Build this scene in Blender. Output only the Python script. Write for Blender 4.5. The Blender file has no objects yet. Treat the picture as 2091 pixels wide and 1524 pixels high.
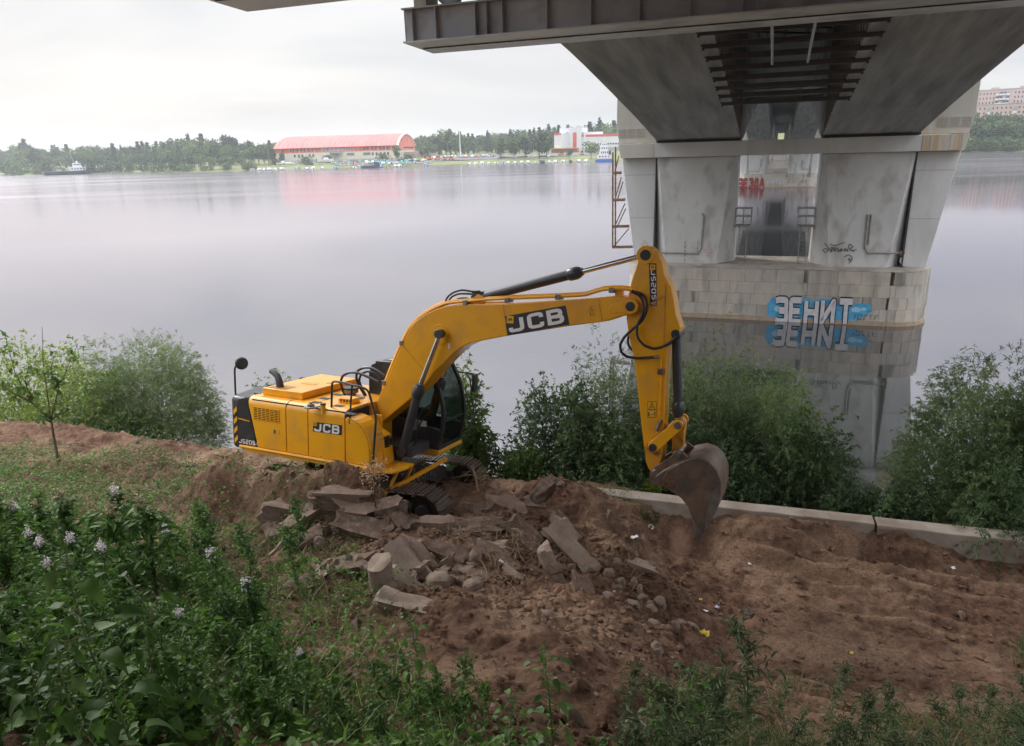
import bpy, bmesh, math, random
import numpy as np
from mathutils import Vector, Matrix
random.seed(7)
NR = np.random.RandomState(11)
SC = bpy.context.scene
COL = SC.collection
# ------------------------------------------------------------------ camera
FPX = 1450.0
PITCH = math.atan((762 - 307) / FPX)
ROLL = math.radians(1.7)
CAM = np.array([0.0, 0.0, 9.5])
def _cam_rows():
    cp, sp = math.cos(PITCH), math.sin(PITCH)
    fwd = np.array([0, cp, -sp]); rt = np.array([1.0, 0, 0]); dn = np.array([0, -sp, -cp])
    cr, sr = math.cos(ROLL), math.sin(ROLL)
    return np.array([cr * rt + sr * dn, -sr * rt + cr * dn, fwd])
RC = _cam_rows()
cam_d = bpy.data.cameras.new('camera'); cam_o = bpy.data.objects.new('camera', cam_d); COL.objects.link(cam_o)
cam_d.sensor_width = 36.0; cam_d.lens = 36.0 * FPX / 2091.0
cam_d.clip_start = 0.05; cam_d.clip_end = 6000.0
cam_o.matrix_world = Matrix([[RC[0][i], -RC[1][i], -RC[2][i], CAM[i]] for i in range(3)] + [[0, 0, 0, 1]])
SC.camera = cam_o
# ------------------------------------------------------------------ world, sun, exposure
w = bpy.data.worlds.new('World'); SC.world = w; w.use_nodes = True
nt = w.node_tree; nt.nodes.clear()
SUN_EL, SUN_AZ = math.radians(33), math.radians(-42)      # azimuth from +y towards +x
def nd(nt, t, **k):
    n = nt.nodes.new(t)
    for a, b in k.items(): setattr(n, a, b)
    return n
sky = nd(nt, 'ShaderNodeTexSky', sky_type='NISHITA'); sky.sun_disc = False
sky.sun_elevation = SUN_EL; sky.sun_rotation = SUN_AZ; sky.air_density = 1.2; sky.dust_density = 2.0
tc = nd(nt, 'ShaderNodeTexCoord'); mp = nd(nt, 'ShaderNodeMapping'); mp.inputs['Scale'].default_value = (1.6, 1.6, 7.0)
nt.links.new(tc.outputs['Generated'], mp.inputs['Vector'])
n1 = nd(nt, 'ShaderNodeTexNoise'); n1.inputs['Scale'].default_value = 1.3; n1.inputs['Detail'].default_value = 5; n1.inputs['Roughness'].default_value = .5
n1.inputs['Distortion'].default_value = .4
nt.links.new(mp.outputs[0], n1.inputs['Vector'])
cr = nd(nt, 'ShaderNodeValToRGB'); cr.color_ramp.elements[0].position = .36; cr.color_ramp.elements[1].position = .66
cr.color_ramp.elements[0].color = (.66, .68, .735, 1); cr.color_ramp.elements[1].color = (.90, .885, .885, 1)
nt.links.new(n1.outputs['Fac'], cr.inputs[0])
sx = nd(nt, 'ShaderNodeSeparateXYZ'); nt.links.new(tc.outputs['Generated'], sx.inputs[0])
mr = nd(nt, 'ShaderNodeMapRange'); mr.inputs[1].default_value = 0.12; mr.inputs[2].default_value = 1.0; mr.inputs[3].default_value = 6.2; mr.inputs[4].default_value = 34.0; mr.interpolation_type = 'SMOOTHSTEP'
nt.links.new(sx.outputs['Z'], mr.inputs[0])
vm = nd(nt, 'ShaderNodeVectorMath', operation='SCALE'); nt.links.new(cr.outputs[0], vm.inputs[0]); nt.links.new(mr.outputs[0], vm.inputs['Scale'])
mx = nd(nt, 'ShaderNodeMix', data_type='VECTOR'); mx.inputs[0].default_value = .9
nt.links.new(sky.outputs[0], mx.inputs[4]); nt.links.new(vm.outputs[0], mx.inputs[5])
bg = nd(nt, 'ShaderNodeBackground'); bg.inputs['Strength'].default_value = 0.1
nt.links.new(mx.outputs[1], bg.inputs['Color'])
wo = nd(nt, 'ShaderNodeOutputWorld'); nt.links.new(bg.outputs[0], wo.inputs['Surface'])
sun_d = bpy.data.lights.new('sun', 'SUN'); sun_d.energy = 1.4; sun_d.angle = math.radians(14); sun_d.color = (1, .96, .9)
sun_o = bpy.data.objects.new('sun', sun_d); COL.objects.link(sun_o)
sd = Vector((math.sin(SUN_AZ) * math.cos(SUN_EL), math.cos(SUN_AZ) * math.cos(SUN_EL), math.sin(SUN_EL)))
sun_o.rotation_euler = sd.to_track_quat('Z', 'Y').to_euler(); sun_o.location = (-30, 10, 60)
SC.view_settings.view_transform = 'Standard'; SC.view_settings.look = 'None'
SC.view_settings.exposure = 0.64; SC.view_settings.gamma = 1.0; SC.view_settings.use_curve_mapping = False
SC.render.engine = 'CYCLES'
SC.cycles.max_bounces = 7; SC.cycles.diffuse_bounces = 4; SC.cycles.glossy_bounces = 3; SC.cycles.transmission_bounces = 4
SC.cycles.transparent_max_bounces = 8; SC.cycles.volume_bounces = 1; SC.cycles.caustics_reflective = False; SC.cycles.caustics_refractive = False
SC.cycles.use_denoising = True

# ------------------------------------------------------------------ geometry helpers
def ray(px, py):
    return RC.T @ np.array([(px - 1045.5) / FPX, (py - 762.0) / FPX, 1.0])
def atz(px, py, z):
    d = ray(px, py); return CAM + d * ((z - CAM[2]) / d[2])
def atdist(px, py, D):
    d = ray(px, py); return CAM + d * (D / math.hypot(d[0], d[1]))
EB = np.array([.347, .938, 0.0]); EL = np.array([.938, -.347, 0.0])
def bl(l, b, z): return EL * l + EB * b + np.array([0, 0, z])
EU = np.array([.957, -.2907, 0.0]); EV = np.array([.2907, .957, 0.0])
def uv(u, v, z): return EU * u + EV * v + np.array([0, 0, z])

class MB:
    def __init__(s): s.v = []; s.f = []; s.mi = []
    def add(s, vs, fs, mi=0):
        n = len(s.v); s.v.extend([tuple(map(float, p)) for p in vs]); s.f.extend([tuple(n + i for i in f) for f in fs]); s.mi.extend([mi] * len(fs)); return s
    def box(s, x0, x1, y0, y1, z0, z1, mi=0):
        return s.add([(x0, y0, z0), (x1, y0, z0), (x1, y1, z0), (x0, y1, z0), (x0, y0, z1), (x1, y0, z1), (x1, y1, z1), (x0, y1, z1)],
                     [(0, 3, 2, 1), (4, 5, 6, 7), (0, 1, 5, 4), (1, 2, 6, 5), (2, 3, 7, 6), (3, 0, 4, 7)], mi)
    def loft(s, rings, mi=0, caps=True, closed=True):
        n = len(rings[0]); vs = [p for r in rings for p in r]; fs = []
        for i in range(len(rings) - 1):
            for j in range(n if closed else n - 1):
                k = (j + 1) % n; fs.append((i * n + j, i * n + k, (i + 1) * n + k, (i + 1) * n + j))
        if caps: fs.append(tuple(reversed(range(n)))); fs.append(tuple(range((len(rings) - 1) * n, len(rings) * n)))
        return s.add(vs, fs, mi)
    def prism(s, poly, y0, y1, ax='xz', mi=0):
        # polygon in the (a,b) plane extruded along the third axis
        def P(a, b, c): return (a, c, b) if ax == 'xz' else ((a, b, c) if ax == 'xy' else (c, a, b))
        return s.loft([[P(a, b, y0) for a, b in poly], [P(a, b, y1) for a, b in poly]], mi)
    def tube(s, pts, r, n=8, mi=0, caps=True):
        pts = [np.array(p, float) for p in pts]; R = r if hasattr(r, '__len__') else [r] * len(pts)
        rings = []; ref = None
        for i, p in enumerate(pts):
            t = pts[min(i + 1, len(pts) - 1)] - pts[max(i - 1, 0)]; t = t / (np.linalg.norm(t) + 1e-9)
            if ref is None: ref = np.array([0, 0, 1.0]) if abs(t[2]) < .9 else np.array([1.0, 0, 0])
            a = ref - t * (ref @ t); a /= (np.linalg.norm(a) + 1e-9); ref = a; b = np.cross(t, a)
            rings.append([p + R[i] * (math.cos(q) * a + math.sin(q) * b) for q in [2 * math.pi * k / n for k in range(n)]])
        return s.loft(rings, mi, caps)
    def bar(s, p0, p1, w_, h_, up=(0, 0, 1), mi=0):
        p0 = np.array(p0, float); p1 = np.array(p1, float); t = p1 - p0; t /= np.linalg.norm(t); up = np.array(up, float)
        if abs(t @ up) > .95: up = np.array([1.0, 0, 0])
        a = np.cross(t, up); a /= np.linalg.norm(a); b = np.cross(a, t)
        q = [(-w_ / 2, -h_ / 2), (w_ / 2, -h_ / 2), (w_ / 2, h_ / 2), (-w_ / 2, h_ / 2)]
        return s.loft([[p + a * i + b * j for i, j in q] for p in (p0, p1)], mi)
    def ell(s, c, r, nu=10, nv=6, mi=0, jit=0.0, seed=0):
        rs = np.random.RandomState(seed); rings = []
        for i in range(1, nv):
            th = math.pi * i / nv
            rings.append([(c[0] + r[0] * math.sin(th) * math.cos(2 * math.pi * j / nu) * (1 + jit * rs.uniform(-1, 1)), c[1] + r[1] * math.sin(th) * math.sin(2 * math.pi * j / nu) * (1 + jit * rs.uniform(-1, 1)), c[2] - r[2] * math.cos(th)) for j in range(nu)])
        return s.loft(rings, mi)
    def build(s, name, mats, parent=None, bevel=0.0, smooth=35, seg=2, M=None):
        me = bpy.data.meshes.new(name)
        me.from_pydata(s.v, [], s.f)
        if M is not None: me.transform(Matrix(M))
        if not isinstance(mats, (list, tuple)): mats = [mats]
        for m in mats: me.materials.append(m)
        if len(mats) > 1: me.polygons.foreach_set('material_index', s.mi)
        me.update()
        if smooth:
            me.polygons.foreach_set('use_smooth', [True] * len(me.polygons)); me.set_sharp_from_angle(angle=math.radians(smooth))
        o = bpy.data.objects.new(name, me); COL.objects.link(o)
        if parent: o.parent = parent
        if bevel:
            b = o.modifiers.new('bevel', 'BEVEL'); b.width = bevel; b.segments = seg; b.limit_method = 'ANGLE'; b.angle_limit = math.radians(40); b.use_clamp_overlap = True
        return o
def np_mesh(name, V, F, mats, parent=None, smooth=True, mi=None, cols=None):
    """F: (n,k) array, k = 3 or 4"""
    V = np.asarray(V, np.float32); F = np.asarray(F, np.int32); k = F.shape[1]
    me = bpy.data.meshes.new(name)
    me.vertices.add(len(V)); me.vertices.foreach_set('co', V.ravel())
    me.loops.add(F.size); me.loops.foreach_set('vertex_index', F.ravel())
    me.polygons.add(len(F)); me.polygons.foreach_set('loop_start', np.arange(0, F.size, k, dtype=np.int32))
    me.polygons.foreach_set('loop_total', np.full(len(F), k, np.int32))
    if not isinstance(mats, (list, tuple)): mats = [mats]
    for m in mats: me.materials.append(m)
    if mi is not None: me.polygons.foreach_set('material_index', np.asarray(mi, np.int32))
    me.polygons.foreach_set('use_smooth', np.full(len(F), smooth))
    me.update(calc_edges=True)
    if cols is not None:
        at = me.attributes.new('tint', 'FLOAT', 'POINT'); at.data.foreach_set('value', np.asarray(cols, np.float32))
    o = bpy.data.objects.new(name, me); COL.objects.link(o)
    if parent: o.parent = parent
    return o
def empty(name, loc=(0, 0, 0), rz=0.0, M=None):
    o = bpy.data.objects.new(name, None); COL.objects.link(o); o.empty_display_size = .2
    if M is not None: o.matrix_world = M
    else: o.location = tuple(map(float, loc)); o.rotation_euler = (0, 0, rz)
    return o
def tag(o, label=None, cat=None, group=None, kind=None):
    if label: o['label'] = label
    if cat: o['category'] = cat
    if group: o['group'] = group
    if kind: o['kind'] = kind
    return o
def thing(name, label, cat, loc=(0, 0, 0), rz=0.0, group=None, M=None):
    return tag(empty(name, loc, rz, M), label, cat, group)
def copy_tree(o, parent=None):
    c = o.copy(); COL.objects.link(c)
    if parent: c.parent = parent
    for ch in [q for q in KIDS.get(o.name, [])]: copy_tree(ch, c)
    return c
KIDS = {}
def reg(root):
    for ch in bpy.data.objects:
        pass
def index_kids(objs):
    for o in objs:
        if o.parent: KIDS.setdefault(o.parent.name, []).append(o)

# ------------------------------------------------------------------ numpy value noise
_perm = NR.rand(64, 64, 64).astype(np.float32)
def vnoise(x, y, z=0.0):
    x = np.asarray(x, np.float64); y = np.asarray(y, np.float64); z = np.zeros_like(x) + z
    xi = np.floor(x).astype(int); yi = np.floor(y).astype(int); zi = np.floor(z).astype(int)
    fx = x - xi; fy = y - yi; fz = z - zi
    fx = fx * fx * (3 - 2 * fx); fy = fy * fy * (3 - 2 * fy); fz = fz * fz * (3 - 2 * fz)
    def g(a, b, c): return _perm[(xi + a) & 63, (yi + b) & 63, (zi + c) & 63]
    r = 0
    for a in (0, 1):
        for b in (0, 1):
            for c in (0, 1):
                r = r + g(a, b, c) * (fx if a else 1 - fx) * (fy if b else 1 - fy) * (fz if c else 1 - fz)
    return r * 2 - 1
def fbm(x, y, sc, oc=4, z=0.0, gain=.5):
    r = 0; a = 1.0
    for i in range(oc):
        r = r + a * vnoise(x * sc + 17.3 * i, y * sc - 9.1 * i, z + 3.7 * i); a *= gain; sc = sc * 2.03
    return r

# ------------------------------------------------------------------ materials
def mat(name, c1, c2=None, scale=4.0, rough=.6, metal=0.0, bump=0.0, bscale=None, detail=5, coords='Object', c3=None, s3=30.0, f3=.35, stretch=None, coat=0.0, spec=None, ramp=(.35, .65), rough2=None):
    m = bpy.data.materials.new(name); m.use_nodes = True; t = m.node_tree; p = t.nodes['Principled BSDF']
    p.inputs['Base Color'].default_value = (*c1, 1); p.inputs['Roughness'].default_value = rough; p.inputs['Metallic'].default_value = metal
    if coat: p.inputs['Coat Weight'].default_value = coat; p.inputs['Coat Roughness'].default_value = .12
    if spec is not None: p.inputs['Specular IOR Level'].default_value = spec
    co = nd(t, 'ShaderNodeTexCoord'); src = co.outputs[coords]
    if stretch:
        mpp = nd(t, 'ShaderNodeMapping'); mpp.inputs['Scale'].default_value = stretch; t.links.new(src, mpp.inputs[0]); src = mpp.outputs[0]
    col = None
    if c2 is not None:
        n = nd(t, 'ShaderNodeTexNoise'); n.inputs['Scale'].default_value = scale; n.inputs['Detail'].default_value = detail; n.inputs['Roughness'].default_value = .6
        t.links.new(src, n.inputs['Vector'])
        r = nd(t, 'ShaderNodeValToRGB'); r.color_ramp.elements[0].position = ramp[0]; r.color_ramp.elements[1].position = ramp[1]
        r.color_ramp.elements[0].color = (*c1, 1); r.color_ramp.elements[1].color = (*c2, 1)
        t.links.new(n.outputs['Fac'], r.inputs[0]); col = r.outputs[0]
        if rough2 is not None:
            q = nd(t, 'ShaderNodeMapRange'); q.inputs[1].default_value = ramp[0]; q.inputs[2].default_value = ramp[1]; q.inputs[3].default_value = rough; q.inputs[4].default_value = rough2
            t.links.new(n.outputs['Fac'], q.inputs[0]); t.links.new(q.outputs[0], p.inputs['Roughness'])
    if c3 is not None:
        n = nd(t, 'ShaderNodeTexNoise'); n.inputs['Scale'].default_value = s3; n.inputs['Detail'].default_value = 4
        t.links.new(src, n.inputs['Vector'])
        r = nd(t, 'ShaderNodeValToRGB'); r.color_ramp.elements[0].position = .5; r.color_ramp.elements[1].position = .7
        r.color_ramp.elements[0].color = (0, 0, 0, 1); r.color_ramp.elements[1].color = (f3, f3, f3, 1)
        t.links.new(n.outputs['Fac'], r.inputs[0])
        mxx = nd(t, 'ShaderNodeMix', data_type='RGBA'); t.links.new(r.outputs[0], mxx.inputs[0]); mxx.inputs[7].default_value = (*c3, 1)
        if col is not None: t.links.new(col, mxx.inputs[6])
        else: mxx.inputs[6].default_value = (*c1, 1)
        col = mxx.outputs[2]
    if col is not None: t.links.new(col, p.inputs['Base Color'])
    if bump:
        n = nd(t, 'ShaderNodeTexNoise'); n.inputs['Scale'].default_value = bscale or scale * 6; n.inputs['Detail'].default_value = 6; n.inputs['Roughness'].default_value = .65
        t.links.new(src, n.inputs['Vector'])
        b = nd(t, 'ShaderNodeBump'); b.inputs['Strength'].default_value = min(1, bump); b.inputs['Distance'].default_value = .02 * max(1, bump)
        t.links.new(n.outputs['Fac'], b.inputs['Height']); t.links.new(b.outputs[0], p.inputs['Normal'])
    return m
def leafmat(name, c1, c2, scale=1.2, trans=.3, rough=.55):
    m = bpy.data.materials.new(name); m.use_nodes = True; t = m.node_tree; p = t.nodes['Principled BSDF']; out = t.nodes['Material Output']
    co = nd(t, 'ShaderNodeTexCoord'); n = nd(t, 'ShaderNodeTexNoise'); n.inputs['Scale'].default_value = scale; n.inputs['Detail'].default_value = 3
    t.links.new(co.outputs['Object'], n.inputs['Vector'])
    at = nd(t, 'ShaderNodeAttribute'); at.attribute_name = 'tint'
    oi = nd(t, 'ShaderNodeObjectInfo')
    ad = nd(t, 'ShaderNodeMath', operation='ADD'); t.links.new(n.outputs['Fac'], ad.inputs[0]); t.links.new(at.outputs['Fac'], ad.inputs[1])
    a2 = nd(t, 'ShaderNodeMath', operation='MULTIPLY_ADD'); t.links.new(oi.outputs['Random'], a2.inputs[0]); a2.inputs[1].default_value = .3; t.links.new(ad.outputs[0], a2.inputs[2])
    r = nd(t, 'ShaderNodeValToRGB'); r.color_ramp.elements[0].position = .45; r.color_ramp.elements[1].position = 1.15 if False else 1.0
    r.color_ramp.elements[0].color = (*c1, 1); r.color_ramp.elements[1].color = (*c2, 1)
    t.links.new(a2.outputs[0], r.inputs[0]); t.links.new(r.outputs[0], p.inputs['Base Color']); p.inputs['Roughness'].default_value = rough
    p.inputs['Specular IOR Level'].default_value = .35
    tr = nd(t, 'ShaderNodeBsdfTranslucent'); t.links.new(r.outputs[0], tr.inputs[0])
    mm = nd(t, 'ShaderNodeMixShader'); mm.inputs[0].default_value = trans
    t.links.new(p.outputs[0], mm.inputs[1]); t.links.new(tr.outputs[0], mm.inputs[2]); t.links.new(mm.outputs[0], out.inputs['Surface'])
    return m
M_ = {}
M_['yellow'] = mat('yellow_paint', (.86, .40, .006), (.80, .36, .006), 1.3, rough=.36, coat=.3, c3=(.40, .24, .12), s3=2.6, f3=.28)
M_['yellow_dirty'] = mat('worn_yellow_paint', (.76, .33, .008), (.55, .24, .02), 3, rough=.5, c3=(.10, .05, .025), s3=7, f3=.9)
M_['black'] = mat('black_paint', (.022, .024, .028), (.03, .032, .036), 3, rough=.42, c3=(.12, .10, .08), s3=5, f3=.25)
M_['cyl'] = mat('cylinder_paint', (.028, .032, .042), (.045, .05, .06), 3, rough=.36, coat=.2)
M_['rubber'] = mat('hose_rubber', (.018, .018, .02), rough=.45)
M_['chrome'] = mat('chrome', (.62, .63, .66), rough=.14, metal=1)
M_['steel'] = mat('bare_steel', (.30, .29, .28), (.16, .11, .08), 6, rough=.38, metal=.8)
M_['bucket'] = mat('bucket_steel', (.075, .058, .05), (.17, .115, .085), 2.6, rough=.5, metal=.3, bump=.35, bscale=26, c3=(.26, .165, .115), s3=2.4, f3=.95)
M_['shoe'] = mat('track_shoe_steel', (.10, .066, .048), (.17, .115, .085), 8, rough=.62, metal=.2, bump=.4, bscale=40)
M_['shoe_edge'] = mat('polished_grouser', (.42, .39, .37), rough=.3, metal=.9)
M_['frame'] = mat('undercarriage_paint', (.014, .015, .018), (.05, .038, .03), 3, rough=.45)
M_['white'] = mat('decal_white', (.82, .80, .80), rough=.4)
M_['decal_black'] = mat('decal_black', (.03, .032, .04), rough=.4)
M_['decal_yellow'] = mat('decal_yellow', (.85, .45, .02), rough=.4)
M_['pad'] = mat('grip_pad', (.075, .075, .08), rough=.9, bump=.5, bscale=300)
M_['dark'] = mat('dark_interior', (.012, .012, .014), rough=.8)
M_['soil'] = None
def glass(name, col=(.75, .85, .82), rough=.02):
    m = bpy.data.materials.new(name); m.use_nodes = True; t = m.node_tree; p = t.nodes['Principled BSDF']; out = t.nodes['Material Output']
    p.inputs['Base Color'].default_value = (.01, .012, .014, 1); p.inputs['Roughness'].default_value = rough
    tr = nd(t, 'ShaderNodeBsdfTransparent'); tr.inputs[0].default_value = (*col, 1)
    mm = nd(t, 'ShaderNodeMixShader'); mm.inputs[0].default_value = .35
    t.links.new(tr.outputs[0], mm.inputs[1]); t.links.new(p.outputs[0], mm.inputs[2]); t.links.new(mm.outputs[0], out.inputs['Surface'])
    return m
M_['glass'] = glass('cab_glass')

# ------------------------------------------------------------------ stroke lettering
GL = {
 'J': (.72, [[(.6, 1), (.6, 0), (0, 0), (0, .28)]]),
 'C': (.72, [[(.62, .70), (.62, 1), (0, 1), (0, 0), (.62, 0), (.62, .30)]]),
 'B': (.72, [[(0, -.12), (0, 1.12)], [(.05, 1), (.58, 1), (.58, .52), (.05, .52)], [(.3, .49), (.62, .49), (.62, 0), (.05, 0)]]),
 'S': (.70, [[(.6, 1), (0, 1), (0, .5), (.6, .5), (.6, 0), (0, 0)]]),
 '5': (.70, [[(.6, 1), (0, 1), (0, .55), (.6, .55), (.6, 0), (0, 0)]]),
 '2': (.70, [[(0, 1), (.6, 1), (.6, .5), (0, .5), (0, 0), (.6, 0)]]),
 '0': (.70, [[(.3, 1), (.6, 1), (.6, 0), (0, 0), (0, 1), (.3, 1)]]),
 'N': (.72, [[(0, 0), (0, 1), (.6, 0), (.6, 1)]]),
 'L': (.62, [[(0, 1), (0, 0), (.55, 0)]]),
 'Z': (.70, [[(0, 1), (.6, 1), (0, 0), (.6, 0)]]),
 'T': (.74, [[(0, 1), (.66, 1)], [(.33, 1), (.33, 0)]]),
 'F': (.62, [[(.55, 1), (0, 1), (0, 0)], [(0, .5), (.45, .5)]]),
 'З': (.72, [[(0, .95), (.15, 1), (.6, 1), (.6, .53), (.2, .53)], [(.2, .5), (.62, .5), (.62, 0), (.15, 0), (0, .06)]]),
 'Е': (.70, [[(.58, 1), (0, 1), (0, 0), (.58, 0)], [(0, .5), (.5, .5)]]),
 'Н': (.76, [[(0, 0), (0, 1)], [(.6, 0), (.6, 1)], [(0, .5), (.6, .5)]]),
 'И': (.80, [[(0, 1), (0, 0), (.6, 1), (.6, 0)]]),
 'Т': (.80, [[(0, 1), (.7, 1)], [(.35, 1), (.35, 0)]]),
 'В': (.72, [[(0, 0), (0, 1), (.56, 1), (.56, .5)], [(0, .5), (.6, .5), (.6, 0), (0, 0)]]),
 'Д': (.86, [[(0, -.12), (0, 0), (.74, 0), (.74, -.12)], [(.12, 0), (.28, 1), (.6, 1), (.6, 0)]]),
 'А': (.80, [[(0, 0), (.28, 1), (.40, 1), (.66, 0)], [(.1, .34), (.56, .34)]]),
 '+': (.55, [[(.2, 0), (.2, .8)], [(0, .55), (.4, .55)]]),
}
def rnd_poly(pts, r):
    pts = [np.array(p, float) for p in pts]; out = [pts[0]]
    for i in range(1, len(pts) - 1):
        a, b, c = pts[i - 1], pts[i], pts[i + 1]; la = np.linalg.norm(a - b); lc = np.linalg.norm(c - b); q = min(r, la * .45, lc * .45)
        p0 = b + (a - b) / la * q; p1 = b + (c - b) / lc * q
        for t in (0, .33, .67, 1): out.append((1 - t) ** 2 * p0 + 2 * t * (1 - t) * b + t * t * p1)
    out.append(pts[-1]); return out
def stroke(mb, pts, wd, O, R, U, N, off, mi=0):
    pts = [np.array(p, float) for p in pts]; L = []; n = len(pts)
    for i in range(n):
        d0 = pts[i] - pts[i - 1] if i else pts[1] - pts[0]; d1 = pts[i + 1] - pts[i] if i < n - 1 else d0
        d0 = d0 / (np.linalg.norm(d0) + 1e-9); d1 = d1 / (np.linalg.norm(d1) + 1e-9)
        n0 = np.array([-d0[1], d0[0]]); n1 = np.array([-d1[1], d1[0]]); m = n0 + n1; m /= (np.linalg.norm(m) + 1e-9); k = 1 / max(.45, m @ n0)
        L.append((pts[i] + m * wd / 2 * k, pts[i] - m * wd / 2 * k))
    vs = []
    for a, b in L:
        for p in (a, b): vs.append(O + R * p[0] + U * p[1] + N * off)
    mb.add(vs, [(2 * i, 2 * i + 1, 2 * i + 3, 2 * i + 2) for i in range(n - 1)], mi)
def lettering(text, h, wd, O, R, U, N, adv=1.0, rnd=.12, slant=0.0, off=.004, wob=0.0, xs=1.0, mb=None, mi=0, seed=0, gap=.28):
    O, R, U, N = [np.array(q, float) for q in (O, R, U, N)]; mb = mb or MB(); x = 0; rs = random.Random(seed); k = 0
    for ch in text:
        if ch == ' ': x += .5 * h; continue
        W_, pl = GL[ch]; dy = rs.uniform(-wob, wob) * h; rot = rs.uniform(-wob, wob)
        for p in pl:
            q = rnd_poly(p, rnd); q = [((a[0] * xs + slant * a[1]) * h + x + rot * a[1] * h, a[1] * h + dy) for a in q]
            stroke(mb, q, wd, O, R, U, N, off + .0006 * (k % 7), mi); k += 1
        x += (W_ * xs + gap * adv) * h
    return mb, x
# ================================================================== WATER
def water_mat():
    m = bpy.data.materials.new('river_water'); m.use_nodes = True; t = m.node_tree; p = t.nodes['Principled BSDF']; out = t.nodes['Material Output']
    p.inputs['Base Color'].default_value = (.035, .045, .038, 1); p.inputs['Roughness'].default_value = .5; p.inputs['Specular IOR Level'].default_value = 0
    g = nd(t, 'ShaderNodeBsdfGlossy'); g.inputs['Color'].default_value = (.78, .745, .80, 1); rr_ = nd(t, 'ShaderNodeMapRange'); rr_.inputs[1].default_value = 60; rr_.inputs[2].default_value = 220; rr_.inputs[3].default_value = .03; rr_.inputs[4].default_value = .15
    c0_ = nd(t, 'ShaderNodeTexCoord'); s0_ = nd(t, 'ShaderNodeSeparateXYZ'); t.links.new(c0_.outputs['Object'], s0_.inputs[0]); t.links.new(s0_.outputs['Y'], rr_.inputs[0]); mq_ = nd(t, 'ShaderNodeMapping'); mq_.inputs['Scale'].default_value = (.006, .05, 1); mq_.inputs['Rotation'].default_value = (0, 0, .12); t.links.new(c0_.outputs['Object'], mq_.inputs[0]); nq_ = nd(t, 'ShaderNodeTexNoise'); nq_.inputs['Scale'].default_value = 1.0; nq_.inputs['Detail'].default_value = 4; t.links.new(mq_.outputs[0], nq_.inputs['Vector']); rq_ = nd(t, 'ShaderNodeMapRange'); rq_.inputs[1].default_value = .42; rq_.inputs[2].default_value = .62; rq_.inputs[3].default_value = .88; rq_.inputs[4].default_value = 1.12; t.links.new(nq_.outputs['Fac'], rq_.inputs[0]); mu_ = nd(t, 'ShaderNodeMath', operation='MULTIPLY'); t.links.new(rr_.outputs[0], mu_.inputs[0]); t.links.new(rq_.outputs[0], mu_.inputs[1]); t.links.new(mu_.outputs[0], g.inputs['Roughness'])
    fr = nd(t, 'ShaderNodeFresnel'); fr.inputs['IOR'].default_value = 1.5
    mr_ = nd(t, 'ShaderNodeMapRange'); mr_.inputs[1].default_value = .04; mr_.inputs[2].default_value = .6; mr_.inputs[3].default_value = .26; mr_.inputs[4].default_value = .95
    t.links.new(fr.outputs[0], mr_.inputs[0])
    mm = nd(t, 'ShaderNodeMixShader'); t.links.new(mr_.outputs[0], mm.inputs[0]); t.links.new(p.outputs[0], mm.inputs[1]); t.links.new(g.outputs[0], mm.inputs[2])
    t.links.new(mm.outputs[0], out.inputs['Surface'])
    co = nd(t, 'ShaderNodeTexCoord'); mp_ = nd(t, 'ShaderNodeMapping'); mp_.inputs['Rotation'].default_value = (0, 0, -.3); mp_.inputs['Scale'].default_value = (.35, 1.0, 1)
    t.links.new(co.outputs['Object'], mp_.inputs[0])
    n = nd(t, 'ShaderNodeTexNoise'); n.inputs['Scale'].default_value = 1.6; n.inputs['Detail'].default_value = 4; n.inputs['Roughness'].default_value = .55; t.links.new(mp_.outputs[0], n.inputs['Vector'])
    n2 = nd(t, 'ShaderNodeTexNoise'); n2.inputs['Scale'].default_value = .02; n2.inputs['Detail'].default_value = 3; t.links.new(mp_.outputs[0], n2.inputs['Vector'])
    q = nd(t, 'ShaderNodeMapRange'); q.inputs[1].default_value = .45; q.inputs[2].default_value = .65; q.inputs[3].default_value = .035; q.inputs[4].default_value = .16; t.links.new(n2.outputs['Fac'], q.inputs[0])
    b = nd(t, 'ShaderNodeBump'); b.inputs['Distance'].default_value = .05; t.links.new(q.outputs[0], b.inputs['Strength']); t.links.new(n.outputs['Fac'], b.inputs['Height'])
    t.links.new(b.outputs[0], g.inputs['Normal'])
    return m
M_['water'] = water_mat()
mb = MB(); mb.add([(-3000, -60, 0), (3000, -60, 0), (3000, 3000, 0), (-3000, 3000, 0)], [(0, 1, 2, 3)])
tag(mb.build('water', M_['water'], smooth=0), kind='structure')
mb = MB(); mb.add([(-3000, -60, -4), (3000, -60, -4), (3000, 3000, -4), (-3000, 3000, -4)], [(0, 1, 2, 3)])
tag(mb.build('riverbed', mat('river_silt', (.06, .055, .04), rough=.9), smooth=0), kind='structure')

# ================================================================== BRIDGE
M_['conc'] = mat('girder_concrete', (.19, .185, .18), (.30, .295, .285), .55, rough=.85, bump=.35, bscale=14, detail=8, c3=(.09, .088, .085), s3=1.1, f3=.5, stretch=(1, 1, 1), ramp=(.3, .7))
M_['soffit'] = mat('formwork_concrete', (.30, .295, .295), (.56, .555, .55), 1.0, rough=.85, bump=1.4, bscale=3.2, detail=9, c3=(.14, .138, .135), s3=.7, f3=.6, stretch=(2.2, .2, 1), ramp=(.32, .68))
M_['col'] = mat('painted_concrete', (.58, .59, .58), (.70, .705, .70), .8, rough=.7, bump=.4, bscale=9, detail=9, c3=(.30, .29, .27), s3=1.6, f3=.6, stretch=(1, 1, .55))
M_['wing'] = mat('painted_steel_panel', (.64, .655, .66), (.71, .72, .725), .6, rough=.55, c3=(.42, .38, .33), s3=1.4, f3=.25, stretch=(1, 1, .35))
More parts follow.
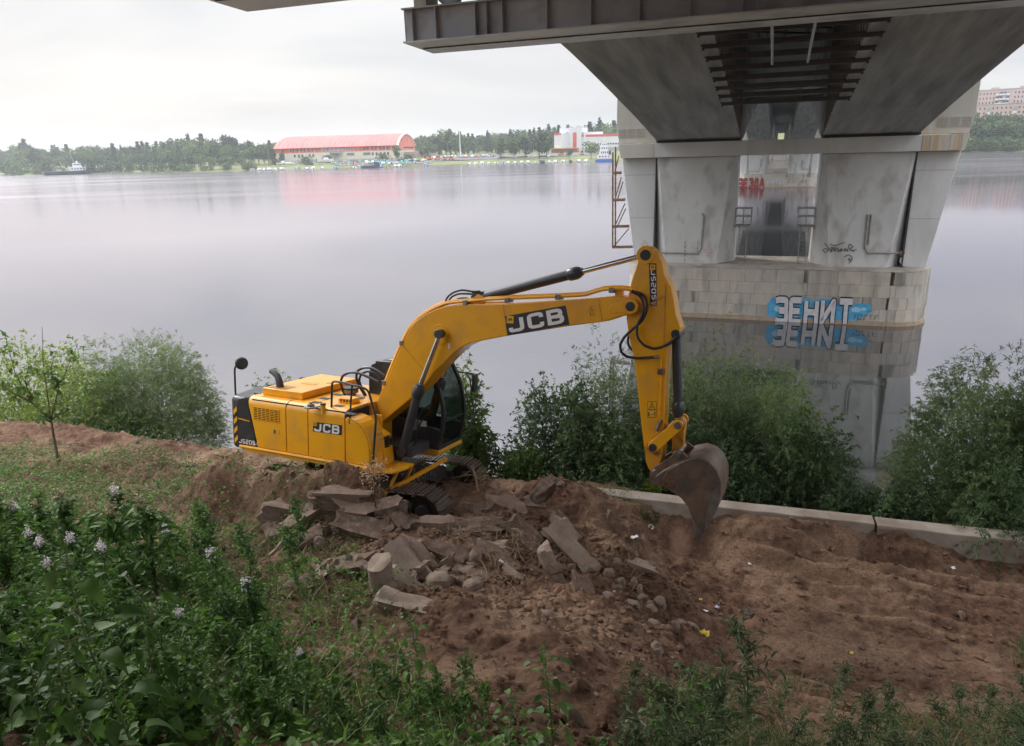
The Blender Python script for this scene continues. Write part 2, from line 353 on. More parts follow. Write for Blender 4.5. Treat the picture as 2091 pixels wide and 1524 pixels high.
M_['wing_top'] = mat('cream_painted_concrete', (.56, .55, .49), (.63, .62, .57), .6, rough=.6, c3=(.42, .32, .2), s3=1.0, f3=.45, stretch=(1.6, 1.6, .25))
M_['rusty'] = mat('rust_streaked_paint', (.60, .58, .52), (.52, .33, .15), 1.7, rough=.6, c3=(.42, .17, .05), s3=1.5, f3=.9, stretch=(1.3, 1.3, .12), ramp=(.5, .72))
M_['beam'] = mat('beam_paint', (.30, .325, .37), (.37, .39, .43), 1.0, rough=.6, c3=(.20, .14, .10), s3=3, f3=.35)
M_['flange'] = mat('weathered_flange', (.52, .56, .57), (.66, .69, .70), 1.2, rough=.6, bump=.2, bscale=20, c3=(.20, .19, .18), s3=2.0, f3=.55, stretch=(.5, .5, 1))
M_['darksteel'] = mat('sooty_steel', (.04, .04, .045), (.07, .065, .065), 3, rough=.7)
M_['rust'] = mat('rusted_steel', (.16, .085, .05), (.34, .24, .17), 5, rough=.8, bump=.3, bscale=30)
M_['galv'] = mat('grey_pipe', (.36, .36, .36), (.24, .22, .2), 5, rough=.5, metal=.3)
SBX = [-20, -5, 5, 15, 23, 25.8, 30.5, 36, 40, 42.6, 46.0]; SBZ = [14.3, 14.0, 13.85, 13.35, 12.62, 12.27, 11.62, 10.83, 10.2, 9.78, 9.78]
PIERS = [42.0, 172.0, 302.0, 432.0]
DECKZ = 16.2
def soffit(b):
    if b <= 46: return float(np.interp(b, SBX, SBZ))
    k = min(int((b - 46) // 130), 3); s = (b - 46 - 130 * k)
    if s > 126: return 9.78
    x = s / 63.0 - 1; return 9.78 + 4.9 * (1 - abs(x) ** 2.0)
bridge = thing('road_bridge', 'grey twin box girder road bridge arching overhead from the bank out over the piers', 'bridge', (0, 0, 0))
# object frame of the bridge: x = lateral, y = along, z = up
BM = Matrix(((EL[0], EB[0], 0, 0), (EL[1], EB[1], 0, 0), (0, 0, 1, 0), (0, 0, 0, 1)))
bridge.matrix_world = BM
bs = sorted(set([-20, -12, -5] + list(np.arange(0, 47, 2.0)) + [42.6, 46] + [46 + 130 * k + q for k in range(4) for q in (0, 6, 14, 24, 36, 50, 63, 76, 90, 102, 112, 120, 126, 130)]))
for s in (-1, 1):
    mb = MB(); rings = []
    for b in bs:
        z = soffit(b)
        a0, a1 = (2.08, 6.62) if s > 0 else (-6.62, -2.08)
        rings.append([(a0, b, z), (a1, b, z), (a1, b, DECKZ - .35), (a0, b, DECKZ - .35)])
    mb.loft(rings)
    g = mb.build('box_girder', M_['soffit'], bridge, smooth=20)
    # shutter joints on the inner web: narrow battens standing proud
    mb = MB()
    for b in np.arange(12, 42.4, .95):
        x = s * 2.08; z = soffit(b) + .02
        mb.box(min(x, x - s * .045), max(x, x - s * .045), b, b + .16, z, DECKZ - .36)
    tag(mb.build('web_rib', M_['conc'], g, smooth=0), kind='stuff')
mb = MB(); mb.prism([(-10.3, DECKZ + .15), (-10.3, DECKZ - .12), (-6.6, DECKZ - .35), (6.6, DECKZ - .35), (10.3, DECKZ - .12), (10.3, DECKZ + .15), (9.9, DECKZ + .35), (-9.9, DECKZ + .35)], -20, 600)
deck = mb.build('deck', M_['conc'], bridge, smooth=0)
for s in (-1, 1):
    mb = MB(); mb.box(s * 10.0 - .08, s * 10.0 + .08, -20, 600, DECKZ + .352, DECKZ + 1.25); mb.build('parapet', M_['conc'], bridge, smooth=0)
# steel cross members hanging between the two girders
cmb = MB(); cmb.box(-2.5, 2.5, -.035, .035, -.08, .0); cmb.box(-2.5, -2.42, -.05, .05, -.12, .08); cmb.box(2.42, 2.5, -.05, .05, -.12, .08); cmb.box(-2.55, 2.55, -.004, .004, 0, .10)
c0 = None
for i, b in enumerate(list(np.arange(17.0, 34.5, 1.5))):
    if c0 is None:
        c0 = cmb.build('cross_bar', M_['darksteel'], bridge, smooth=0); o = c0
    else:
        o = c0.copy(); COL.objects.link(o); o.parent = bridge
    o.location = (0, b, soffit(b) - .05)
for x in (-.45, .62):
    mb = MB(); pts = [(x, b, soffit(b) - .24) for b in np.arange(16, 27.5, 1.5)]; mb.tube(pts, .045, 6); mb.build('runner_rail', M_['galv'], bridge)
for b, z0 in ((46.6, 11.85), (46.6, 12.45)):
    mb = MB(); mb.box(-2.07, 2.07, b, b + .25, z0, z0 + .2); mb.build('tie_beam', M_['flange'], bridge, smooth=0)
mb = MB()
for b in np.arange(33, 44, .8): mb.tube([(-2.0, b, DECKZ - 1.2 - .3 * math.sin(b)), (2.0, b, DECKZ - 1.2 - .3 * math.cos(b))], .05, 6)
for x in (-1.5, -1.1, -.2, .9, 1.4): mb.tube([(x, 14, DECKZ - .8), (x, 46, DECKZ - 1.0)], .09, 6)
tag(mb.build('service_pipe', M_['darksteel'], bridge), kind='stuff')

# abutment the bridge lands on, behind the viewer
mb = MB(); mb.prism([(-11, 0), (11, 0), (11, 0.01), (11, 16), (-11, 16)], -14, -12.5); ab = mb.build('bridge_abutment', M_['conc'], smooth=0)
ab.matrix_world = BM; tag(ab, 'concrete abutment wall closing the bridge at the top of the bank', 'abutment')

# ------------------------------------------------------------------ piers
LG = bl
def stone_path(half=8.1, r=2.1, depth=5.0):
    # rounded-rectangle outline, front face at y = 0 (towards the bank)
    pts = []
    for cx, cy, a0 in ((half - r, r, -90), (half - r, depth - r, 0), (-half + r, depth - r, 90), (-half + r, r, 180)):
        for k in range(7): a = math.radians(a0 + 15 * k); pts.append((cx + r * math.cos(a), cy + r * math.sin(a)))
    return pts
def path_at(pts, s):
    n = len(pts); i = 0
    while True:
        a = np.array(pts[i % n]); b = np.array(pts[(i + 1) % n]); L = np.linalg.norm(b - a)
        if s <= L or i > 2 * n: 
            t = (b - a) / (L + 1e-9); return a + t * s, np.array([t[1], -t[0]])
        s -= L; i += 1
PTS = stone_path(); PERI = sum(np.linalg.norm(np.array(PTS[(i + 1) % len(PTS)]) - np.array(PTS[i])) for i in range(len(PTS)))
STONES = [mat('pier_stone', (.52, .465, .40), (.62, .56, .49), 1.5, rough=.85, bump=.5, bscale=18, c3=(.22, .20, .18), s3=1.6, f3=.5, stretch=(1, 1, .4)),
          mat('pier_stone_grey', (.47, .435, .39), (.57, .53, .475), 1.5, rough=.85, bump=.5, bscale=18, c3=(.19, .18, .165), s3=1.9, f3=.55, stretch=(1, 1, .4)),
          mat('pier_stone_stained', (.38, .35, .31), (.52, .47, .41), 2.2, rough=.85, bump=.5, bscale=18, c3=(.07, .07, .065), s3=1.3, f3=.85, stretch=(1.4, 1.4, .2)),
          mat('pier_stone_waterline', (.40, .31, .22), (.50, .40, .29), 2, rough=.8, bump=.5, bscale=18, c3=(.2, .13, .08), s3=2, f3=.5)]
def build_pier(first=True):
    root = thing('bridge_pier', '', 'pier'); root.matrix_world = BM
    TOP = 2.86
    mb = MB(); ins = .30
    inner = [(x * (1 - ins / 8.1), 2.5 + (y - 2.5) * (1 - ins / 2.5)) for x, y in PTS]
    mb.prism(inner, -3.5, TOP, 'xy'); core = mb.build('base', mat('pier_core', (.36, .325, .285), (.22, .2, .18), 2, rough=.9, bump=.4), root, smooth=0)
    # cap slab top surface
    mb = MB(); mb.prism([(x * .995, 2.5 + (y - 2.5) * .985) for x, y in PTS], TOP + .004, TOP + .03, 'xy')
    mb.build('base_top', mat('pier_cap', (.30, .265, .225), (.40, .36, .32), 1.2, rough=.95, bump=.6, bscale=12, c3=(.12, .10, .08), s3=1.0, f3=.6), root, smooth=0)
    rs = random.Random(3)
    zs = [(-1.6, -.03, 3), (.0, .22, 3), (.23, .87, 0), (.88, 1.5, 0), (1.51, 2.16, 0), (2.17, 2.85, 0)]
    for ci, (z0, z1, mk) in enumerate(zs):
        s = -rs.uniform(0, 1) - .2
        while s < PERI:
            L = rs.uniform(1.0, 1.75) if ci > 1 else rs.uniform(2.2, 3.2)
            s0, s1 = max(s, 0) + .007, min(s + L, PERI) - .007
            if s1 - s0 > .15:
                k = max(1, int((s1 - s0) / .45)) if True else 1
                pr_ = rs.uniform(0, .012) + (.05 if mk == 3 and ci == 1 else 0); f = []; bk = []
                for q in range(k + 1):
                    P, N_ = path_at(PTS, s0 + (s1 - s0) * q / k); f.append(P + N_ * pr_); bk.append(P - N_ * .32)
                ring = f + bk[::-1]; mb = MB()
                e = .012
                cen = sum(ring) / len(ring)
                lo = [(p[0], p[1], z0) for p in ring]; hi = [(p[0], p[1], z1) for p in ring]
                mb.loft([lo, hi])
                mi = 3 if mk == 3 else (2 if rs.random() < .05 or (ci == 5 and rs.random() < .15) or abs(cen[0]) > 7.2 and rs.random() < .4 else rs.choice([0, 1]))
                mb.build('stone_block', STONES[mi], core if False else root, smooth=0)
            s += L
    # columns
    for sg in (-1, 1):
        def sec(z, li, lo_, ci_, co_, y0, y1):
            p = [(li + ci_, y0), (lo_ - co_, y0), (lo_, y0 + co_ * 1.3), (lo_, y1), (li, y1), (li, y0 + ci_ * 1.5)]
            p = [(x * sg, y, z) for x, y in p]
            return p if sg > 0 else p[::-1]
        mb = MB(); mb.loft([sec(2.80, 2.06, 6.48, .92, .62, 1.46, 4.4), sec(8.84, 2.14, 6.58, .22, .10, 1.46, 4.4)])
        mb.build('column', M_['col'], root, bevel=.02, smooth=20)
        # outer steel-clad wing, leaning outwards, split where the panels meet
        mb = MB(); mb.prism([(sg * 6.66, 2.88), (sg * 7.76, 2.88), (sg * 8.62, 8.84), (sg * 6.66, 8.84)], 1.72, 4.2)
        wg = mb.build('wing', M_['wing'], root, bevel=.02, smooth=0)
        for zz in (5.45, 7.9):
            xo = 7.76 + (zz - 2.88) / 5.96 * .86
            mb = MB(); a = sorted((sg * 6.68, sg * (xo - .02))); mb.box(a[0], a[1], 1.714, 1.722, zz, zz + .012); mb.build('panel_seam', M_['darksteel'], root, smooth=0)
        mb = MB(); a = sorted((sg * 6.585, sg * 6.655)); mb.box(a[0], a[1], 1.60, 1.74, 2.9, 8.83); mb.build('drain_strip', M_['darksteel'], root, smooth=0)
        mb = MB(); mb.prism([(sg * 6.66, 9.67), (sg * 8.78, 9.67), (sg * 8.95, 10.6), (sg * 8.93, 16.0), (sg * 6.66, 16.0)], 1.55, 4.2)
        mb.build('upper_wing', M_['wing_top'], root, bevel=.015, smooth=0)
        mb = MB(); a = sorted((sg * 7.35, sg * 8.84)); mb.box(a[0], a[1], 1.53, 1.552, 9.98, 10.47); bp = mb.build('bolt_plate', M_['wing_top'], root, smooth=0)
        if first:
            mb = MB()
            for i in range(20):
                for j in range(6):
                    if i in (6, 13): continue
                    x = sg * (7.42 + i * .072); z = 10.02 + j * .082
                    mb.tube([(x, 1.50, z), (x, 1.531, z)], .018, 5)
            tag(mb.build('bolt', M_['galv'], bp), kind='stuff')
        mb = MB(); a = sorted((sg * 6.72, sg * 8.76)); mb.prism([(sg * 6.7, 8.86), (sg * 8.60, 8.86), (sg * 8.76, 9.64), (sg * 6.7, 9.64)], 1.12, 4.6)
        mb.build('crossbeam_end', M_['rusty'] if sg > 0 else M_['wing_top'], root, bevel=.015, smooth=0)
    for sg in (-1, 1):
        mb = MB(); a = sorted((sg * 2.12, sg * 6.6)); mb.box(a[0], a[1], 1.5, 4.5, 9.643, 9.775); mb.build('bearing_strip', M_['darksteel'], root, smooth=0)
    mb = MB(); mb.box(-6.695, 6.695, 1.13, 4.6, 8.86, 9.64); mb.build('crossbeam', M_['wing'], root, bevel=.02, smooth=0)
    for l in (7.05, 7.95, 8.45):
        mb = MB(); mb.box(l, l + .03, 1.10, 1.119, 8.88, 9.62); mb.build('weld_rib', M_['rusty'], root, smooth=0)
    for sg in (-1, 1):   # access platform and ladder inside the portal
        mb = MB(); a, c = sorted((sg * 2.1, sg * 1.25)); y0, y1 = 2.2, 3.0; z = 5.0; r = .025
        mb.box(a, c, y0, y1, z - .08, z)
        pf = mb.build('platform', M_['galv'], root, smooth=0)
        mb = MB()
        for (x, y) in ((a, y0), (c, y0), (c, y1), (a, y1), ((a + c) / 2, y0)): mb.tube([(x, y, z), (x, y, z + .95)], r, 6)
        for q in (.5, .95): mb.tube([(a, y0, z + q), (c, y0, z + q), (c, y1, z + q), (a, y1, z + q)], r, 6)
        mb.build('railing', M_['galv'], pf)
        xl = sg * 1.42; mb = MB()
        for dx in (0, sg * .42): mb.tube([(xl + dx, y0 + .05, z), (xl + dx + sg * .0, y0 - .1, TOP)], .028, 6)
        mb.build('ladder', M_['galv'], pf)
        lad = MB(); 
        for k in range(9): zz = TOP + .15 + k * .24; lad.tube([(xl, y0 - .08 + k * .012, zz), (xl + sg * .42, y0 - .08 + k * .012, zz)], .016, 5)
        tag(lad.build('rung', M_['galv'], pf), kind='stuff')
    def onface(px, py, b=42.66): 
        d = ray(px, py); t = b / (d @ EB); P = CAM + d * t; return (float(P @ EL), b - 41.24, float(P[2]))
    P1 = [onface(*q) for q in ((1434, 436), (1437, 442), (1431, 508), (1424, 518), (1345, 516))]
    mb = MB(); mb.tube(P1, .05, 8); mb.build('pipe', M_['galv'], root)
    mb = MB(); mb.tube([onface(*q) for q in ((1773, 438), (1766, 505), (1772, 516), (1835, 517))], .055, 8); mb.build('pipe', M_['galv'], root)
    mb = MB(); mb.tube([onface(*q) for q in ((1780, 438), (1773, 500))], .035, 8); mb.build('pipe', M_['galv'], root)
    c = onface(1850, 533, 42.9); mb = MB(); mb.tube([(c[0], 1.66, c[2]), (c[0], 1.72, c[2])], .30, 24); mb.build('hatch', M_['wing'], root, bevel=.01)
    c = onface(1842, 517, 42.9); mb = MB(); mb.tube([(c[0], 1.66, c[2]), (c[0], 1.715, c[2])], .14, 16); mb.build('pipe_hole', M_['rust'], root)
    return root, onface
pier, onface = build_pier()
pier.matrix_world = BM @ Matrix.Translation((0, 41.24, 0))
pier['label'] = 'nearest pale bridge pier on stone base, with blue and silver graffiti above the water'; pier['group'] = 'bridge piers standing in the river'
plist = [o for o in bpy.data.objects if o.parent]
index_kids(plist)
second = copy_tree(pier); second.matrix_world = BM @ Matrix.Translation((0, 171.3, 0))
second['label'] = 'second bridge pier, seen through the portal, with red lettering on its stone base'
for i, (b, lb) in enumerate(((301.5, 'third bridge pier, small in the portal behind the red lettered one'), (431.5, 'farthest bridge pier, smallest in the row towards the far bank'))):
    r_ = pier.copy(); COL.objects.link(r_); r_['label'] = lb; r_.matrix_world = BM @ Matrix.Translation((0, b, 0))
    for ch in KIDS[pier.name]:
        if ch.name.split('.')[0] in ('column', 'wing', 'upper_wing', 'crossbeam', 'crossbeam_end', 'base', 'base_top'):
            c = ch.copy(); COL.objects.link(c); c.parent = r_
    mb = MB(); mb.prism(PTS, -2, 2.85, 'xy'); mb.build('base_facing', STONES[0], r_, smooth=0)

# graffiti painted on the stone, silver letters with black outline on a blue cloud
def face_pt(px, py, b=41.21):
    d = ray(px, py); t = b / (d @ EB); P = CAM + d * t; return np.array([float(P @ EL), b - 41.24, float(P[2])])
g_black = mat('black_spray', (.02, .022, .03), rough=.7); g_silver = mat('silver_spray', (.74, .75, .78), (.60, .60, .64), 6, rough=.55); g_blue = mat('blue_spray', (.05, .33, .62), (.14, .50, .78), 3, rough=.7); g_lblue = mat('pale_blue_spray', (.35, .66, .88), rough=.7)
g_red = mat('red_spray', (.50, .05, .05), (.38, .04, .04), 3, rough=.7); g_wh = mat('white_spray', (.68, .68, .72), (.5, .5, .56), 5, rough=.7)
A = face_pt(1583, 655); B = face_pt(1748, 655); Cc = face_pt(1585, 611)
H = Cc[2] - A[2]
def gtext(mb_w, off, wd, col, name, text='ЗЕНИТ', h=H, O=A, width=B[0] - A[0], parent=pier, slant=-.04, xs=None, seed=4, rnd=.1, wob=.03, gp=.20):
    xs_ = xs or 1.3
    m1, adv = lettering(text, h, wd, (0, 0, 0), (1, 0, 0), (0, 0, 1), (0, -1, 0), slant=slant, off=0, wob=wob, xs=xs_, seed=seed, rnd=rnd, gap=gp)
    k = width / adv
    m2, _ = lettering(text, h, wd, O, (k, 0, 0), (0, 0, 1), (0, -1, 0), slant=slant, off=off, wob=wob, xs=xs_, seed=seed, rnd=rnd, gap=gp)
    return m2.build(name, col, parent, smooth=0)
blob = MB(); rs = random.Random(5); ring = []
O_ = A + np.array([(B[0] - A[0]) / 2, 0, H / 2]); 
for k in range(48):
    a = 2 * math.pi * k / 48; sx_ = (B[0] - A[0]) / 2 + .42 + .10 * math.sin(7 * a); sz_ = H / 2 + .10 + .05 * math.sin(5 * a + 1) + .04 * math.sin(11 * a)
    ca, sa = math.cos(a), math.sin(a); ex = .45
    ring.append((O_[0] + sx_ * math.copysign(abs(ca) ** ex, ca) * (1 - .10 * abs(sa)), -.052, O_[2] + sz_ * math.copysign(abs(sa) ** ex, sa)))
# blue cloud: only where the paint went, as separate blotches round the letters
for k, (cx, cz, rx, rz) in enumerate(((-.12, .5, .36, .52), (.0, .35, .42, .40), (.95, .45, .35, .50), (1.0, .1, .30, .22), (1.95, .5, .32, .48), (2.35, .2, .3, .3), (3.0, .5, .38, .52), (3.75, .62, .34, .40), (4.45, .62, .46, .30), (4.75, .72, .34, .22), (4.1, .2, .28, .3), (1.5, .75, .45, .34), (2.6, .8, .5, .3), (.5, .85, .4, .26), (3.4, .2, .3, .28), (1.5, .15, .3, .22))):
    r_ = [(A[0] + cx * .93 + rx * math.cos(q) * (1 + .12 * math.sin(3 * q + k)), -.030 - .0008 * k, A[2] + cz * H + rz * H * 1.1 * math.sin(q) * (1 + .12 * math.sin(4 * q + k))) for q in [2 * math.pi * j / 22 for j in range(22)]]
    m = MB(); m.add(r_, [tuple(range(22))]); m.build('blue_paint', g_blue, pier, smooth=0)
for k, (cx, cz, rx, rz) in enumerate(((.1, .55, .22, .14), (1.05, .3, .16, .2), (2.1, .45, .12, .22), (3.05, .5, .12, .24), (4.3, .66, .24, .12), (4.7, .7, .14, .08))):
    r_ = [(A[0] + cx * .93 + rx * math.cos(q), -.0405 - .0008 * k, A[2] + cz * H + rz * H * math.sin(q)) for q in [2 * math.pi * j / 18 for j in range(18)]]
    m = MB(); m.add(r_, [tuple(range(18))]); m.build('pale_blue_paint', g_lblue, pier, smooth=0)
gtext(None, .0485, .50, g_black, 'graffiti_outline'); gtext(None, .060, .35, g_silver, 'graffiti_letters')
T0 = face_pt(1742, 652); m, _ = lettering('+СZТF'.replace('С', 'C'), .26, .022, T0, (1, 0, 0), (0, 0, 1), (0, -1, 0), slant=.1, off=.02, wob=.05); m.build('small_tag', g_black, pier, smooth=0)
for (x, y, pl) in ((1447, 513, .30), (1316, 500, .28)):
    c = np.array(onface(x, y, 42.66 if x > 1340 else 42.92)); m = MB(); c[1] -= .012
    stroke(m, [(0, pl), (pl * .75, 0), (0, -pl), (-pl * .75, 0), (0, pl)], .022, c, np.array([1, 0, 0.]), np.array([0, 0, 1.]), np.array([0, -1., 0]), .0)
    stroke(m, [(.09, .08), (0, .12), (-.09, .04), (-.06, -.08), (.06, -.1)], .022, c, np.array([1, 0, 0.]), np.array([0, 0, 1.]), np.array([0, -1., 0]), .002)
    m.build('red_mark', mat('faded_red_spray', (.55, .28, .22), rough=.7), pier, smooth=0)
c = np.array(onface(1712, 514, 42.66)); c[1] -= .012; m = MB()
tagpl = [[(-.75, .05), (-.62, .18), (-.48, .05), (-.62, -.08), (-.75, .05)], [(-.70, .42), (-.30, -.05), (-.35, .25), (-.15, .0), (-.12, .22), (-.25, .16)], [(-.45, .38), (-.2, .3), (.25, .48)], [(-.05, .2), (.0, -.02), (.15, .18), (.1, -.02)],
         [(.2, .05), (.32, .2), (.38, .02), (.25, .1)], [(.42, .0), (.48, .42), (.68, .25), (.5, .14), (.75, .02)], [(.62, .05), (.85, .12)], [(.3, -.28), (.5, -.14), (.7, -.3), (.62, -.55), (.55, -.6)], [(.48, -.38), (.56, -.34), (.6, -.42), (.5, -.46)]]
for k, p in enumerate(tagpl): stroke(m, rnd_poly([np.array(q) * 1.05 for q in p], .06), .038, c, np.array([1, 0, 0.]), np.array([0, 0, 1.]), np.array([0, -1., 0]), .001 * k)
m.build('black_tag', g_black, pier, smooth=0)
for (xa, ya, yb) in ((1399, 492, 545), (1425, 492, 520)):
    m = MB(); a = np.array(onface(xa, ya)); b_ = np.array(onface(xa - 1, yb)); a[1] -= .01; b_[1] -= .01
    for k in range(6):
        p0 = a + (b_ - a) * (k / 6); p1 = a + (b_ - a) * ((k + .7) / 6); m.bar(p0, p1, .03, .006, (0, 1, 0))
    m.build('drip_stain', g_black, pier, smooth=0)
# red letters and pale scrawl on the second pier
def face2(px, py):
    d = ray(px, py); t = 171.26 / (d @ EB); P = CAM + d * t; return np.array([float(P @ EL), -.02, float(P[2])])
A2 = face2(1498, 383.5); B2 = face2(1563, 381); H2 = face2(1540, 366)[2] - face2(1540, 382)[2]
O2 = np.array([A2[0], -.02, A2[2] + .05])
gtext(None, .03, .62, g_black, 'graffiti_outline', 'ЗВЕЗДА', H2, O2, B2[0] - A2[0], second, 0); gtext(None, .05, .42, g_red, 'graffiti_letters', 'ЗВЕЗДА', H2, O2, B2[0] - A2[0], second, 0)
A3 = face2(1566, 376); gtext(None, .03, .28, g_wh, 'white_scrawl', 'ИИТЕН', .95, np.array([A3[0], -.02, A3[2]]), 4.2, second, .1)

# rusty hanging ladder truss on the river-left side of the pier
tr_ = thing('ladder_truss', 'rusty steel truss ladder hanging beside the left edge of the nearest pier', 'truss'); tr_.matrix_world = BM
def fp(px, py, b=43.3):
    d = ray(px, py); t = b / (d @ EB); P = CAM + d * t; return np.array([float(P @ EL), b, float(P[2])])
for x in (1251.5, 1257):
    mb = MB(); mb.bar(fp(x, 300 if x > 1254 else 311), fp(x - .5, 506), .10, .08); mb.build('rail', M_['rust'], tr_, smooth=0)
for (y, xe) in ((354, 1269), (409, 1277), (463, 1285), (505, 1292)):
    mb = MB(); mb.bar(fp(1251, y), fp(xe, y - 1), .12, .16); mb.build('cross_piece', M_['rust'], tr_, smooth=0)
for (a, b_) in (((1256, 407), (1269, 362)), ((1261, 408), (1272, 372)), ((1256, 461), (1276, 416)), ((1261, 462), (1278, 426)), ((1254, 503), (1284, 467)), ((1256, 350), (1264, 318))):
    mb = MB(); mb.bar(fp(*a), fp(*b_), .06, .06); mb.build('brace', M_['rust'], tr_, smooth=0)

# ------------------------------------------------------------------ the two transverse steel beams under the deck
def gantry(b0, b1, label, near):
    r = thing('gantry_beam', label, 'steel beam', group='steel beams hung across under the bridge'); r.matrix_world = BM
    z0, z1 = 11.80, 12.42; e = 7.85 if near else 8.15
    mb = MB(); mb.prism([(-e + .3, b0), (e - .3, b0), (e - .05, b1), (-e - .1, b1)] if False else [(-e + .02, b0), (e, b0), (e, b1), (-e - .18, b1)], z0 - .03, z0, 'xy'); mb.build('bottom_flange', M_['flange'], r, smooth=0)
    mb = MB(); mb.box(-e + .05, e, b0 + .9, b0 + .93, z0 - .055, z0 - .031); mb.build('seam_strip', M_['darksteel'], r, smooth=0)
    mb = MB(); mb.box(-e + .04, e, b0 + .12, b0 + .14, z0 + .002, z1 - .002); mb.build('web', M_['beam'], r, smooth=0)
    mb = MB(); mb.box(-e + .04, e, b1 - .14, b1 - .12, z0 + .002, z1 - .002); mb.build('web', M_['beam'], r, smooth=0)
    mb = MB(); mb.box(-e + .02, e, b0, b1, z1, z1 + .03); mb.build('top_flange', M_['beam'], r, smooth=0)
    mb = MB(); mb.add([(-e + .02, b0 + .13, z0), (-e + .02, b0 + .13, z1), (-e - .07, b0 + .5, z1 - .02), (-e - .07, b0 + .5, z0 + .05)], [(0, 1, 2, 3)]); mb.add([(-e - .07, b0 + .5, z1 - .02), (-e - .07, b0 + .5, z0 + .05), (-e - .1, b1 - .13, z0), (-e - .1, b1 - .13, z1)], [(0, 1, 3, 2)]); mb.build('end_plate', M_['rust'], r, smooth=0)
    for x in (-7.6, -7.05, -6.15, -5.9, -5.55, -4.6, -3.7, -2.75, -1.8, -.85, -.6, .3, 1.2, 2.1, 3.1, 4.0, 5, 6, 7):
        mb = MB(); mb.box(x, x + .014, b0 + .01, b0 + .119, z0 + .003, z1 - .003); mb.build('stiffener', M_['beam'], r, smooth=0)
    for x in (-4.3, 4.3):
        mb = MB(); mb.box(x - .2, x + .2, b0 + .5, b1 - .5, z1 + .031, soffit(b0 + 1) - .002); mb.build('hanger', M_['beam'], r, smooth=0)
    if near:
        mb = MB(); mb.box(-7.62, -7.32, b0 + .2, b0 + .8, z1 + .031, z1 + .9); mb.build('bearing_block', mat('tan_block', (.40, .37, .29), (.33, .3, .24), 5, rough=.8), r, bevel=.01)
        mb = MB(); mb.tube([(-7.2, b0 + .5, z1 + .9), (-7.1, b0 + .5, z1 + .25), (-6.95, b0 + .5, z1 + .12), (-6.75, b0 + .5, z1 + .16), (-6.55, b0 + .5, z1 + .5), (-6.5, b0 + .5, z1 + .9)], .10, 12); mb.build('curved_pipe', M_['beam'], r)
        mb = MB(); mb.box(-6.14, -6.0, b0 + .2, b0 + .4, z1 + .031, soffit(15) + 1.9); mb.build('post', M_['beam'], r, smooth=0)
        mb = MB(); mb.box(-5.75, -5.45, b0 + .15, b0 + .4, z1 + .031, z1 + .1); mb.box(-5.68, -5.52, b0 + .2, b0 + .36, z1 + .1, z1 + .6); mb.build('clamp', M_['flange'], r, smooth=0)
    return r
gantry(15.0, 16.9, 'long stiffened steel beam with pale bottom flange crossing under the bridge above the excavator', True)
gantry(8.7, 10.6, 'steel beam nearest the viewer, only its tapered end showing at the top edge', False)
# ================================================================== NEAR BANK TERRAIN
def sm(a, b, x): t = np.clip((x - a) / (b - a), 0, 1); return t * t * (3 - 2 * t)
MOUNDS = []     # x, y, height, rx, ry, angle
def base_h(x, y):
    x = np.asarray(x, float); y = np.asarray(y, float)
    u = x * EU[0] + y * EU[1]; v = x * EV[0] + y * EV[1]
    zl = np.interp(v, [-30, -6, 0, 1.5, 3.0, 4.3, 6, 8, 9.5, 11, 13.0, 13.6, 14.4, 15.5, 17.5, 21, 40], [9.5, 8.9, 7.95, 7.3, 6.0, 5.1, 4.15, 3.45, 3.0, 2.8, 2.76, 2.45, 1.9, 1.0, -.1, -1.5, -3.6])
    zr = np.interp(v, [-30, -6, 0, 1.5, 3.0, 4.3, 6, 8, 9.5, 11, 12.6, 13.0, 13.35, 14.2, 15.2, 17.0, 21, 40], [9.5, 8.9, 7.95, 7.3, 5.9, 4.85, 3.75, 2.75, 2.25, 2.08, 2.12, 2.25, 1.9, 1.5, .8, -.15, -1.5, -3.6])
    k = sm(-1.8, .6, u + .12 * (v - 9)); z = zl * (1 - k) + zr * k
    bank = .52 * sm(12.15, 12.85, v + .25 * np.sin(u * 1.7)) * sm(13.6, 13.2, v) * (1 - .88 * sm(2.2, 5.2, u)) * k
    return z + bank
def furrow(x, y, u, v):
    w_ = v + .07 * (u - 4) + .16 * fbm(x, y, .45, 2, 3.3); q = (w_ / .40) % 1.0; saw = np.where(q < .75, (q / .75) ** 1.6, (1 - q) / .25)
    return (.15 * saw + .035 * np.sin(w_ * 2 * math.pi / 1.3)) * np.clip(.75 + .8 * fbm(x, y, .8, 2, 8.8), .15, 1.3)
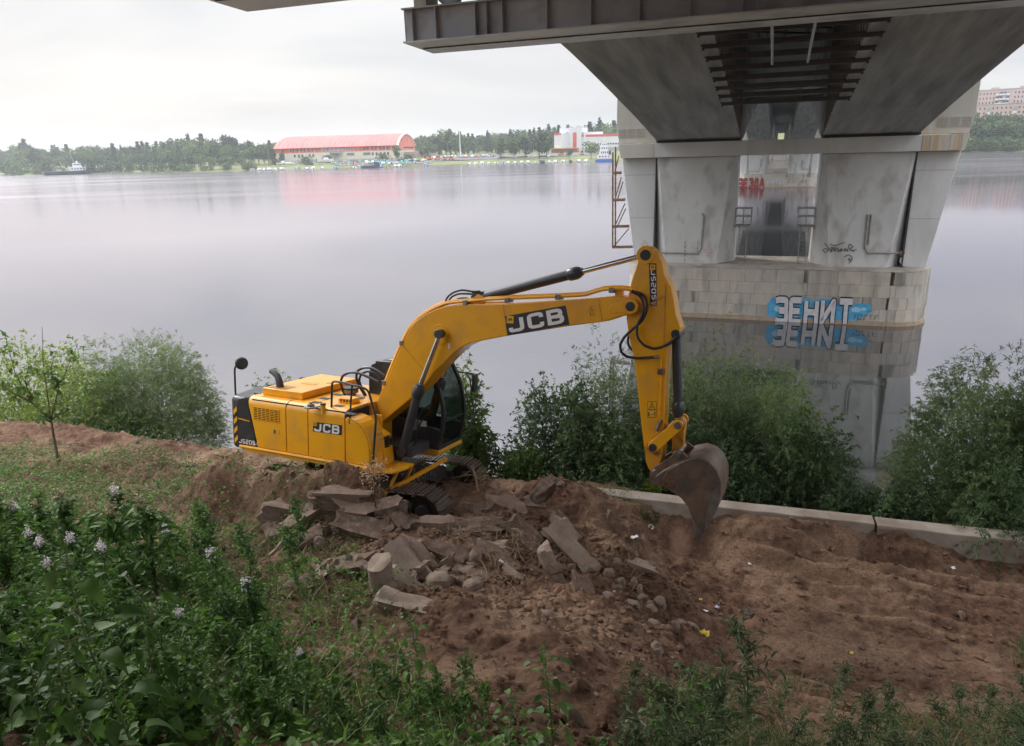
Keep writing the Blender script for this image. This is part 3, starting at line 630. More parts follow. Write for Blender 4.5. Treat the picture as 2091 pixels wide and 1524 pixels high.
def height(x, y, fine=True):
    x = np.asarray(x, float); y = np.asarray(y, float)
    u = x * EU[0] + y * EU[1]; v = x * EV[0] + y * EV[1]
    h = base_h(x, y)
    for (mx_, my_, hh, ra, rb, an) in MOUNDS:
        c, s = math.cos(an), math.sin(an); a = (x - mx_) * c + (y - my_) * s; b = -(x - mx_) * s + (y - my_) * c
        q = (a / ra) ** 2 + (b / rb) ** 2; h = h + hh * np.exp(-q ** 1.25)
    if fine:
        land = sm(16, 13.5, v)
        h = h + land * .07 * fbm(x, y, .7, 2, 1.1)
        trench = sm(.2, 1.6, u) * sm(13.1, 12.2, v) * sm(5.5, 7.5, v)
        rough = land * (1 - .55 * trench)
        h = h + rough * .075 * (1 - np.abs(fbm(x, y, 1.7, 3, 5.2)) * 1.6)
        h = h + rough * .045 * fbm(x, y, 4.2, 3, 7.7) + land * .014 * fbm(x, y, 15.0, 2, 2.2)
        # clods: sharp small lumps
        cl = np.clip(fbm(x, y, 7.5, 3, 9.9) - .28, 0, 1); h = h + rough * .11 * cl
        # tooth marks of the bucket running along the trench
        h = h + trench * furrow(x, y, u, v)
    wl = np.clip(h - 2.72, 0, 9) * sm(12.75, 12.93, v) * sm(-2.95, -2.6, u) * sm(13.6, 13.5, v)
    return h - wl
def ground_at(px, py, fine=False):
    d = ray(px, py); lo = 1.0; t = 1.0; prev = None
    for i in range(400):
        P = CAM + d * t; hz = float(height(P[0], P[1], fine))
        if P[2] < hz:
            a, b = t - .15, t
            for _ in range(12):
                m = (a + b) / 2; Q = CAM + d * m
                if Q[2] < float(height(Q[0], Q[1], fine)): b = m
                else: a = m
            return CAM + d * b
        t += .15
        if P[2] < -1: break
    return P
def mound(px, py, z, hh, ra, rb, an=0.0):
    P = atz(px, py, z); MOUNDS.append((P[0], P[1], hh, ra, rb, an))
WA = -.29   # direction of the wall in plan
mound(880, 1120, 3.2, .38, 2.2, .9, WA)          # rubble heap
mound(1060, 1090, 3.0, .32, 1.0, .8, WA)
mound(640, 1075, 3.1, .30, 1.0, .7, WA)
mound(1010, 1290, 3.8, .30, 1.3, .45, -.7)       # ridge of dirt coming forward
mound(1180, 1420, 4.4, .22, .7, .4, -.9)
mound(1180, 1050, 2.6, .34, .7, .5, -.5)
mound(1250, 1020, 2.4, .30, 1.1, .35, WA)        # spoil in front of the wall
mound(1100, 1020, 2.6, .2, .9, .5, WA)
mound(1400, 1110, 2.1, -.28, 1.1, .7, WA)        # hole under the bucket
mound(1560, 1045, 2.2, .16, .7, .22, WA)
mound(1300, 1190, 2.5, .28, 1.0, .30, -.75)      # dark lip of roots and stones
mound(300, 960, 2.9, .32, 1.3, .5, WA)
mound(150, 880, 2.75, .25, 3.0, .45, WA)
mound(420, 910, 2.75, .15, 1.6, .4, WA)
MOUNDS.append((-4.35, 12.05, .86, 1.75, .46, -.42)); MOUNDS.append((-5.9, 12.9, .55, .8, .6, -.42)); MOUNDS.append((-2.6, 11.1, .45, .8, .42, -.5)); MOUNDS.append((-2.85, 11.62, .42, .7, .36, -.42))          # earth heaped over the near track
mound(1750, 1060, 2.2, .10, .8, .3, WA)
mound(1900, 1120, 2.0, .10, 1.2, .3, WA)
mound(250, 1040, 3.6, .20, .9, .5, WA)
def axis_grid(stops):
    out = []
    for (a, b, st) in stops:
        n = max(1, int(round((b - a) / st))); out += list(np.linspace(a, b, n, endpoint=False))
    out.append(stops[-1][1]); return np.array(out)
gu = axis_grid([(-70, -24, 2.0), (-24, -17, .3), (-17, -9, .09), (-9, 8.2, .042), (8.2, 10, .12), (10, 20, .5), (20, 70, 2.5)])
gv = axis_grid([(-30, -4, 2.0), (-4, 1.5, .3), (1.5, 3, .07), (3, 14.0, .045), (14.0, 22, .2), (22, 40, 1.5)])
UU, VV = np.meshgrid(gu, gv, indexing='ij')
X = EU[0] * UU + EV[0] * VV; Y = EU[1] * UU + EV[1] * VV; Z = height(X, Y)
nu, nv = UU.shape; idx = np.arange(nu * nv).reshape(nu, nv)
F = np.stack([idx[:-1, :-1], idx[1:, :-1], idx[1:, 1:], idx[:-1, 1:]], -1).reshape(-1, 4)
def soil_mat():
    m = bpy.data.materials.new('dug_soil'); m.use_nodes = True; t = m.node_tree; p = t.nodes['Principled BSDF']
    co = nd(t, 'ShaderNodeTexCoord')
    def noise(sc, de, ro=.6, v=None):
        n = nd(t, 'ShaderNodeTexNoise'); n.inputs['Scale'].default_value = sc; n.inputs['Detail'].default_value = de; n.inputs['Roughness'].default_value = ro
        t.links.new(v or co.outputs['Object'], n.inputs['Vector']); return n.outputs['Fac']
    def ramp(src, a, b, ca, cb):
        r = nd(t, 'ShaderNodeValToRGB'); r.color_ramp.elements[0].position = a; r.color_ramp.elements[1].position = b; r.color_ramp.elements[0].color = (*ca, 1); r.color_ramp.elements[1].color = (*cb, 1)
        t.links.new(src, r.inputs[0]); return r.outputs[0]
    def mix(f, a, b):
        n = nd(t, 'ShaderNodeMix', data_type='RGBA'); t.links.new(f, n.inputs[0]); t.links.new(a, n.inputs[6]); t.links.new(b, n.inputs[7]); return n.outputs[2]
    base = ramp(noise(9, 6), .35, .65, (.085, .046, .030), (.21, .120, .078))
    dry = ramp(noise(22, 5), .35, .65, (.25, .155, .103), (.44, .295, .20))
    big = ramp(noise(.55, 5), .46, .60, (0, 0, 0), (.75, .75, .75))
    c = mix(big, base, dry)
    dk = ramp(noise(1.7, 5), .55, .72, (0, 0, 0), (.7, .7, .7)); dark = ramp(noise(30, 3), .3, .7, (.038, .022, .015), (.08, .045, .031))
    c = mix(dk, c, dark)
    sp = ramp(noise(85, 2), .70, .74, (0, 0, 0), (.55, .55, .55)); st = ramp(noise(40, 2), .3, .7, (.3, .24, .19), (.5, .44, .38))
    c = mix(sp, c, st)
    att = nd(t, 'ShaderNodeAttribute'); att.attribute_name = 'tint'; ma = nd(t, 'ShaderNodeMath', operation='MULTIPLY'); ma.inputs[1].default_value = .95; t.links.new(att.outputs['Fac'], ma.inputs[0]); c = mix(ma.outputs[0], c, dry)  # crest mask lightens furrow tops: painted ridge light as well as dry earth
    t.links.new(c, p.inputs['Base Color']); p.inputs['Roughness'].default_value = .95; p.inputs['Specular IOR Level'].default_value = .2
    b1 = nd(t, 'ShaderNodeBump'); b1.inputs['Strength'].default_value = 1.0; b1.inputs['Distance'].default_value = .045; t.links.new(noise(26, 7, .7), b1.inputs['Height'])
    b2 = nd(t, 'ShaderNodeBump'); b2.inputs['Strength'].default_value = .8; b2.inputs['Distance'].default_value = .018; t.links.new(noise(110, 4, .7), b2.inputs['Height']); t.links.new(b1.outputs[0], b2.inputs['Normal'])
    t.links.new(b2.outputs[0], p.inputs['Normal']); return m
M_['soil'] = soil_mat()
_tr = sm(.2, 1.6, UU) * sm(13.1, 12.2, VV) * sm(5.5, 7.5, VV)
_crest_light = np.clip((furrow(X, Y, UU, VV) - .05) * 9, 0, 1) * _tr * np.clip(.7 + fbm(X, Y, .6, 3, 12.1), .1, 1)  # pale ridge crests: dry soil, plus light on the ridges put into the colour
gr = np_mesh('ground', np.stack([X, Y, Z], -1).reshape(-1, 3), F, M_['soil'], cols=_crest_light.ravel()); tag(gr, kind='structure')

# ------------------------------------------------------------------ concrete retaining wall along the bank
M_['wall'] = mat('wall_concrete', (.24, .20, .165), (.34, .30, .26), 1.2, rough=.9, bump=.5, bscale=22, c3=(.17, .12, .085), s3=1.6, f3=.7)
wall = thing('retaining_wall', 'low weathered concrete retaining wall running along the top of the river bank', 'wall')
VW = 13.22
rs = random.Random(9)
for i, (u0, u1, z1, th) in enumerate(((-34, -27.5, 2.70, .28), (-27.45, -20.6, 2.70, .28), (-20.55, -14.2, 2.70, .28), (-14.15, -8.3, 2.68, .28), (-8.25, -2.72, 2.70, .28), (-2.68, 2.93, 2.80, .30), (2.97, 8.95, 2.79, .34), (9.0, 14.9, 2.78, .34), (14.95, 21, 2.78, .42), (21.05, 28, 2.78, .42))):
    mb = MB(); n = int((u1 - u0) / .35); rings = []
    for k in range(n + 1):
        u = u0 + (u1 - u0) * k / n; j = lambda s: rs.uniform(-s, s)
        rings.append([uv(u, VW - th + j(.008), .9), uv(u, VW, .9), uv(u, VW + j(.006), z1 + j(.006)), uv(u, VW - th + j(.012), z1 - .008 + j(.008)), uv(u, VW - th - .012 + j(.008), z1 - .05 + j(.012))])
    mb.loft(rings); mb.build('wall_block', M_['wall'], wall, bevel=.012, smooth=25)

# ================================================================== FAR BANK
SHX = [-2600, -1100, -700, -420, -242, -119, -12, 67, 200, 303, 420, 760, 1300, 2600]
SHY = [2400, 1150, 860, 681, 578, 541, 546, 509, 498, 450, 405, 340, 300, 260]
def shore_y(x): return np.interp(x, SHX, SHY)
def land_h(x, y):
    d = np.asarray(y) - shore_y(x)
    k = sm(-330, -230, np.asarray(x, float)) * sm(330, 200, np.asarray(x, float))
    hi = np.interp(d, [-6, 0, 3, 10, 40, 90, 200, 500, 1200, 2600], [-1.5, -.05, .8, 1.3, 3.2, 5.6, 7.5, 14, 26, 30])
    lo = np.interp(d, [-6, 0, 3, 15, 60, 200, 500, 1200, 2600], [-1.5, -.05, .6, 1.0, 2.0, 4.5, 10, 22, 30])
    r = np.interp(d, [-6, 0, 3, 20, 60, 120, 300, 1200, 2600], [-1.5, -.05, .8, 2.5, 10, 20, 26, 30, 34]); kr = sm(225, 270, np.asarray(x, float))
    return (hi * k + lo * (1 - k)) * (1 - kr) + r * kr
xs = axis_grid([(-2600, -800, 60), (-800, 800, 10), (800, 2600, 60)]); ds = np.array([-8, -3, 0, 1.5, 3, 6, 10, 20, 40, 65, 90, 130, 200, 300, 500, 800, 1200, 2000])
V = []
for x in xs:
    for d in ds:
        y = float(shore_y(x)) + d; V.append((x, y, float(land_h(x, y)) + (.25 * math.sin(x * .09 + d) if 2 < d < 60 else 0)))
n = len(ds); F = [(i * n + j, (i + 1) * n + j, (i + 1) * n + j + 1, i * n + j + 1) for i in range(len(xs) - 1) for j in range(n - 1)]
M_['fargrass'] = mat('far_bank_grass', (.085, .12, .035), (.16, .18, .06), .05, rough=.95, c3=(.17, .145, .09), s3=.035, f3=.7)
tag(np_mesh('far_bank', V, F, M_['fargrass']), kind='structure')
# asphalt lot between the trees and the moored boats
def land_patch(name, poly_px, m, dz=.25, kind='structure'):
    pass
def land_at(px, D):
    """point on the far land at picture column px and range D"""
    d = ray(px, 330); a = math.atan2(d[0], d[1]); x, y = D * math.sin(a), D * math.cos(a); return np.array([x, y, float(land_h(x, y))])
def shore_at(px, dd=0.0):
    """point on the shoreline (pushed inland by dd) seen at column px"""
    lo, hi = 300.0, 1600.0
    for _ in range(40):
        m = (lo + hi) / 2; P = land_at(px, m)
        if P[1] - shore_y(P[0]) > dd: hi = m
        else: lo = m
    return land_at(px, hi)
def pypx(P):
    c = RC @ (np.array(P) - CAM); return 1045.5 + FPX * c[0] / c[2], 762 + FPX * c[1] / c[2]
def top_z(px, P, ytop):
    """height above the ground that brings the top of something at P to picture row ytop"""
    f = RC[2]; lo = 0.0; hi = min(120.0, ((np.array(P) - CAM) @ f - .3) / abs(f[2]))
    for _ in range(30):
        m = (lo + hi) / 2
        if pypx((P[0], P[1], P[2] + m))[1] < ytop: hi = m
        else: lo = m
    return lo
lot = MB(); ring = []
M_['asph'] = mat('lot_asphalt', (.10, .10, .105), (.14, .135, .13), .1, rough=.9)
fr_, bk_ = [], []
for px in range(880, 1260, 20):
    P = shore_at(px, 34 if px < 1040 else 50); fr_.append((P[0], P[1], float(land_h(P[0], P[1])) + .45)); P = shore_at(px, 88); bk_.append((P[0], P[1], float(land_h(P[0], P[1])) + .45))
lot.add(fr_ + bk_, [(i, i + 1, len(fr_) + i + 1, len(fr_) + i) for i in range(len(fr_) - 1)])
tag(lot.build('parking_lot', M_['asph'], smooth=0), kind='structure')
# ================================================================== EXCAVATOR
def rot3(yaw, pt, rl):
    return Matrix.Rotation(yaw, 4, 'Z') @ Matrix.Rotation(pt, 4, 'Y') @ Matrix.Rotation(rl, 4, 'X')
EXM = Matrix.Translation((-3.0, 13.35, 2.55)) @ rot3(-.42, 0, -.14)
_M3 = np.array(EXM)[:3, :3]; _T3 = np.array(EXM)[:3, 3]
def my(px, py, Y):
    d = _M3.T @ ray(px, py); o = _M3.T @ (CAM - _T3); return o + d * ((Y - o[1]) / d[1])
def mz(px, py, Zq):
    d = _M3.T @ ray(px, py); o = _M3.T @ (CAM - _T3); return o + d * ((Zq - o[2]) / d[2])
def mxx_(px, py, Xq):
    d = _M3.T @ ray(px, py); o = _M3.T @ (CAM - _T3); return o + d * ((Xq - o[0]) / d[0])
ex = thing('excavator', 'yellow tracked excavator on the dug up bank, boom raised and bucket hanging to the right', 'excavator', M=EXM)
YL = M_['yellow']
def polyY(pts, Y): return [(float(p[0]), float(p[2])) for p in (my(a, b, Y) for a, b in pts)]
# ---- boom
BY = -.27
boom_px = [(760, 841), (775, 806), (789, 775), (812, 722), (832, 680), (846, 658), (868, 642), (890, 631), (910, 625), (930, 622), (1027, 621), (1140, 614), (1212, 609), (1240, 606), (1262, 605), (1284, 611), (1297, 617), (1302, 627), (1298, 638), (1283, 644), (1264, 648), (1246, 655), (1229, 658), (1163, 666), (1100, 676), (1037, 686), (985, 696), (958, 702), (938, 712), (921, 726), (903, 745), (889, 758), (866, 787), (838, 815), (805, 842), (771, 870), (760, 883), (746, 886), (736, 877), (736, 864), (744, 852)]
bp_ = polyY(boom_px, BY)
mb = MB(); mb.prism(bp_, BY, -BY); boom = mb.build('boom', YL, ex, bevel=.018, smooth=28, seg=3)
# welded edge rim: slightly inset side plate line
def tube_px(pts, Y, r, name, m, parent=ex, n=8, cyl=None):
    mb = MB(); P = []
    for i, (a, b) in enumerate(pts): P.append(my(a, b, Y[i] if hasattr(Y, '__len__') else Y))
    # smooth the path
    Q = [P[0]]
    for i in range(1, len(P) - 1):
        a, b, c = P[i - 1], P[i], P[i + 1]; p0 = b + (a - b) * .3; p1 = b + (c - b) * .3
        Q += [(1 - t) ** 2 * p0 + 2 * t * (1 - t) * b + t * t * p1 for t in (0, .5, 1)]
    Q.append(P[-1]); mb.tube(Q, r, n); return mb.build(name, m, parent)
def disc(c, r, y0, y1, name, m, parent, n=24, bevel=.006):
    mb = MB(); mb.tube([(c[0], y0, c[2]), (c[0], y1, c[2])], r, n); return mb.build(name, m, parent, bevel=bevel)
tip = my(1288, 626, BY); foot = my(750, 870, BY)
disc(tip, .125, BY - .035, -BY + .035, 'pin_boss', YL, boom); disc(tip, .078, BY - .05, -BY + .05, 'pin', M_['black'], boom)
disc(foot, .15, BY - .045, -BY + .045, 'pin_boss', YL, boom); disc(foot, .08, BY - .07, -BY + .07, 'pin', M_['black'], boom)
# raised reinforcement at the tip
mb = MB(); mb.prism(polyY([(1248, 622), (1290, 617), (1292, 637), (1250, 640), (1243, 632)], BY), BY - .022, BY - .002); mb.build('tip_plate', YL, boom, bevel=.008)
mb = MB(); mb.prism(polyY([(1232, 614), (1262, 609), (1285, 616), (1284, 640), (1262, 646), (1236, 654), (1232, 640)], BY), BY - .010, BY - .001); mb.build('tip_doubler', YL, boom, bevel=.005)
pc = my(898, 683, BY); disc(pc, .19, BY - .012, BY - .001, 'boss_plate', YL, boom, 32)
# weld seams
for a, b in (((1027, 622), (1036, 684)), ((1222, 609), (1229, 656)), ((822, 705), (868, 760))):
    pa, pb = my(*a, BY - .003), my(*b, BY - .003); mb = MB(); mb.bar(pa, pb, .012, .006, (0, 1, 0)); mb.build('weld_seam', M_['yellow_dirty'], boom)
# hydraulic pipes along the back of the boom
pp = [(782, 795), (796, 758), (813, 718), (833, 676), (856, 650), (884, 631), (912, 619), (960, 615), (1010, 611), (1060, 609), (1110, 607), (1160, 605), (1196, 603), (1216, 596), (1236, 591), (1268, 590), (1288, 592), (1300, 598)]
tube_px(pp, -.235, .026, 'hydraulic_pipe', YL, boom, 10)
tube_px([(a, b - 3) for a, b in pp], -.12, .026, 'hydraulic_pipe', YL, boom, 10)
tube_px([(a, b - 5) for a, b in pp], .10, .022, 'hydraulic_pipe', YL, boom, 10)
tube_px([(a + 4, b + 1) for a, b in pp[:8]] + [(1000, 618), (1040, 617)], -.20, .015, 'hydraulic_pipe', YL, boom)
for a, b in ((826, 699), (790, 780), (955, 617), (1040, 612), (1143, 606), (1252, 592)):
    c = my(a, b, -.16); mb = MB(); mb.box(c[0] - .045, c[0] + .045, -.28, -.07, c[2] - .05, c[2] + .04); mb.build('pipe_clamp', M_['steel'], boom, bevel=.006)
mb = MB(); mb.prism(polyY([(1253, 594), (1268, 594), (1268, 612), (1262, 622), (1254, 622)], BY), -.20, -.05); mb.build('pipe_bracket', YL, boom, bevel=.005)
# bracket of the arm cylinder
mb = MB()
for y in (-.16, .12): mb.prism(polyY([(950, 622), (968, 607), (976, 601), (986, 606), (990, 621)], y), y, y + .035)
mb.build('cylinder_bracket', YL, boom, bevel=.006)
# ---- hydraulic cylinders
def cylinder(p0, pg, p1, r, rr, name, parent=ex, cap=None):
    p0, pg, p1 = [np.array(q, float) for q in (p0, pg, p1)]; d = (p1 - p0) / np.linalg.norm(p1 - p0)
    e = thing_part(name, parent)
    mb = MB(); mb.tube([p0 + d * .05, pg], r, 20); g = pg - d * .22
    mb.tube([g, g + d * .03, g + d * .17, g + d * .24], [r * 1.05, r * 1.28, r * 1.28, r * 1.0], 20); mb.tube([pg, pg + d * .06], r * .8, 16)
    mb.tube([p0 - np.array([0, .09, 0]), p0 + np.array([0, .09, 0])], r * 1.15, 16)
    mb.build('barrel', M_['cyl'], e, bevel=.004)
    mb = MB(); mb.tube([pg + d * .02, p1 - d * .06], rr, 16); mb.build('rod', M_['chrome'], e)
    mb = MB(); mb.tube([p1 - np.array([0, .075, 0]), p1 + np.array([0, .075, 0])], r * .95, 18); mb.build('rod_eye', M_['cyl'], e, bevel=.006)
    return e
def thing_part(name, parent):
    e = bpy.data.objects.new(name, None); COL.objects.link(e); e.parent = parent; return e
cylinder(my(975, 610, -.02), my(1184, 556, -.02), my(1318, 521, -.02), .088, .046, 'arm_cylinder')
for y in (-.42, .42):
    b0 = my(822, 922, -.42); b1 = my(857, 790, -.42); b2 = my(898, 682, -.42)
    b0, b1, b2 = [np.array([q[0], y, q[2]]) for q in (b0, b1, b2)]
    cylinder(b0, b1, b2, .088, .045, 'boom_cylinder')
cylinder(my(1381, 683, 0), my(1385, 846, 0), my(1385, 862, 0), .078, .04, 'bucket_cylinder')
# ---- arm
AY = -.19
arm_px = [(1303, 524), (1308, 513), (1319, 507), (1339, 514), (1352, 535), (1356, 561), (1363, 574), (1371, 587), (1377, 618), (1380, 642), (1386, 658), (1390, 670), (1387, 682), (1374, 690), (1366, 700), (1362, 724), (1359, 778), (1356, 864), (1354, 888), (1352, 934), (1344, 962), (1331, 966), (1323, 955), (1319, 942), (1310, 871), (1296, 741), (1290, 712), (1283, 682), (1279, 650), (1281, 613), (1289, 575), (1301, 540)]
mb = MB(); mb.prism(polyY(arm_px, AY), AY, -AY); arm = mb.build('arm', YL, ex, bevel=.016, smooth=28, seg=3)
mb = MB()
mb.bar(my(1290, 648, AY - .004), my(1352, 604, AY - .004), .014, .01, (0, 1, 0)); mb.bar(my(1290, 652, AY - .004), my(1357, 605, AY - .004), .006, .008, (0, 1, 0)); mb.build('weld_seam', M_['yellow_dirty'], arm)
mb = MB(); mb.bar(my(1359, 580, AY - .004), my(1356, 700, AY - .004), .012, .008, (0, 1, 0)); mb.build('weld_seam', M_['yellow_dirty'], arm)
at_ = my(1318, 521, AY); disc(at_, .085, AY - .03, -AY + .03, 'pin', M_['black'], arm); disc(at_, .15, AY - .012, -AY + .012, 'pin_boss', YL, arm)
pk = my(1380, 682, AY); disc(pk, .07, AY - .05, -AY + .05, 'pin', M_['black'], arm)
lk = my(1335, 912, AY); disc(lk, .12, AY - .03, -AY + .03, 'pin_boss', M_['yellow_dirty'], arm); disc(lk, .07, AY - .10, -AY + .10, 'pin', M_['black'], arm)
tube_px([(1350, 730), (1349, 790), (1346, 850)], AY - .025, .014, 'grease_pipe', YL, arm)
mb = MB(); c = my(1349, 759, AY - .03); mb.box(c[0] - .05, c[0] + .05, AY - .06, AY - .001, c[2] - .05, c[2] + .05); mb.build('pipe_clamp', M_['steel'], arm, bevel=.006)
mb = MB(); mb.tube([my(1341, 880, AY - .04), my(1345, 868, AY - .04), my(1351, 858, AY - .04)], .03, 8); mb.build('grease_fitting', M_['steel'], arm)
# worn paint plate at the foot of the arm
mb = MB(); mb.prism(polyY([(1314, 908), (1322, 918), (1338, 926), (1350, 922), (1350, 936), (1341, 958), (1331, 962), (1322, 948)], AY), AY - .004, AY - .0015); mb.build('worn_paint', M_['yellow_dirty'], arm, smooth=0)
# hoses from the boom tip to the arm
HY = AY - .10
tube_px([(1298, 597), (1309, 600), (1318, 608), (1322, 622), (1319, 640), (1310, 657), (1292, 672), (1275, 688), (1266, 704), (1268, 719), (1280, 729), (1300, 732), (1336, 730)], HY, .024, 'hose', M_['rubber'])
tube_px([(1290, 595), (1303, 601), (1312, 612), (1315, 626), (1312, 644), (1302, 662), (1300, 678), (1303, 692), (1315, 706), (1334, 713), (1352, 709), (1370, 699), (1381, 688)], HY - .02, .022, 'hose', M_['rubber'])
tube_px([(1310, 657), (1290, 676), (1282, 690), (1283, 706), (1292, 716)], .12, .022, 'hose', M_['rubber'])
for p, q in (((1290, 595), (1306, 602)), ((1336, 730), (1345, 729)), ((1358, 706), (1370, 699))): tube_px([p, q], HY, .032, 'hose_end', M_['steel'])
# hoses over the foot of the arm cylinder
tube_px([(907, 622), (914, 606), (926, 597), (944, 592), (965, 596), (980, 595)], -.12, .019, 'hose', M_['rubber'])
tube_px([(913, 620), (922, 606), (936, 600), (956, 600), (974, 602), (988, 598)], -.02, .019, 'hose', M_['rubber'])
tube_px([(922, 618), (936, 609), (952, 608), (964, 612)], .08, .010, 'hose', M_['rubber'])
mb = MB(); mb.box(*[q for q in (my(978, 597, 0)[0] - .1, my(978, 597, 0)[0] + .12, -.09, .05)], my(978, 597, 0)[2] - .05, my(978, 597, 0)[2] + .02); mb.build('hose_manifold', M_['cyl'], ex, bevel=.01)
# ---- bucket link
def link(p0, p1, w0, w1, y, t, name, m):
    p0, p1 = np.array(p0), np.array(p1); d = p1 - p0; d[1] = 0; d /= np.linalg.norm(d); n = np.array([-d[2], 0, d[0]]); pts = []
    for k in range(9): a = math.pi / 2 + math.pi * k / 8; pts.append(p0 + w0 * (math.cos(a) * d + math.sin(a) * n))
    for k in range(9): a = -math.pi / 2 + math.pi * k / 8; pts.append(p1 + w1 * (math.cos(a) * d + math.sin(a) * n))
    mb = MB(); mb.prism([(q[0], q[2]) for q in pts], y, y + t); return mb.build(name, m, ex, bevel=.008, smooth=30)
for y in (-.275, .215): link(my(1335, 912, -.24), my(1385, 868, -.24), .095, .085, y, .06, 'tipping_link', YL)
link(my(1386, 866, -.10), my(1382, 926, -.10), .10, .085, -.12, .24, 'bucket_link', M_['yellow_dirty'])
disc(my(1385, 868, -.24), .06, -.31, .31, 'link_pin', M_['steel'], ex)
# ---- bucket
def bucket():
    bk = thing_part('bucket', ex); NY, W_ = -.52, 1.04
    side = [(1352, 992), (1353, 978), (1363, 962), (1380, 950), (1402, 940), (1426, 936), (1447, 944), (1463, 960), (1472, 984), (1472, 1012), (1464, 1042), (1452, 1066), (1437, 1088), (1424, 1076), (1413, 1058), (1405, 1036), (1390, 1017), (1370, 1004)]
    P = polyY(side, NY)
    for y0 in (NY, -NY - .035):
        mb = MB(); mb.prism(P, y0, y0 + .035); mb.build('side_plate', M_['bucket'], bk, bevel=.008, smooth=25)
    # curved shell from the ears round the back to the lip
    i0, i1 = 3, 12; out = P[i0:i1 + 1]
    c = (sum(p[0] for p in P) / len(P), sum(p[1] for p in P) / len(P)); inn = [(p[0] + (c[0] - p[0]) * .05, p[1] + (c[1] - p[1]) * .05) for p in out]
    mb = MB(); ring = out + inn[::-1]; mb.prism(ring, NY + .0352, -NY - .0352); mb.build('shell', M_['bucket'], bk, smooth=40)
    # wear strips on the outside of the near corner
    mb = MB(); s2 = polyY([(1471, 990), (1472, 1012), (1464, 1042), (1452, 1066), (1438, 1086), (1441, 1060), (1446, 1030), (1456, 1004)], NY); mb.prism(s2, NY - .014, NY - .001); mb.build('wear_plate', M_['steel_worn'], bk, bevel=.004, smooth=0)
    # ears up to the bucket pin
    for y0 in (-.33, .29):
        mb = MB(); mb.prism(polyY([(1328, 985), (1327, 966), (1338, 952), (1352, 944), (1372, 930), (1383, 917), (1396, 924), (1410, 937), (1425, 945), (1405, 966), (1380, 985), (1352, 994)], -.30), y0, y0 + .045); mb.build('ear', M_['bucket'], bk, bevel=.008, smooth=0)
    # top torsion box of the bucket
    mb = MB(); mb.prism(polyY([(1343, 968), (1356, 958), (1380, 944), (1400, 938), (1402, 950), (1380, 960), (1362, 972), (1350, 984)], -.3), NY + .036, -NY - .036); mb.build('top_box', M_['bucket'], bk, bevel=.01, smooth=0)
    mb = MB(); mb.prism(polyY([(1441, 1086), (1424, 1074), (1414, 1060), (1420, 1056), (1430, 1066), (1444, 1078)], NY), NY + .002, -NY - .002); mb.build('lip', M_['steel_worn'], bk, bevel=.006, smooth=0)
    for k in range(5):
        y = NY + .02 + k * (W_ - .15) / 4
        a = polyY([(1412, 1056), (1445, 1076), (1434, 1098), (1425, 1112), (1420, 1100), (1417, 1082)], NY)
        mb = MB(); cen = (sum(p[0] for p in a) / 6, sum(p[1] for p in a) / 6)
        mb.loft([[(p[0], y, p[1]) for p in a], [(p[0], y + .11, p[1]) for p in a]]); mb.build('tooth', M_['steel_worn'], bk, bevel=.012, smooth=30)
    disc(my(1341, 966, -.3), .07, -.36, .36, 'bucket_pin', M_['steel'], bk); disc(my(1383, 927, -.3), .065, -.36, .36, 'bucket_pin', M_['steel'], bk)
    mb = MB(); mb.ell((my(1368, 986, NY)[0], NY - .002, my(1368, 986, NY)[2]), (.10, .02, .12), 10, 6, jit=.1); mb.build('mud_patch', M_['soil'], bk)
    return bk
M_['steel_worn'] = mat('ground_polished_steel', (.24, .23, .225), (.13, .105, .09), 3, rough=.4, metal=.6, bump=.2, bscale=40)
bucket()

# ---- house: body of the upper structure, X forward, Y towards the cab side
ZB, ZT = 1.20, 2.27
def shoulder(z1=ZT, r=.16, y0=-1.235, yi=-.42, zb=ZB):
    pts = [(y0, zb)]
    for k in range(6): a = math.pi - (math.pi / 2) * k / 5; pts.append((y0 + r + r * math.cos(a), z1 - r + r * math.sin(a)))
    pts += [(yi, z1), (yi, zb)]; return pts
def yz_prism(mb, poly, x0, x1): mb.loft([[(x0, a, b) for a, b in poly], [(x1, a, b) for a, b in poly]])
xr, xa, xb, xc = -1.93, -1.13, -.60, .26
def panel(x0, x1, name='side_door', z0=ZB + .07, top=ZT, skew=0.0, m=None):
    mb = MB(); poly = shoulder(top, zb=z0)
    mb.loft([[(x0 - skew * ((b - z0) / (top - z0)), a, b) for a, b in poly], [(x1, a, b) for a, b in poly]])
    return mb.build(name, m or YL, ex, bevel=.012, smooth=30)
rear_door = panel(-1.86, xa - .006, skew=.24)
panel(xa + .006, xb - .006); mid = panel(xb + .006, xc - .006)
# dark core seen in the seams
mb = MB(); mb.box(-2.0, .3, -1.20, -.5, ZB + .05, ZT - .04); mb.build('body_core', M_['dark'], ex, smooth=0)
mb = MB(); mb.box(-2.0, .3, -.418, 1.0, ZB + .08, ZT - .002); mb.build('deck_top', YL, ex, bevel=.01)
mb = MB(); mb.prism([(-2.45, -1.0), (-2.2, -1.25), (.82, -1.25), (.84, -1.22), (.84, -.5), (.5, -.45), (.5, .3), (1.35, .3), (1.35, 1.2), (-1.0, 1.25), (-2.2, 1.25)], ZB - .06, ZB + .062, 'xy'); mb.build('platform_frame', YL, ex, bevel=.02, smooth=30)
mb = MB(); mb.tube([(-2.3, -1.262, ZB + .04), (.80, -1.262, ZB + .04)], .028, 8); mb.build('sill_rail', YL, ex)
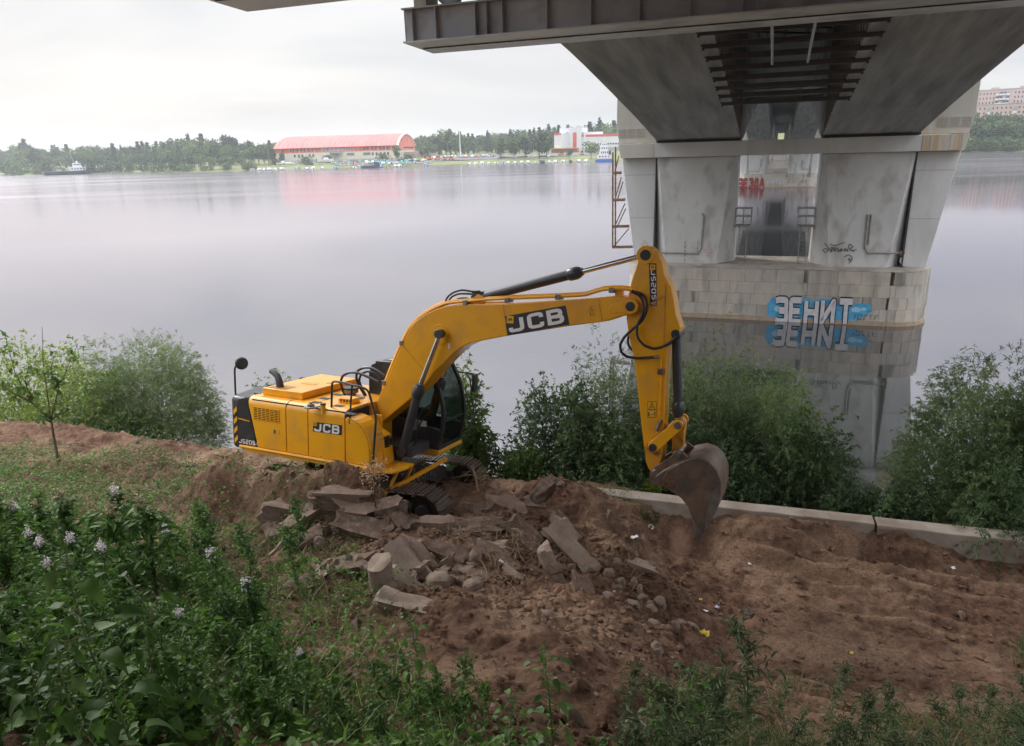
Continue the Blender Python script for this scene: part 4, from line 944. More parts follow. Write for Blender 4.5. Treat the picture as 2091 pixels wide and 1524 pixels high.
# front storage box with curved top, steps and grille
mb = MB(); pts = [(.266, ZB + .065), (.266, 2.12)]
for k in range(7): a = math.pi / 2 * (1 - k / 6); pts.append((.30 + .50 * math.cos(a), 1.60 + .50 * math.sin(a) * 1.02))
pts += [(.82, ZB + .065)]; mb.prism(pts, -1.235, -.80); mb.build('side_door', YL, ex, bevel=.02, smooth=30)
mb = MB()
for k in range(8):
    a0, a1 = math.pi / 2 * (1 - k / 8), math.pi / 2 * (1 - (k + 1) / 8)
    mb.bar((.30 + .53 * math.cos(a0), -1.02, 1.60 + .53 * math.sin(a0)), (.30 + .53 * math.cos(a1), -1.02, 1.60 + .53 * math.sin(a1)), .44, .03, (0, 0, 1))
mb.build('curved_guard', YL, ex, bevel=.006)
mb = MB(); mb.prism([(.28, ZB + .065), (.28, 2.05), (.42, 2.05), (.60, 1.80), (.78, 1.72), (.84, 1.30), (.84, ZB + .065)], -.79, -.46); toolbox = mb.build('tool_box', YL, ex, bevel=.02, smooth=0)
for k in range(5):
    mb = MB(); z = 1.70 - k * .045; c = .79; mb.box(c, c + .055, -.74, -.60, z - .012, z + .012); mb.build('grille_slot', M_['dark'], toolbox, smooth=0)
mb = MB(); mb.box(.80, .845, -.56, -.51, 1.52, 1.66); mb.build('latch', M_['black'], toolbox, smooth=0)
mb = MB(); mb.prism([(.84, -1.22), (1.22, -1.12), (1.32, -.80), (1.30, -.46), (.84, -.46)], ZB - .05, ZB - .01, 'xy'); mb.box(.84, .86, -1.2, -.5, ZB - .05, ZB + .1); mb.build('step_plate', YL, ex, bevel=.008)
mb = MB(); mb.bar((1.25, -1.0, ZB - .04), (1.05, -.95, ZB - .42), .04, .05); mb.bar((1.30, -.55, ZB - .04), (1.1, -.5, ZB - .42), .04, .05); mb.bar((1.08, -1.15, ZB - .42), (1.55, .35, ZB - .10), .05, .07); mb.build('step_bracket', YL, ex)
# tall engine hood lid
A_, B_, C_, D_ = [mz(*q, 2.42) for q in ((537, 803), (612, 815), (697, 784), (631, 775))]
A_, B_, C_, D_ = (-1.98, -.92), (-.98, -.92), (-.98, .86), (-1.98, .86)
mb = MB(); mb.box(-1.98, -.98, -.92, .90, ZT + .004, ZT + .145); hood = mb.build('engine_hood', YL, ex, bevel=.012)
mb = MB(); mb.box(-1.62, -1.3, -.2, -.02, ZT + .1455, ZT + .151); mb.box(-1.2, -1.1, .1, .4, ZT + .1455, ZT + .152); mb.build('hood_label', M_['yellow_dirty'], hood, smooth=0)
mb = MB(); mb.box(-1.90, -1.45, -.86, -.52, ZT + .1455, ZT + .150); mb.build('mesh_panel', mat('perforated_mesh', (.28, .12, .02), (.5, .22, .03), 90, rough=.6), hood, smooth=0)
mb = MB(); mb.tube([(-1.72, -.70, ZT + .15), (-1.74, -.70, ZT + .26), (-1.80, -.68, ZT + .36), (-1.93, -.64, ZT + .42), (-2.02, -.60, ZT + .43)], [.075, .072, .065, .06, .058], 14); mb.build('exhaust_pipe', M_['darksteel'], ex)
for (x, y) in ((-2.12, -.55), (-2.12, .45)):
    mb = MB(); n = 14; pts = [(-.09, 0), (.09, 0)] + [(.09 * math.cos(a), .09 + .07 * math.sin(a)) for a in [math.pi * k / 8 for k in range(9)]]
    mb.prism([(x + a, ZT - .03 + b) for a, b in pts], y - .02, y + .02); mb.build('lifting_eye', M_['black'], ex, bevel=.004)
# vent slots: side grille (bars recessed), shoulder slots
mb = MB(); mb.box(-1.93, -1.30, -1.2395, -1.2365, 1.83, 2.085); gp = mb.build('grille', M_['dark'], rear_door, smooth=0)
for j in range(8):
    z = 1.838 + j * .0345; mb = MB(); mb.box(-1.935 - .0, -1.295, -1.2495, -1.2398, z, z + .014); mb.build('slat', YL, gp, smooth=0)
for i in range(7):
    x = -1.935 + i * .104; mb = MB(); mb.box(x, x + .018, -1.2505, -1.2397, 1.838, 2.09); mb.build('slat', YL, gp, smooth=0)
for k in range(16):
    x = -2.0 + k * .052; mb = MB(); mb.bar((x, -1.205, 2.175), (x + .02, -1.150, 2.245), .022, .012, (1, 0, 0)); mb.build('shoulder_slot', M_['dark'], rear_door, smooth=0)
for k in range(3):
    x = -1.9 + k * .27; mb = MB(); mb.box(x, x + .22, -1.06, -.96, ZT + .0006, ZT + .004); mb.build('top_vent', M_['yellow_dirty'], ex, smooth=0)
mb = MB(); mb.box(-1.44, -1.29, -1.243, -1.2355, 1.60, 1.70); lt = mb.build('latch', YL, rear_door, bevel=.003); mb = MB(); mb.box(-1.43, -1.39, -1.246, -1.2435, 1.61, 1.69); mb.build('latch_handle', M_['darksteel'], lt, smooth=0)
# counterweight: black wrap panel and yellow-black hazard plate
def cw_ring(z, grow=0.0):
    pts = []; R_ = 2.83 + grow
    for k in range(13):
        a = math.radians(180 - 25 + 50 * k / 12); pts.append((R_ * math.cos(a), R_ * math.sin(a), z))
    return pts
def cw(z0, z1, g=0.0, name='counterweight', m=None, bev=.05):
    mb = MB(); r0 = [p for p in cw_ring(z0, g)]; r1 = cw_ring(z1, g)
    r0 = r0[::-1]; r1 = r1[::-1]
    in0 = [(-1.96, r0[-1][1] , z0), (-1.96, r0[0][1], z0)]; in1 = [(-2.15, r1[-1][1], z1), (-2.15, r1[0][1], z1)]
    mb.loft([r0 + in0, r1 + in1]); return mb.build(name, m or M_['black'], ex, bevel=bev, smooth=35, seg=3)
counter = cw(ZB - .05, ZT - .04, bev=.09)
# hazard chevrons on the side corner of the counterweight
HZ = [mat('hazard_yellow', (.85, .42, .01), rough=.5), mat('hazard_black', (.02, .02, .022), rough=.5)]
for k in range(7):
    z0 = 1.27 + k * .098; x0, x1 = -2.462, -2.375
    mb = MB(); mb.add([(x0, -1.2375, z0), (x1, -1.2375, z0 + .09), (x1, -1.2375, z0 + .187), (x0, -1.2375, z0 + .097)], [(0, 1, 2, 3)]); mb.build('hazard_stripe', HZ[k % 2], counter, smooth=0)
    mb = MB(); mb.add([(x0 - .04, -1.15, z0 - .05), (x0 - .002, -1.236, z0), (x0 - .002, -1.236, z0 + .097), (x0 - .04, -1.15, z0 + .047)], [(0, 1, 2, 3)]); mb.build('hazard_stripe', HZ[k % 2], counter, smooth=0)
mb = MB(); mb.prism([(-2.465, ZB), (-1.87, ZB), (-2.10, ZT - .10), (-2.16, ZT - .02), (-2.34, ZT - .06), (-2.465, ZT - .30)], -1.232, -1.16); bp2 = mb.build('corner_panel', M_['black'], ex, bevel=.02, smooth=30)
m_, w_ = lettering('JS205', .075, .016, (-2.34, -1.234, 1.30), (1, 0, 0), (0, 0, 1), (0, -1, 0), off=.002, rnd=.2, xs=1.25); m_.build('model_text', M_['white'], bp2, smooth=0)
m_, w_ = lettering('NLC', .045, .009, (-1.98, -1.234, 1.31), (1, 0, 0), (0, 0, 1), (0, -1, 0), off=.002, rnd=.2, xs=1.1); m_.build('model_text', M_['white'], bp2, smooth=0)
mb = MB(); mb.bar((-2.34, -1.236, 1.80), (-2.05, -1.236, 1.775), .004, .02, (0, 0, 1)); mb.build('trim_line', M_['yellow'], bp2, smooth=0)
# grip pads on the deck
for (px, py, wx, wy) in ((645, 822, .20, .15), (664, 814, .20, .15), (690, 806, .20, .15), (692, 829, .20, .15), (713, 821, .20, .15), (733, 813, .20, .15), (655, 831, .16, .12), (716, 845, .22, .14), (675, 798, .2, .15)):
    c = mz(px, py, ZT + .002); mb = MB(); mb.box(c[0] - wx / 2, c[0] + wx / 2, c[1] - wy / 2, c[1] + wy / 2, ZT + .0022, ZT + .0062); mb.build('grip_pad', M_['pad'], ex, smooth=0)
# fuel cap, filler, air pre-cleaner
c = mz(635, 833, ZT); mb = MB(); mb.tube([(c[0], c[1], ZT), (c[0], c[1], ZT + .03)], .13, 24); mb.build('fuel_plate', M_['galv'], ex, bevel=.004)
mb = MB(); mb.tube([(c[0], c[1], ZT + .03), (c[0], c[1], ZT + .075)], .065, 16); mb.box(c[0] - .03, c[0] + .03, c[1] - .01, c[1] + .01, ZT + .075, ZT + .11); mb.build('fuel_cap', M_['steel'], ex, bevel=.005)
c = mz(660, 840, ZT); mb = MB(); mb.tube([(c[0], c[1], ZT - .05), (c[0], c[1], ZT + .12)], .045, 14); mb.build('filler_neck', YL, ex); mb = MB(); mb.tube([(c[0], c[1], ZT + .12), (c[0], c[1], ZT + .15)], .055, 14); mb.build('filler_cap', M_['black'], ex, bevel=.004)
c = mz(717, 806, ZT); mb = MB(); mb.tube([(c[0], c[1], ZT), (c[0], c[1], ZT + .05), (c[0], c[1], ZT + .05), (c[0], c[1], ZT + .12)], [.10, .10, .15, .15], 24); mb.build('air_cleaner', mat('dusty_bowl', (.20, .15, .10), rough=.5), ex); mb = MB(); mb.tube([(c[0], c[1], ZT + .12), (c[0], c[1], ZT + .155), (c[0], c[1], ZT + .17)], [.165, .165, .05], 24); mb.build('cleaner_cap', M_['black'], ex, bevel=.006)
# yellow tower beside the boom foot, with slots
mb = MB(); mb.box(.10, .55, -.44, -.40, 1.3, 2.05); mb.box(.10, .55, .40, .44, 1.3, 2.05); mb.build('boom_bracket', YL, ex, bevel=.01)
mb = MB(); mb.box(-.25, .08, -.75, -.50, ZT, ZT + .001 + .10); tw = mb.build('valve_cover', YL, ex, bevel=.01)
for k in range(4): mb = MB(); x = -.2 + k * .07; mb.box(x, x + .04, -.753, -.7505, ZT + .03, ZT + .08); mb.build('slot', M_['dark'], tw, smooth=0)
mb = MB(); mb.box(-.3, 1.2, -.40, .29, 1.27, 1.45); mb.box(-.3, .0, -.40, .29, 1.45, 2.0); mb.build('inner_deck', M_['darksteel'], ex, smooth=0)
# handrail
def rail(pts, r=.019, name='handrail'):
    mb = MB(); P = [np.array(p, float) for p in pts]; Q = [P[0]]
    for i in range(1, len(P) - 1):
        a, b, c = P[i - 1], P[i], P[i + 1]; la = min(.09 / np.linalg.norm(a - b), .4); lc = min(.09 / np.linalg.norm(c - b), .4); p0 = b + (a - b) * la; p1 = b + (c - b) * lc
        Q += [(1 - t) ** 2 * p0 + 2 * t * (1 - t) * b + t * t * p1 for t in (0, .33, .67, 1)]
    Q.append(P[-1]); mb.tube(Q, r, 10); return mb.build(name, M_['black'], ex)
hy = -1.27
Ptop = [my(761, 950, hy), my(768, 853, hy), my(752, 797, hy), my(735, 789, hy), my(720, 787, hy), my(700, 781, hy + .05), my(682, 779, hy + .12), my(678, 782, hy + .16), my(677, 833, hy + .16)]
rail(Ptop, .021); rail([my(719, 787, hy), my(717, 812, hy + .04), my(714, 866, hy + .05)], .018)
mb = MB(); q = my(677, 836, hy + .16); mb.box(q[0] - .07, q[0] + .07, q[1] - .04, q[1] + .04, q[2] - .03, q[2] + .03); q = my(761, 948, hy); mb.box(q[0] - .03, q[0] + .03, q[1] - .02, q[1] + .02, q[2] - .06, q[2] + .08); mb.build('rail_foot', M_['black'], ex, bevel=.008)
# hoses looping up to the boom
tube_px([(714, 825), (701, 800), (695, 782), (699, 768), (712, 761), (730, 761), (752, 770), (774, 781)], [-.1, -.12, -.15, -.16, -.17, -.18, -.2, -.22], .027, 'hose', M_['rubber'])
tube_px([(748, 812), (734, 790), (727, 771), (730, 757), (742, 751), (757, 751), (772, 758), (786, 768)], [.05, .04, .03, .02, 0, -.02, -.05, -.08], .027, 'hose', M_['rubber'])
tube_px([(752, 815), (740, 795), (733, 778), (737, 764), (750, 758), (764, 762), (780, 775)], [.15] * 7, .024, 'hose', M_['rubber'])
# rear mirror on its arm
mr0 = [(-2.30, -.80, ZT - .02), my(535, 806, -.9), my(487, 813, -1.02), my(481, 808, -1.02), my(479, 752, -1.02), my(484, 745, -1.02), my(494, 741, -1.0)]
rail(mr0, .02, 'mirror_arm'); c = my(495, 743, -1.0)
mb = MB(); mb.tube([c + np.array([-.03, 0, -.0]), c + np.array([0, -.02, .01]), c + np.array([.02, -.035, .015])], [.12, .13, .10], 24)
o_ = mb.build('mirror', M_['black'], ex, bevel=.01)

# ---- cab
cabroot = thing_part('cab', ex)
side_prof = [(-.27, 1.27), (-.27, 2.70), (-.20, 2.88), (-.05, 2.95), (1.08, 2.99), (1.22, 2.92), (1.42, 2.55), (1.52, 2.15), (1.52, 1.75), (1.40, 1.27)]
CY0, CY1 = .30, 1.24
def frame_ring(poly, k):   # inset ring polygon
    cx = sum(p[0] for p in poly) / len(poly); cz = sum(p[1] for p in poly) / len(poly)
    return [(cx + (p[0] - cx) * k, cz + (p[1] - cz) * k) for p in poly]
mb = MB(); mb.prism([(-.27, 1.27), (-.27, 1.95), (1.515, 1.68), (1.40, 1.27)], CY0, CY0 + .05); mb.build('side_panel', M_['black'], cabroot, bevel=.01, smooth=0)
mb = MB(); mb.prism([(-.27, 1.27), (-.27, 1.85), (1.515, 1.66), (1.40, 1.27)], CY1 - .05, CY1); mb.build('door_panel', M_['black'], cabroot, bevel=.01, smooth=0)
mb = MB(); mb.prism([(-.27, 1.95), (-.27, 2.70), (-.20, 2.88), (-.05, 2.95), (.25, 2.96), (.18, 1.90)], CY0, CY0 + .05); mb.build('rear_quarter', M_['black'], cabroot, bevel=.015, smooth=20)
mb = MB(); mb.prism([(-.27, 1.27), (-.27, 2.70), (-.20, 2.88), (-.05, 2.95), (.0, 2.88), (-.14, 2.6), (-.18, 1.27)], CY0 + .0505, CY1 - .0505); mb.build('rear_wall', M_['black'], cabroot, bevel=.01, smooth=20)
mb = MB(); mb.box(-.05, 1.10, CY0 + .052, CY1, 2.90, 2.97); mb.build('roof', M_['black'], cabroot, bevel=.03)
mb = MB(); mb.box(.1, .75, CY0 + .18, CY1 - .16, 2.972, 2.99); mb.build('roof_hatch', mat('roof_glass', (.5, .5, .52), rough=.2), cabroot, bevel=.008)
for y0 in (CY0 - .004, CY1 - .052):
    mb = MB()
    fr_pts = [(1.40, 1.27), (1.52, 1.75), (1.52, 2.15), (1.42, 2.55), (1.22, 2.92), (1.08, 2.99)]
    for a, b in zip(fr_pts[:-1], fr_pts[1:]): mb.bar((a[0] - .035, y0 + .03, a[1]), (b[0] - .035, y0 + .03, b[1]), .07, .075, (0, 1, 0))
    mb.bar((-.1, y0 + .03, 2.93), (1.10, y0 + .03, 2.955), .06, .07, (0, 0, 1)); mb.build('pillar', M_['black'], cabroot, bevel=.01)
for z, x in ((1.30, 1.385), (2.93, 1.16)):
    mb = MB(); mb.box(x - .05, x + .02, CY0 + .05, CY1 - .05, z - .05, z + .04); mb.build('cross_frame', M_['black'], cabroot, bevel=.01)
mb = MB(); mb.prism([(.19, 1.905), (.26, 2.91), (1.08, 2.92), (1.20, 2.86), (1.38, 2.52), (1.47, 2.15), (1.47, 1.70)], CY0 + .015, CY0 + .022); mb.build('side_window', M_['glass'], cabroot, smooth=0)
mb = MB(); mb.prism([(-.05, 1.88), (-.0, 2.88), (1.08, 2.92), (1.20, 2.86), (1.38, 2.52), (1.47, 2.15), (1.47, 1.70)], CY1 - .022, CY1 - .015); mb.build('door_window', M_['glass'], cabroot, smooth=0)
fp_ = [(1.37, 1.34), (1.49, 1.75), (1.49, 2.15), (1.39, 2.55), (1.20, 2.88)]
mb = MB(); mb.loft([[(a, CY0 + .075, b) for a, b in fp_] + [(a - .008, CY0 + .075, b) for a, b in fp_[::-1]], [(a, CY1 - .075, b) for a, b in fp_] + [(a - .008, CY1 - .075, b) for a, b in fp_[::-1]]]); mb.build('windscreen', M_['glass'], cabroot, smooth=30)
mb = MB(); mb.bar((1.485, CY0 + .08, 1.86), (1.485, CY1 - .08, 1.86), .03, .04); mb.build('window_bar', M_['black'], cabroot)
mb = MB(); mb.box(.15, .65, .52, 1.02, 1.35, 1.72); mb.prism([(.12, 1.72), (.22, 1.72), (.10, 2.45), (.0, 2.45)], .54, 1.0); mb.box(.2, .75, .40, .50, 1.5, 1.9); mb.box(.2, .75, 1.04, 1.14, 1.5, 1.9); mb.build('seat', mat('seat_cloth', (.05, .05, .055), rough=.9), cabroot, bevel=.03)
mb = MB(); mb.prism([(1.36, ZB - .06), (1.44, ZB + .0), (1.42, ZB + .068), (-.3, ZB + .068), (-.3, ZB - .06)], .27, 1.27); mb.build('cab_floor', YL, ex, bevel=.012, smooth=0)
mb = MB(); mb.box(.95, 1.12, CY0 - .006, CY0 - .002, 1.72, 1.84); mb.build('sticker', mat('sticker_grey', (.55, .55, .5), rough=.5), cabroot, smooth=0)
# cab mirror, hand bar and beacon on the far front corner
Y_ = CY1 + .05
mb = MB()
pts = [(1.25, CY1, 2.72), (1.42, CY1 + .14, 2.70), (1.50, CY1 + .22, 2.55), (1.62, CY1 + .22, 1.75), (1.56, CY1 + .12, 1.45), (1.46, CY1, 1.42)]
mb.tube(pts, .016, 8); mb.tube([(1.42, CY1 + .14, 2.70), (1.55, CY1 + .30, 2.66)], .018, 8); mb.build('hand_bar', M_['black'], cabroot)
mb = MB(); mb.box(1.53, 1.60, CY1 + .22, CY1 + .42, 2.28, 2.66); mb.build('mirror', M_['black'], cabroot, bevel=.03, seg=3)
mb = MB(); mb.tube([(1.12, CY1 - .1, 2.98), (1.12, CY1 - .1, 3.06)], .02, 8); mb.tube([(1.08, CY1 - .1, 3.10), (1.20, CY1 - .1, 3.10)], .06, 12); mb.tube([(1.02, CY0 + .4, 3.0), (1.10, CY0 + .4, 3.04)], .035, 10); mb.build('work_lamp', M_['black'], cabroot)
# hydraulic hoses and lines between boom and cab
for y, pts in ((.0, [(838, 905), (846, 880), (853, 855), (862, 838), (880, 826)]), (.1, [(843, 908), (852, 882), (860, 860), (872, 848)]), (-.2, [(820, 935), (835, 925), (850, 900), (855, 870)])):
    tube_px(pts, y, .018, 'hose', M_['rubber'])
mb = MB(); q = my(846, 868, -.1); mb.box(q[0] - .06, q[0] + .06, -.14, -.02, q[2] - .10, q[2] + .10); mb.build('valve_block', M_['steel'], ex, bevel=.01)

# ---- undercarriage
uc = thing_part('undercarriage', ex); ROT_U = Matrix.Rotation(.10, 4, 'Z'); uc.matrix_local = ROT_U
mb = MB(); mb.box(-.95, .95, -.55, .55, .45, .92); mb.tube([(0, 0, .9), (0, 0, 1.13)], .62, 32); mb.build('centre_frame', M_['frame'], uc, bevel=.02)
for sx_ in (-1, 1):
    for sy_ in (-1, 1): mb = MB(); mb.loft([[(sx_ * .3, sy_ * .4, .5), (sx_ * .85, sy_ * .4, .5), (sx_ * .75, sy_ * .4, .92), (sx_ * .35, sy_ * .4, .92)], [(sx_ * .75, sy_ * .85, .35), (sx_ * 1.35, sy_ * .85, .35), (sx_ * 1.3, sy_ * .85, .72), (sx_ * .8, sy_ * .85, .72)]]); mb.build('frame_leg', M_['frame'], uc, bevel=.02)
sh = MB(); sw = .27
sh.box(-.088, .088, -sw, sw, 0, .022); 
for gx in (-.07, 0.0, .07): sh.box(gx - .008, gx + .008, -sw, sw, .0221, .050)
sh2 = sh; shoe_m = None
def track(yc):
    global shoe_m
    tk = bpy.data.objects.new('track', None); COL.objects.link(tk); tk.parent = uc; tk.location = (0, yc, 0)
    R_ = .38; xf, xr_ = 1.67, -1.67; L1 = xf - xr_; per = 2 * L1 + 2 * math.pi * R_; n = 46
    for k in range(n):
        s = per * k / n
        if s < L1: x, z, a = xr_ + s, .44 + R_, 0.0
        elif s < L1 + math.pi * R_: q = (s - L1) / R_; x, z, a = xf + R_ * math.sin(q), .44 + R_ * math.cos(q), -q
        elif s < 2 * L1 + math.pi * R_: x, z, a = xf - (s - L1 - math.pi * R_), .44 - R_, math.pi
        else: q = (s - 2 * L1 - math.pi * R_) / R_; x, z, a = xr_ - R_ * math.sin(q), .44 - R_ * math.cos(q), math.pi - q
        if 0 < s < L1: z -= .03 * math.sin(math.pi * s / L1)
        if shoe_m is None:
            o = sh.build('track_shoe', [M_['shoe'], M_['shoe_edge']], tk, smooth=0)
            for i, pl in enumerate(o.data.polygons):
                if i >= 6 and pl.normal.z > .9: pl.material_index = 1
            shoe_m = o
        else:
            o = shoe_m.copy(); COL.objects.link(o); o.parent = tk
        o.location = (x, 0, z); o.rotation_euler = (0, -a, 0)
    mb = MB(); mb.box(-1.5, 1.45, -.14, .14, .22, .62); mb.build('track_frame', M_['frame'], tk, bevel=.03)
    for x, r in ((1.67, .33), (-1.67, .33)):
        mb = MB(); mb.tube([(x, -.07, .44), (x, .07, .44)], r, 28); mb.tube([(x, -.16, .44), (x, .16, .44)], r * .45, 20); mb.build('idler' if x > 0 else 'sprocket', M_['frame'], tk, bevel=.02)
    for x in (-1.2, -.85, -.5, -.15, .2, .55, .9, 1.2): mb = MB(); mb.tube([(x, -.15, .19), (x, .15, .19)], .095, 14); mb.build('track_roller', M_['frame'], tk)
    for x in (-.6, .6): mb = MB(); mb.tube([(x, -.10, .70), (x, .10, .70)], .06, 12); mb.build('carrier_roller', M_['frame'], tk)
    mb = MB(); mb.tube([(xr_, 0, .44 + R_ - .05), (xf, 0, .44 + R_ - .05)] + [(xf + (R_ - .05) * math.sin(q), 0, .44 + (R_ - .05) * math.cos(q)) for q in (.5, 1, 1.57, 2.1, 2.6, 3.14)] + [(xr_, 0, .44 - R_ + .05)] + [(xr_ - (R_ - .05) * math.sin(q), 0, .44 - (R_ - .05) * math.cos(q)) for q in (.5, 1, 1.57, 2.1, 2.6, 3.14)], .045, 6); mb.build('track_chain', M_['frame'], tk)
    return tk
track(-.99); track(.99)

# ---- lettering and stickers
def sticker_px(corners, Y, parent, m, name, off=.003):
    P = [my(a, b, Y) for a, b in corners]; mb = MB(); mb.add([(p[0], Y - off, p[2]) for p in P], [(0, 1, 2, 3)]); return mb.build(name, m, parent, smooth=0)
def label_text(text, BLc, BRc, TLc, Y, parent, off, wd, m, name='brand_letters', rnd=.22, xs=1.1, gap=.24, pad=(.05, .12)):
    """fit lettering into the parallelogram given by three picture corners on the plane Y"""
    O, Rr, Tt = my(*BLc, Y), my(*BRc, Y), my(*TLc, Y); O[1] = Rr[1] = Tt[1] = Y
    R = Rr - O; U = Tt - O
    _, adv = lettering(text, 1.0, wd, (0, 0, 0), (1, 0, 0), (0, 0, 1), (0, -1, 0), xs=xs, gap=gap, rnd=rnd); adv -= gap
    O = O + R * pad[0] + U * pad[1]; R = R * (1 - 2 * pad[0]) / adv; U = U * (1 - 2 * pad[1])
    m2, _ = lettering(text, 1.0, wd, O, R, U, (0, -1, 0), xs=xs, gap=gap, rnd=rnd, off=off); return m2.build(name, m, parent, smooth=0)
def crest(cx, cy, w_, Y, parent):
    c = my(cx, cy, Y); mb = MB(); mb.box(c[0] - w_ / 2, c[0] + w_ / 2, Y - .0062, Y - .0058, c[2] - w_ / 2, c[2] + w_ / 2); mb.build('crest_square', M_['decal_yellow'], parent, smooth=0)
    mb = MB()
    for k in range(3): stroke(mb, [(-.3 + .2 * k, -.22), (-.3 + .2 * k + .1, .22), (-.3 + .2 * k + .22, -.1)], .09, c, np.array([w_, 0, 0.]), np.array([0, 0, w_ * 1.0]), np.array([0, -1., 0]), .0075 + .0004 * k)
    mb.build('crest_mark', M_['decal_black'], parent, smooth=0)
st = sticker_px([(1031, 646), (1155, 624), (1163, 663), (1037, 686)], BY, boom, M_['decal_black'], 'name_plate', .004)
label_text('JCB', (1037, 684), (1163, 661), (1031, 648), BY, st, .009, .27, M_['white'], pad=(.07, .17), xs=1.25, gap=.36, rnd=.2)
crest(1042, 653, .13, BY - .0055, st)
st = sticker_px([(640, 861), (699, 869), (698, 889), (639, 881)], -1.235, mid, M_['decal_black'], 'name_plate', .004)
label_text('JCB', (639, 881), (698, 889), (640, 861), -1.235, st, .009, .27, M_['white'], pad=(.08, .15), xs=1.25, gap=.36, rnd=.2)
crest(644, 866, .075, -1.2405, st)
# vertical name plate on the arm: text runs down
st = sticker_px([(1325, 538), (1340, 538), (1342, 624), (1328, 624)], AY, arm, M_['decal_black'], 'name_plate', .004)
def vtext(text, TL, BL_, TR, Y, parent, h_pad, wd, m):
    # reading downwards: text 'right' = picture down, text 'up' = picture right
    O = my(*TL, Y); Dn = my(*BL_, Y) - O; Rt = my(*TR, Y) - O; Dn[1] = Rt[1] = 0; O[1] = Y
    _, adv = lettering(text, 1.0, wd, (0, 0, 0), (1, 0, 0), (0, 0, 1), (0, -1, 0), xs=1.0, gap=.30, rnd=.2); adv -= .3
    O = O + Rt * h_pad; m2, _ = lettering(text, 1.0, wd, O, Dn / adv, Rt * (1 - 2 * h_pad), (0, -1, 0), xs=1.0, gap=.30, rnd=.2, off=.009); m2.build('model_letters', m, parent, smooth=0)
vtext('JS205', (1327, 553), (1329, 612), (1341, 553), AY, st, .22, .2, M_['white'])
label_text('NLC', (1330, 622), (1341, 622), (1330, 617), AY, st, .009, .2, M_['white'], 'model_letters', pad=(.05, .05))
crest(1333, 546, .085, AY - .0055, st)
def warn(corners, Y, parent):
    s = sticker_px(corners, Y, parent, M_['decal_yellow'], 'warning_sticker', .004)
    O, Rr, Tt = my(*corners[3], Y), my(*corners[2], Y), my(*corners[0], Y); O[1] = Rr[1] = Tt[1] = Y; R, U = Rr - O, Tt - O; mb = MB()
    for k, (p, w_) in enumerate((([(.15, .48), (.5, .93), (.85, .48), (.15, .48)], .05), ([(.38, .56), (.5, .74), (.6, .56)], .04), ([(.04, .02), (.96, .02), (.96, .98), (.04, .98), (.04, .02)], .03), ([(.2, .08), (.2, .34)], .14), ([(.38, .2), (.62, .2)], .04), ([(.8, .08), (.8, .34)], .07), ([(.74, .28), (.86, .28)], .08))):
        pts = [np.array(q, float) for q in p]; stroke(mb, pts, w_, O, R, U, np.array([0, -1., 0]), .0065 + k * .0003)
    mb.build('warning_symbol', M_['decal_black'], s, smooth=0)
warn([(1203, 626), (1214, 625), (1214, 644), (1205, 645)], BY, boom)
warn([(1322, 820), (1340, 820), (1340, 853), (1321, 853)], AY, arm)
warn([(769, 838), (782, 845), (778, 853), (766, 845)], BY, boom)
mb = MB(); c = my(917, 707, BY); mb.box(c[0] - .02, c[0] + .02, BY - .004, BY - .002, c[2] - .05, c[2] + .05); mb.build('small_label', M_['white'], boom, smooth=0)
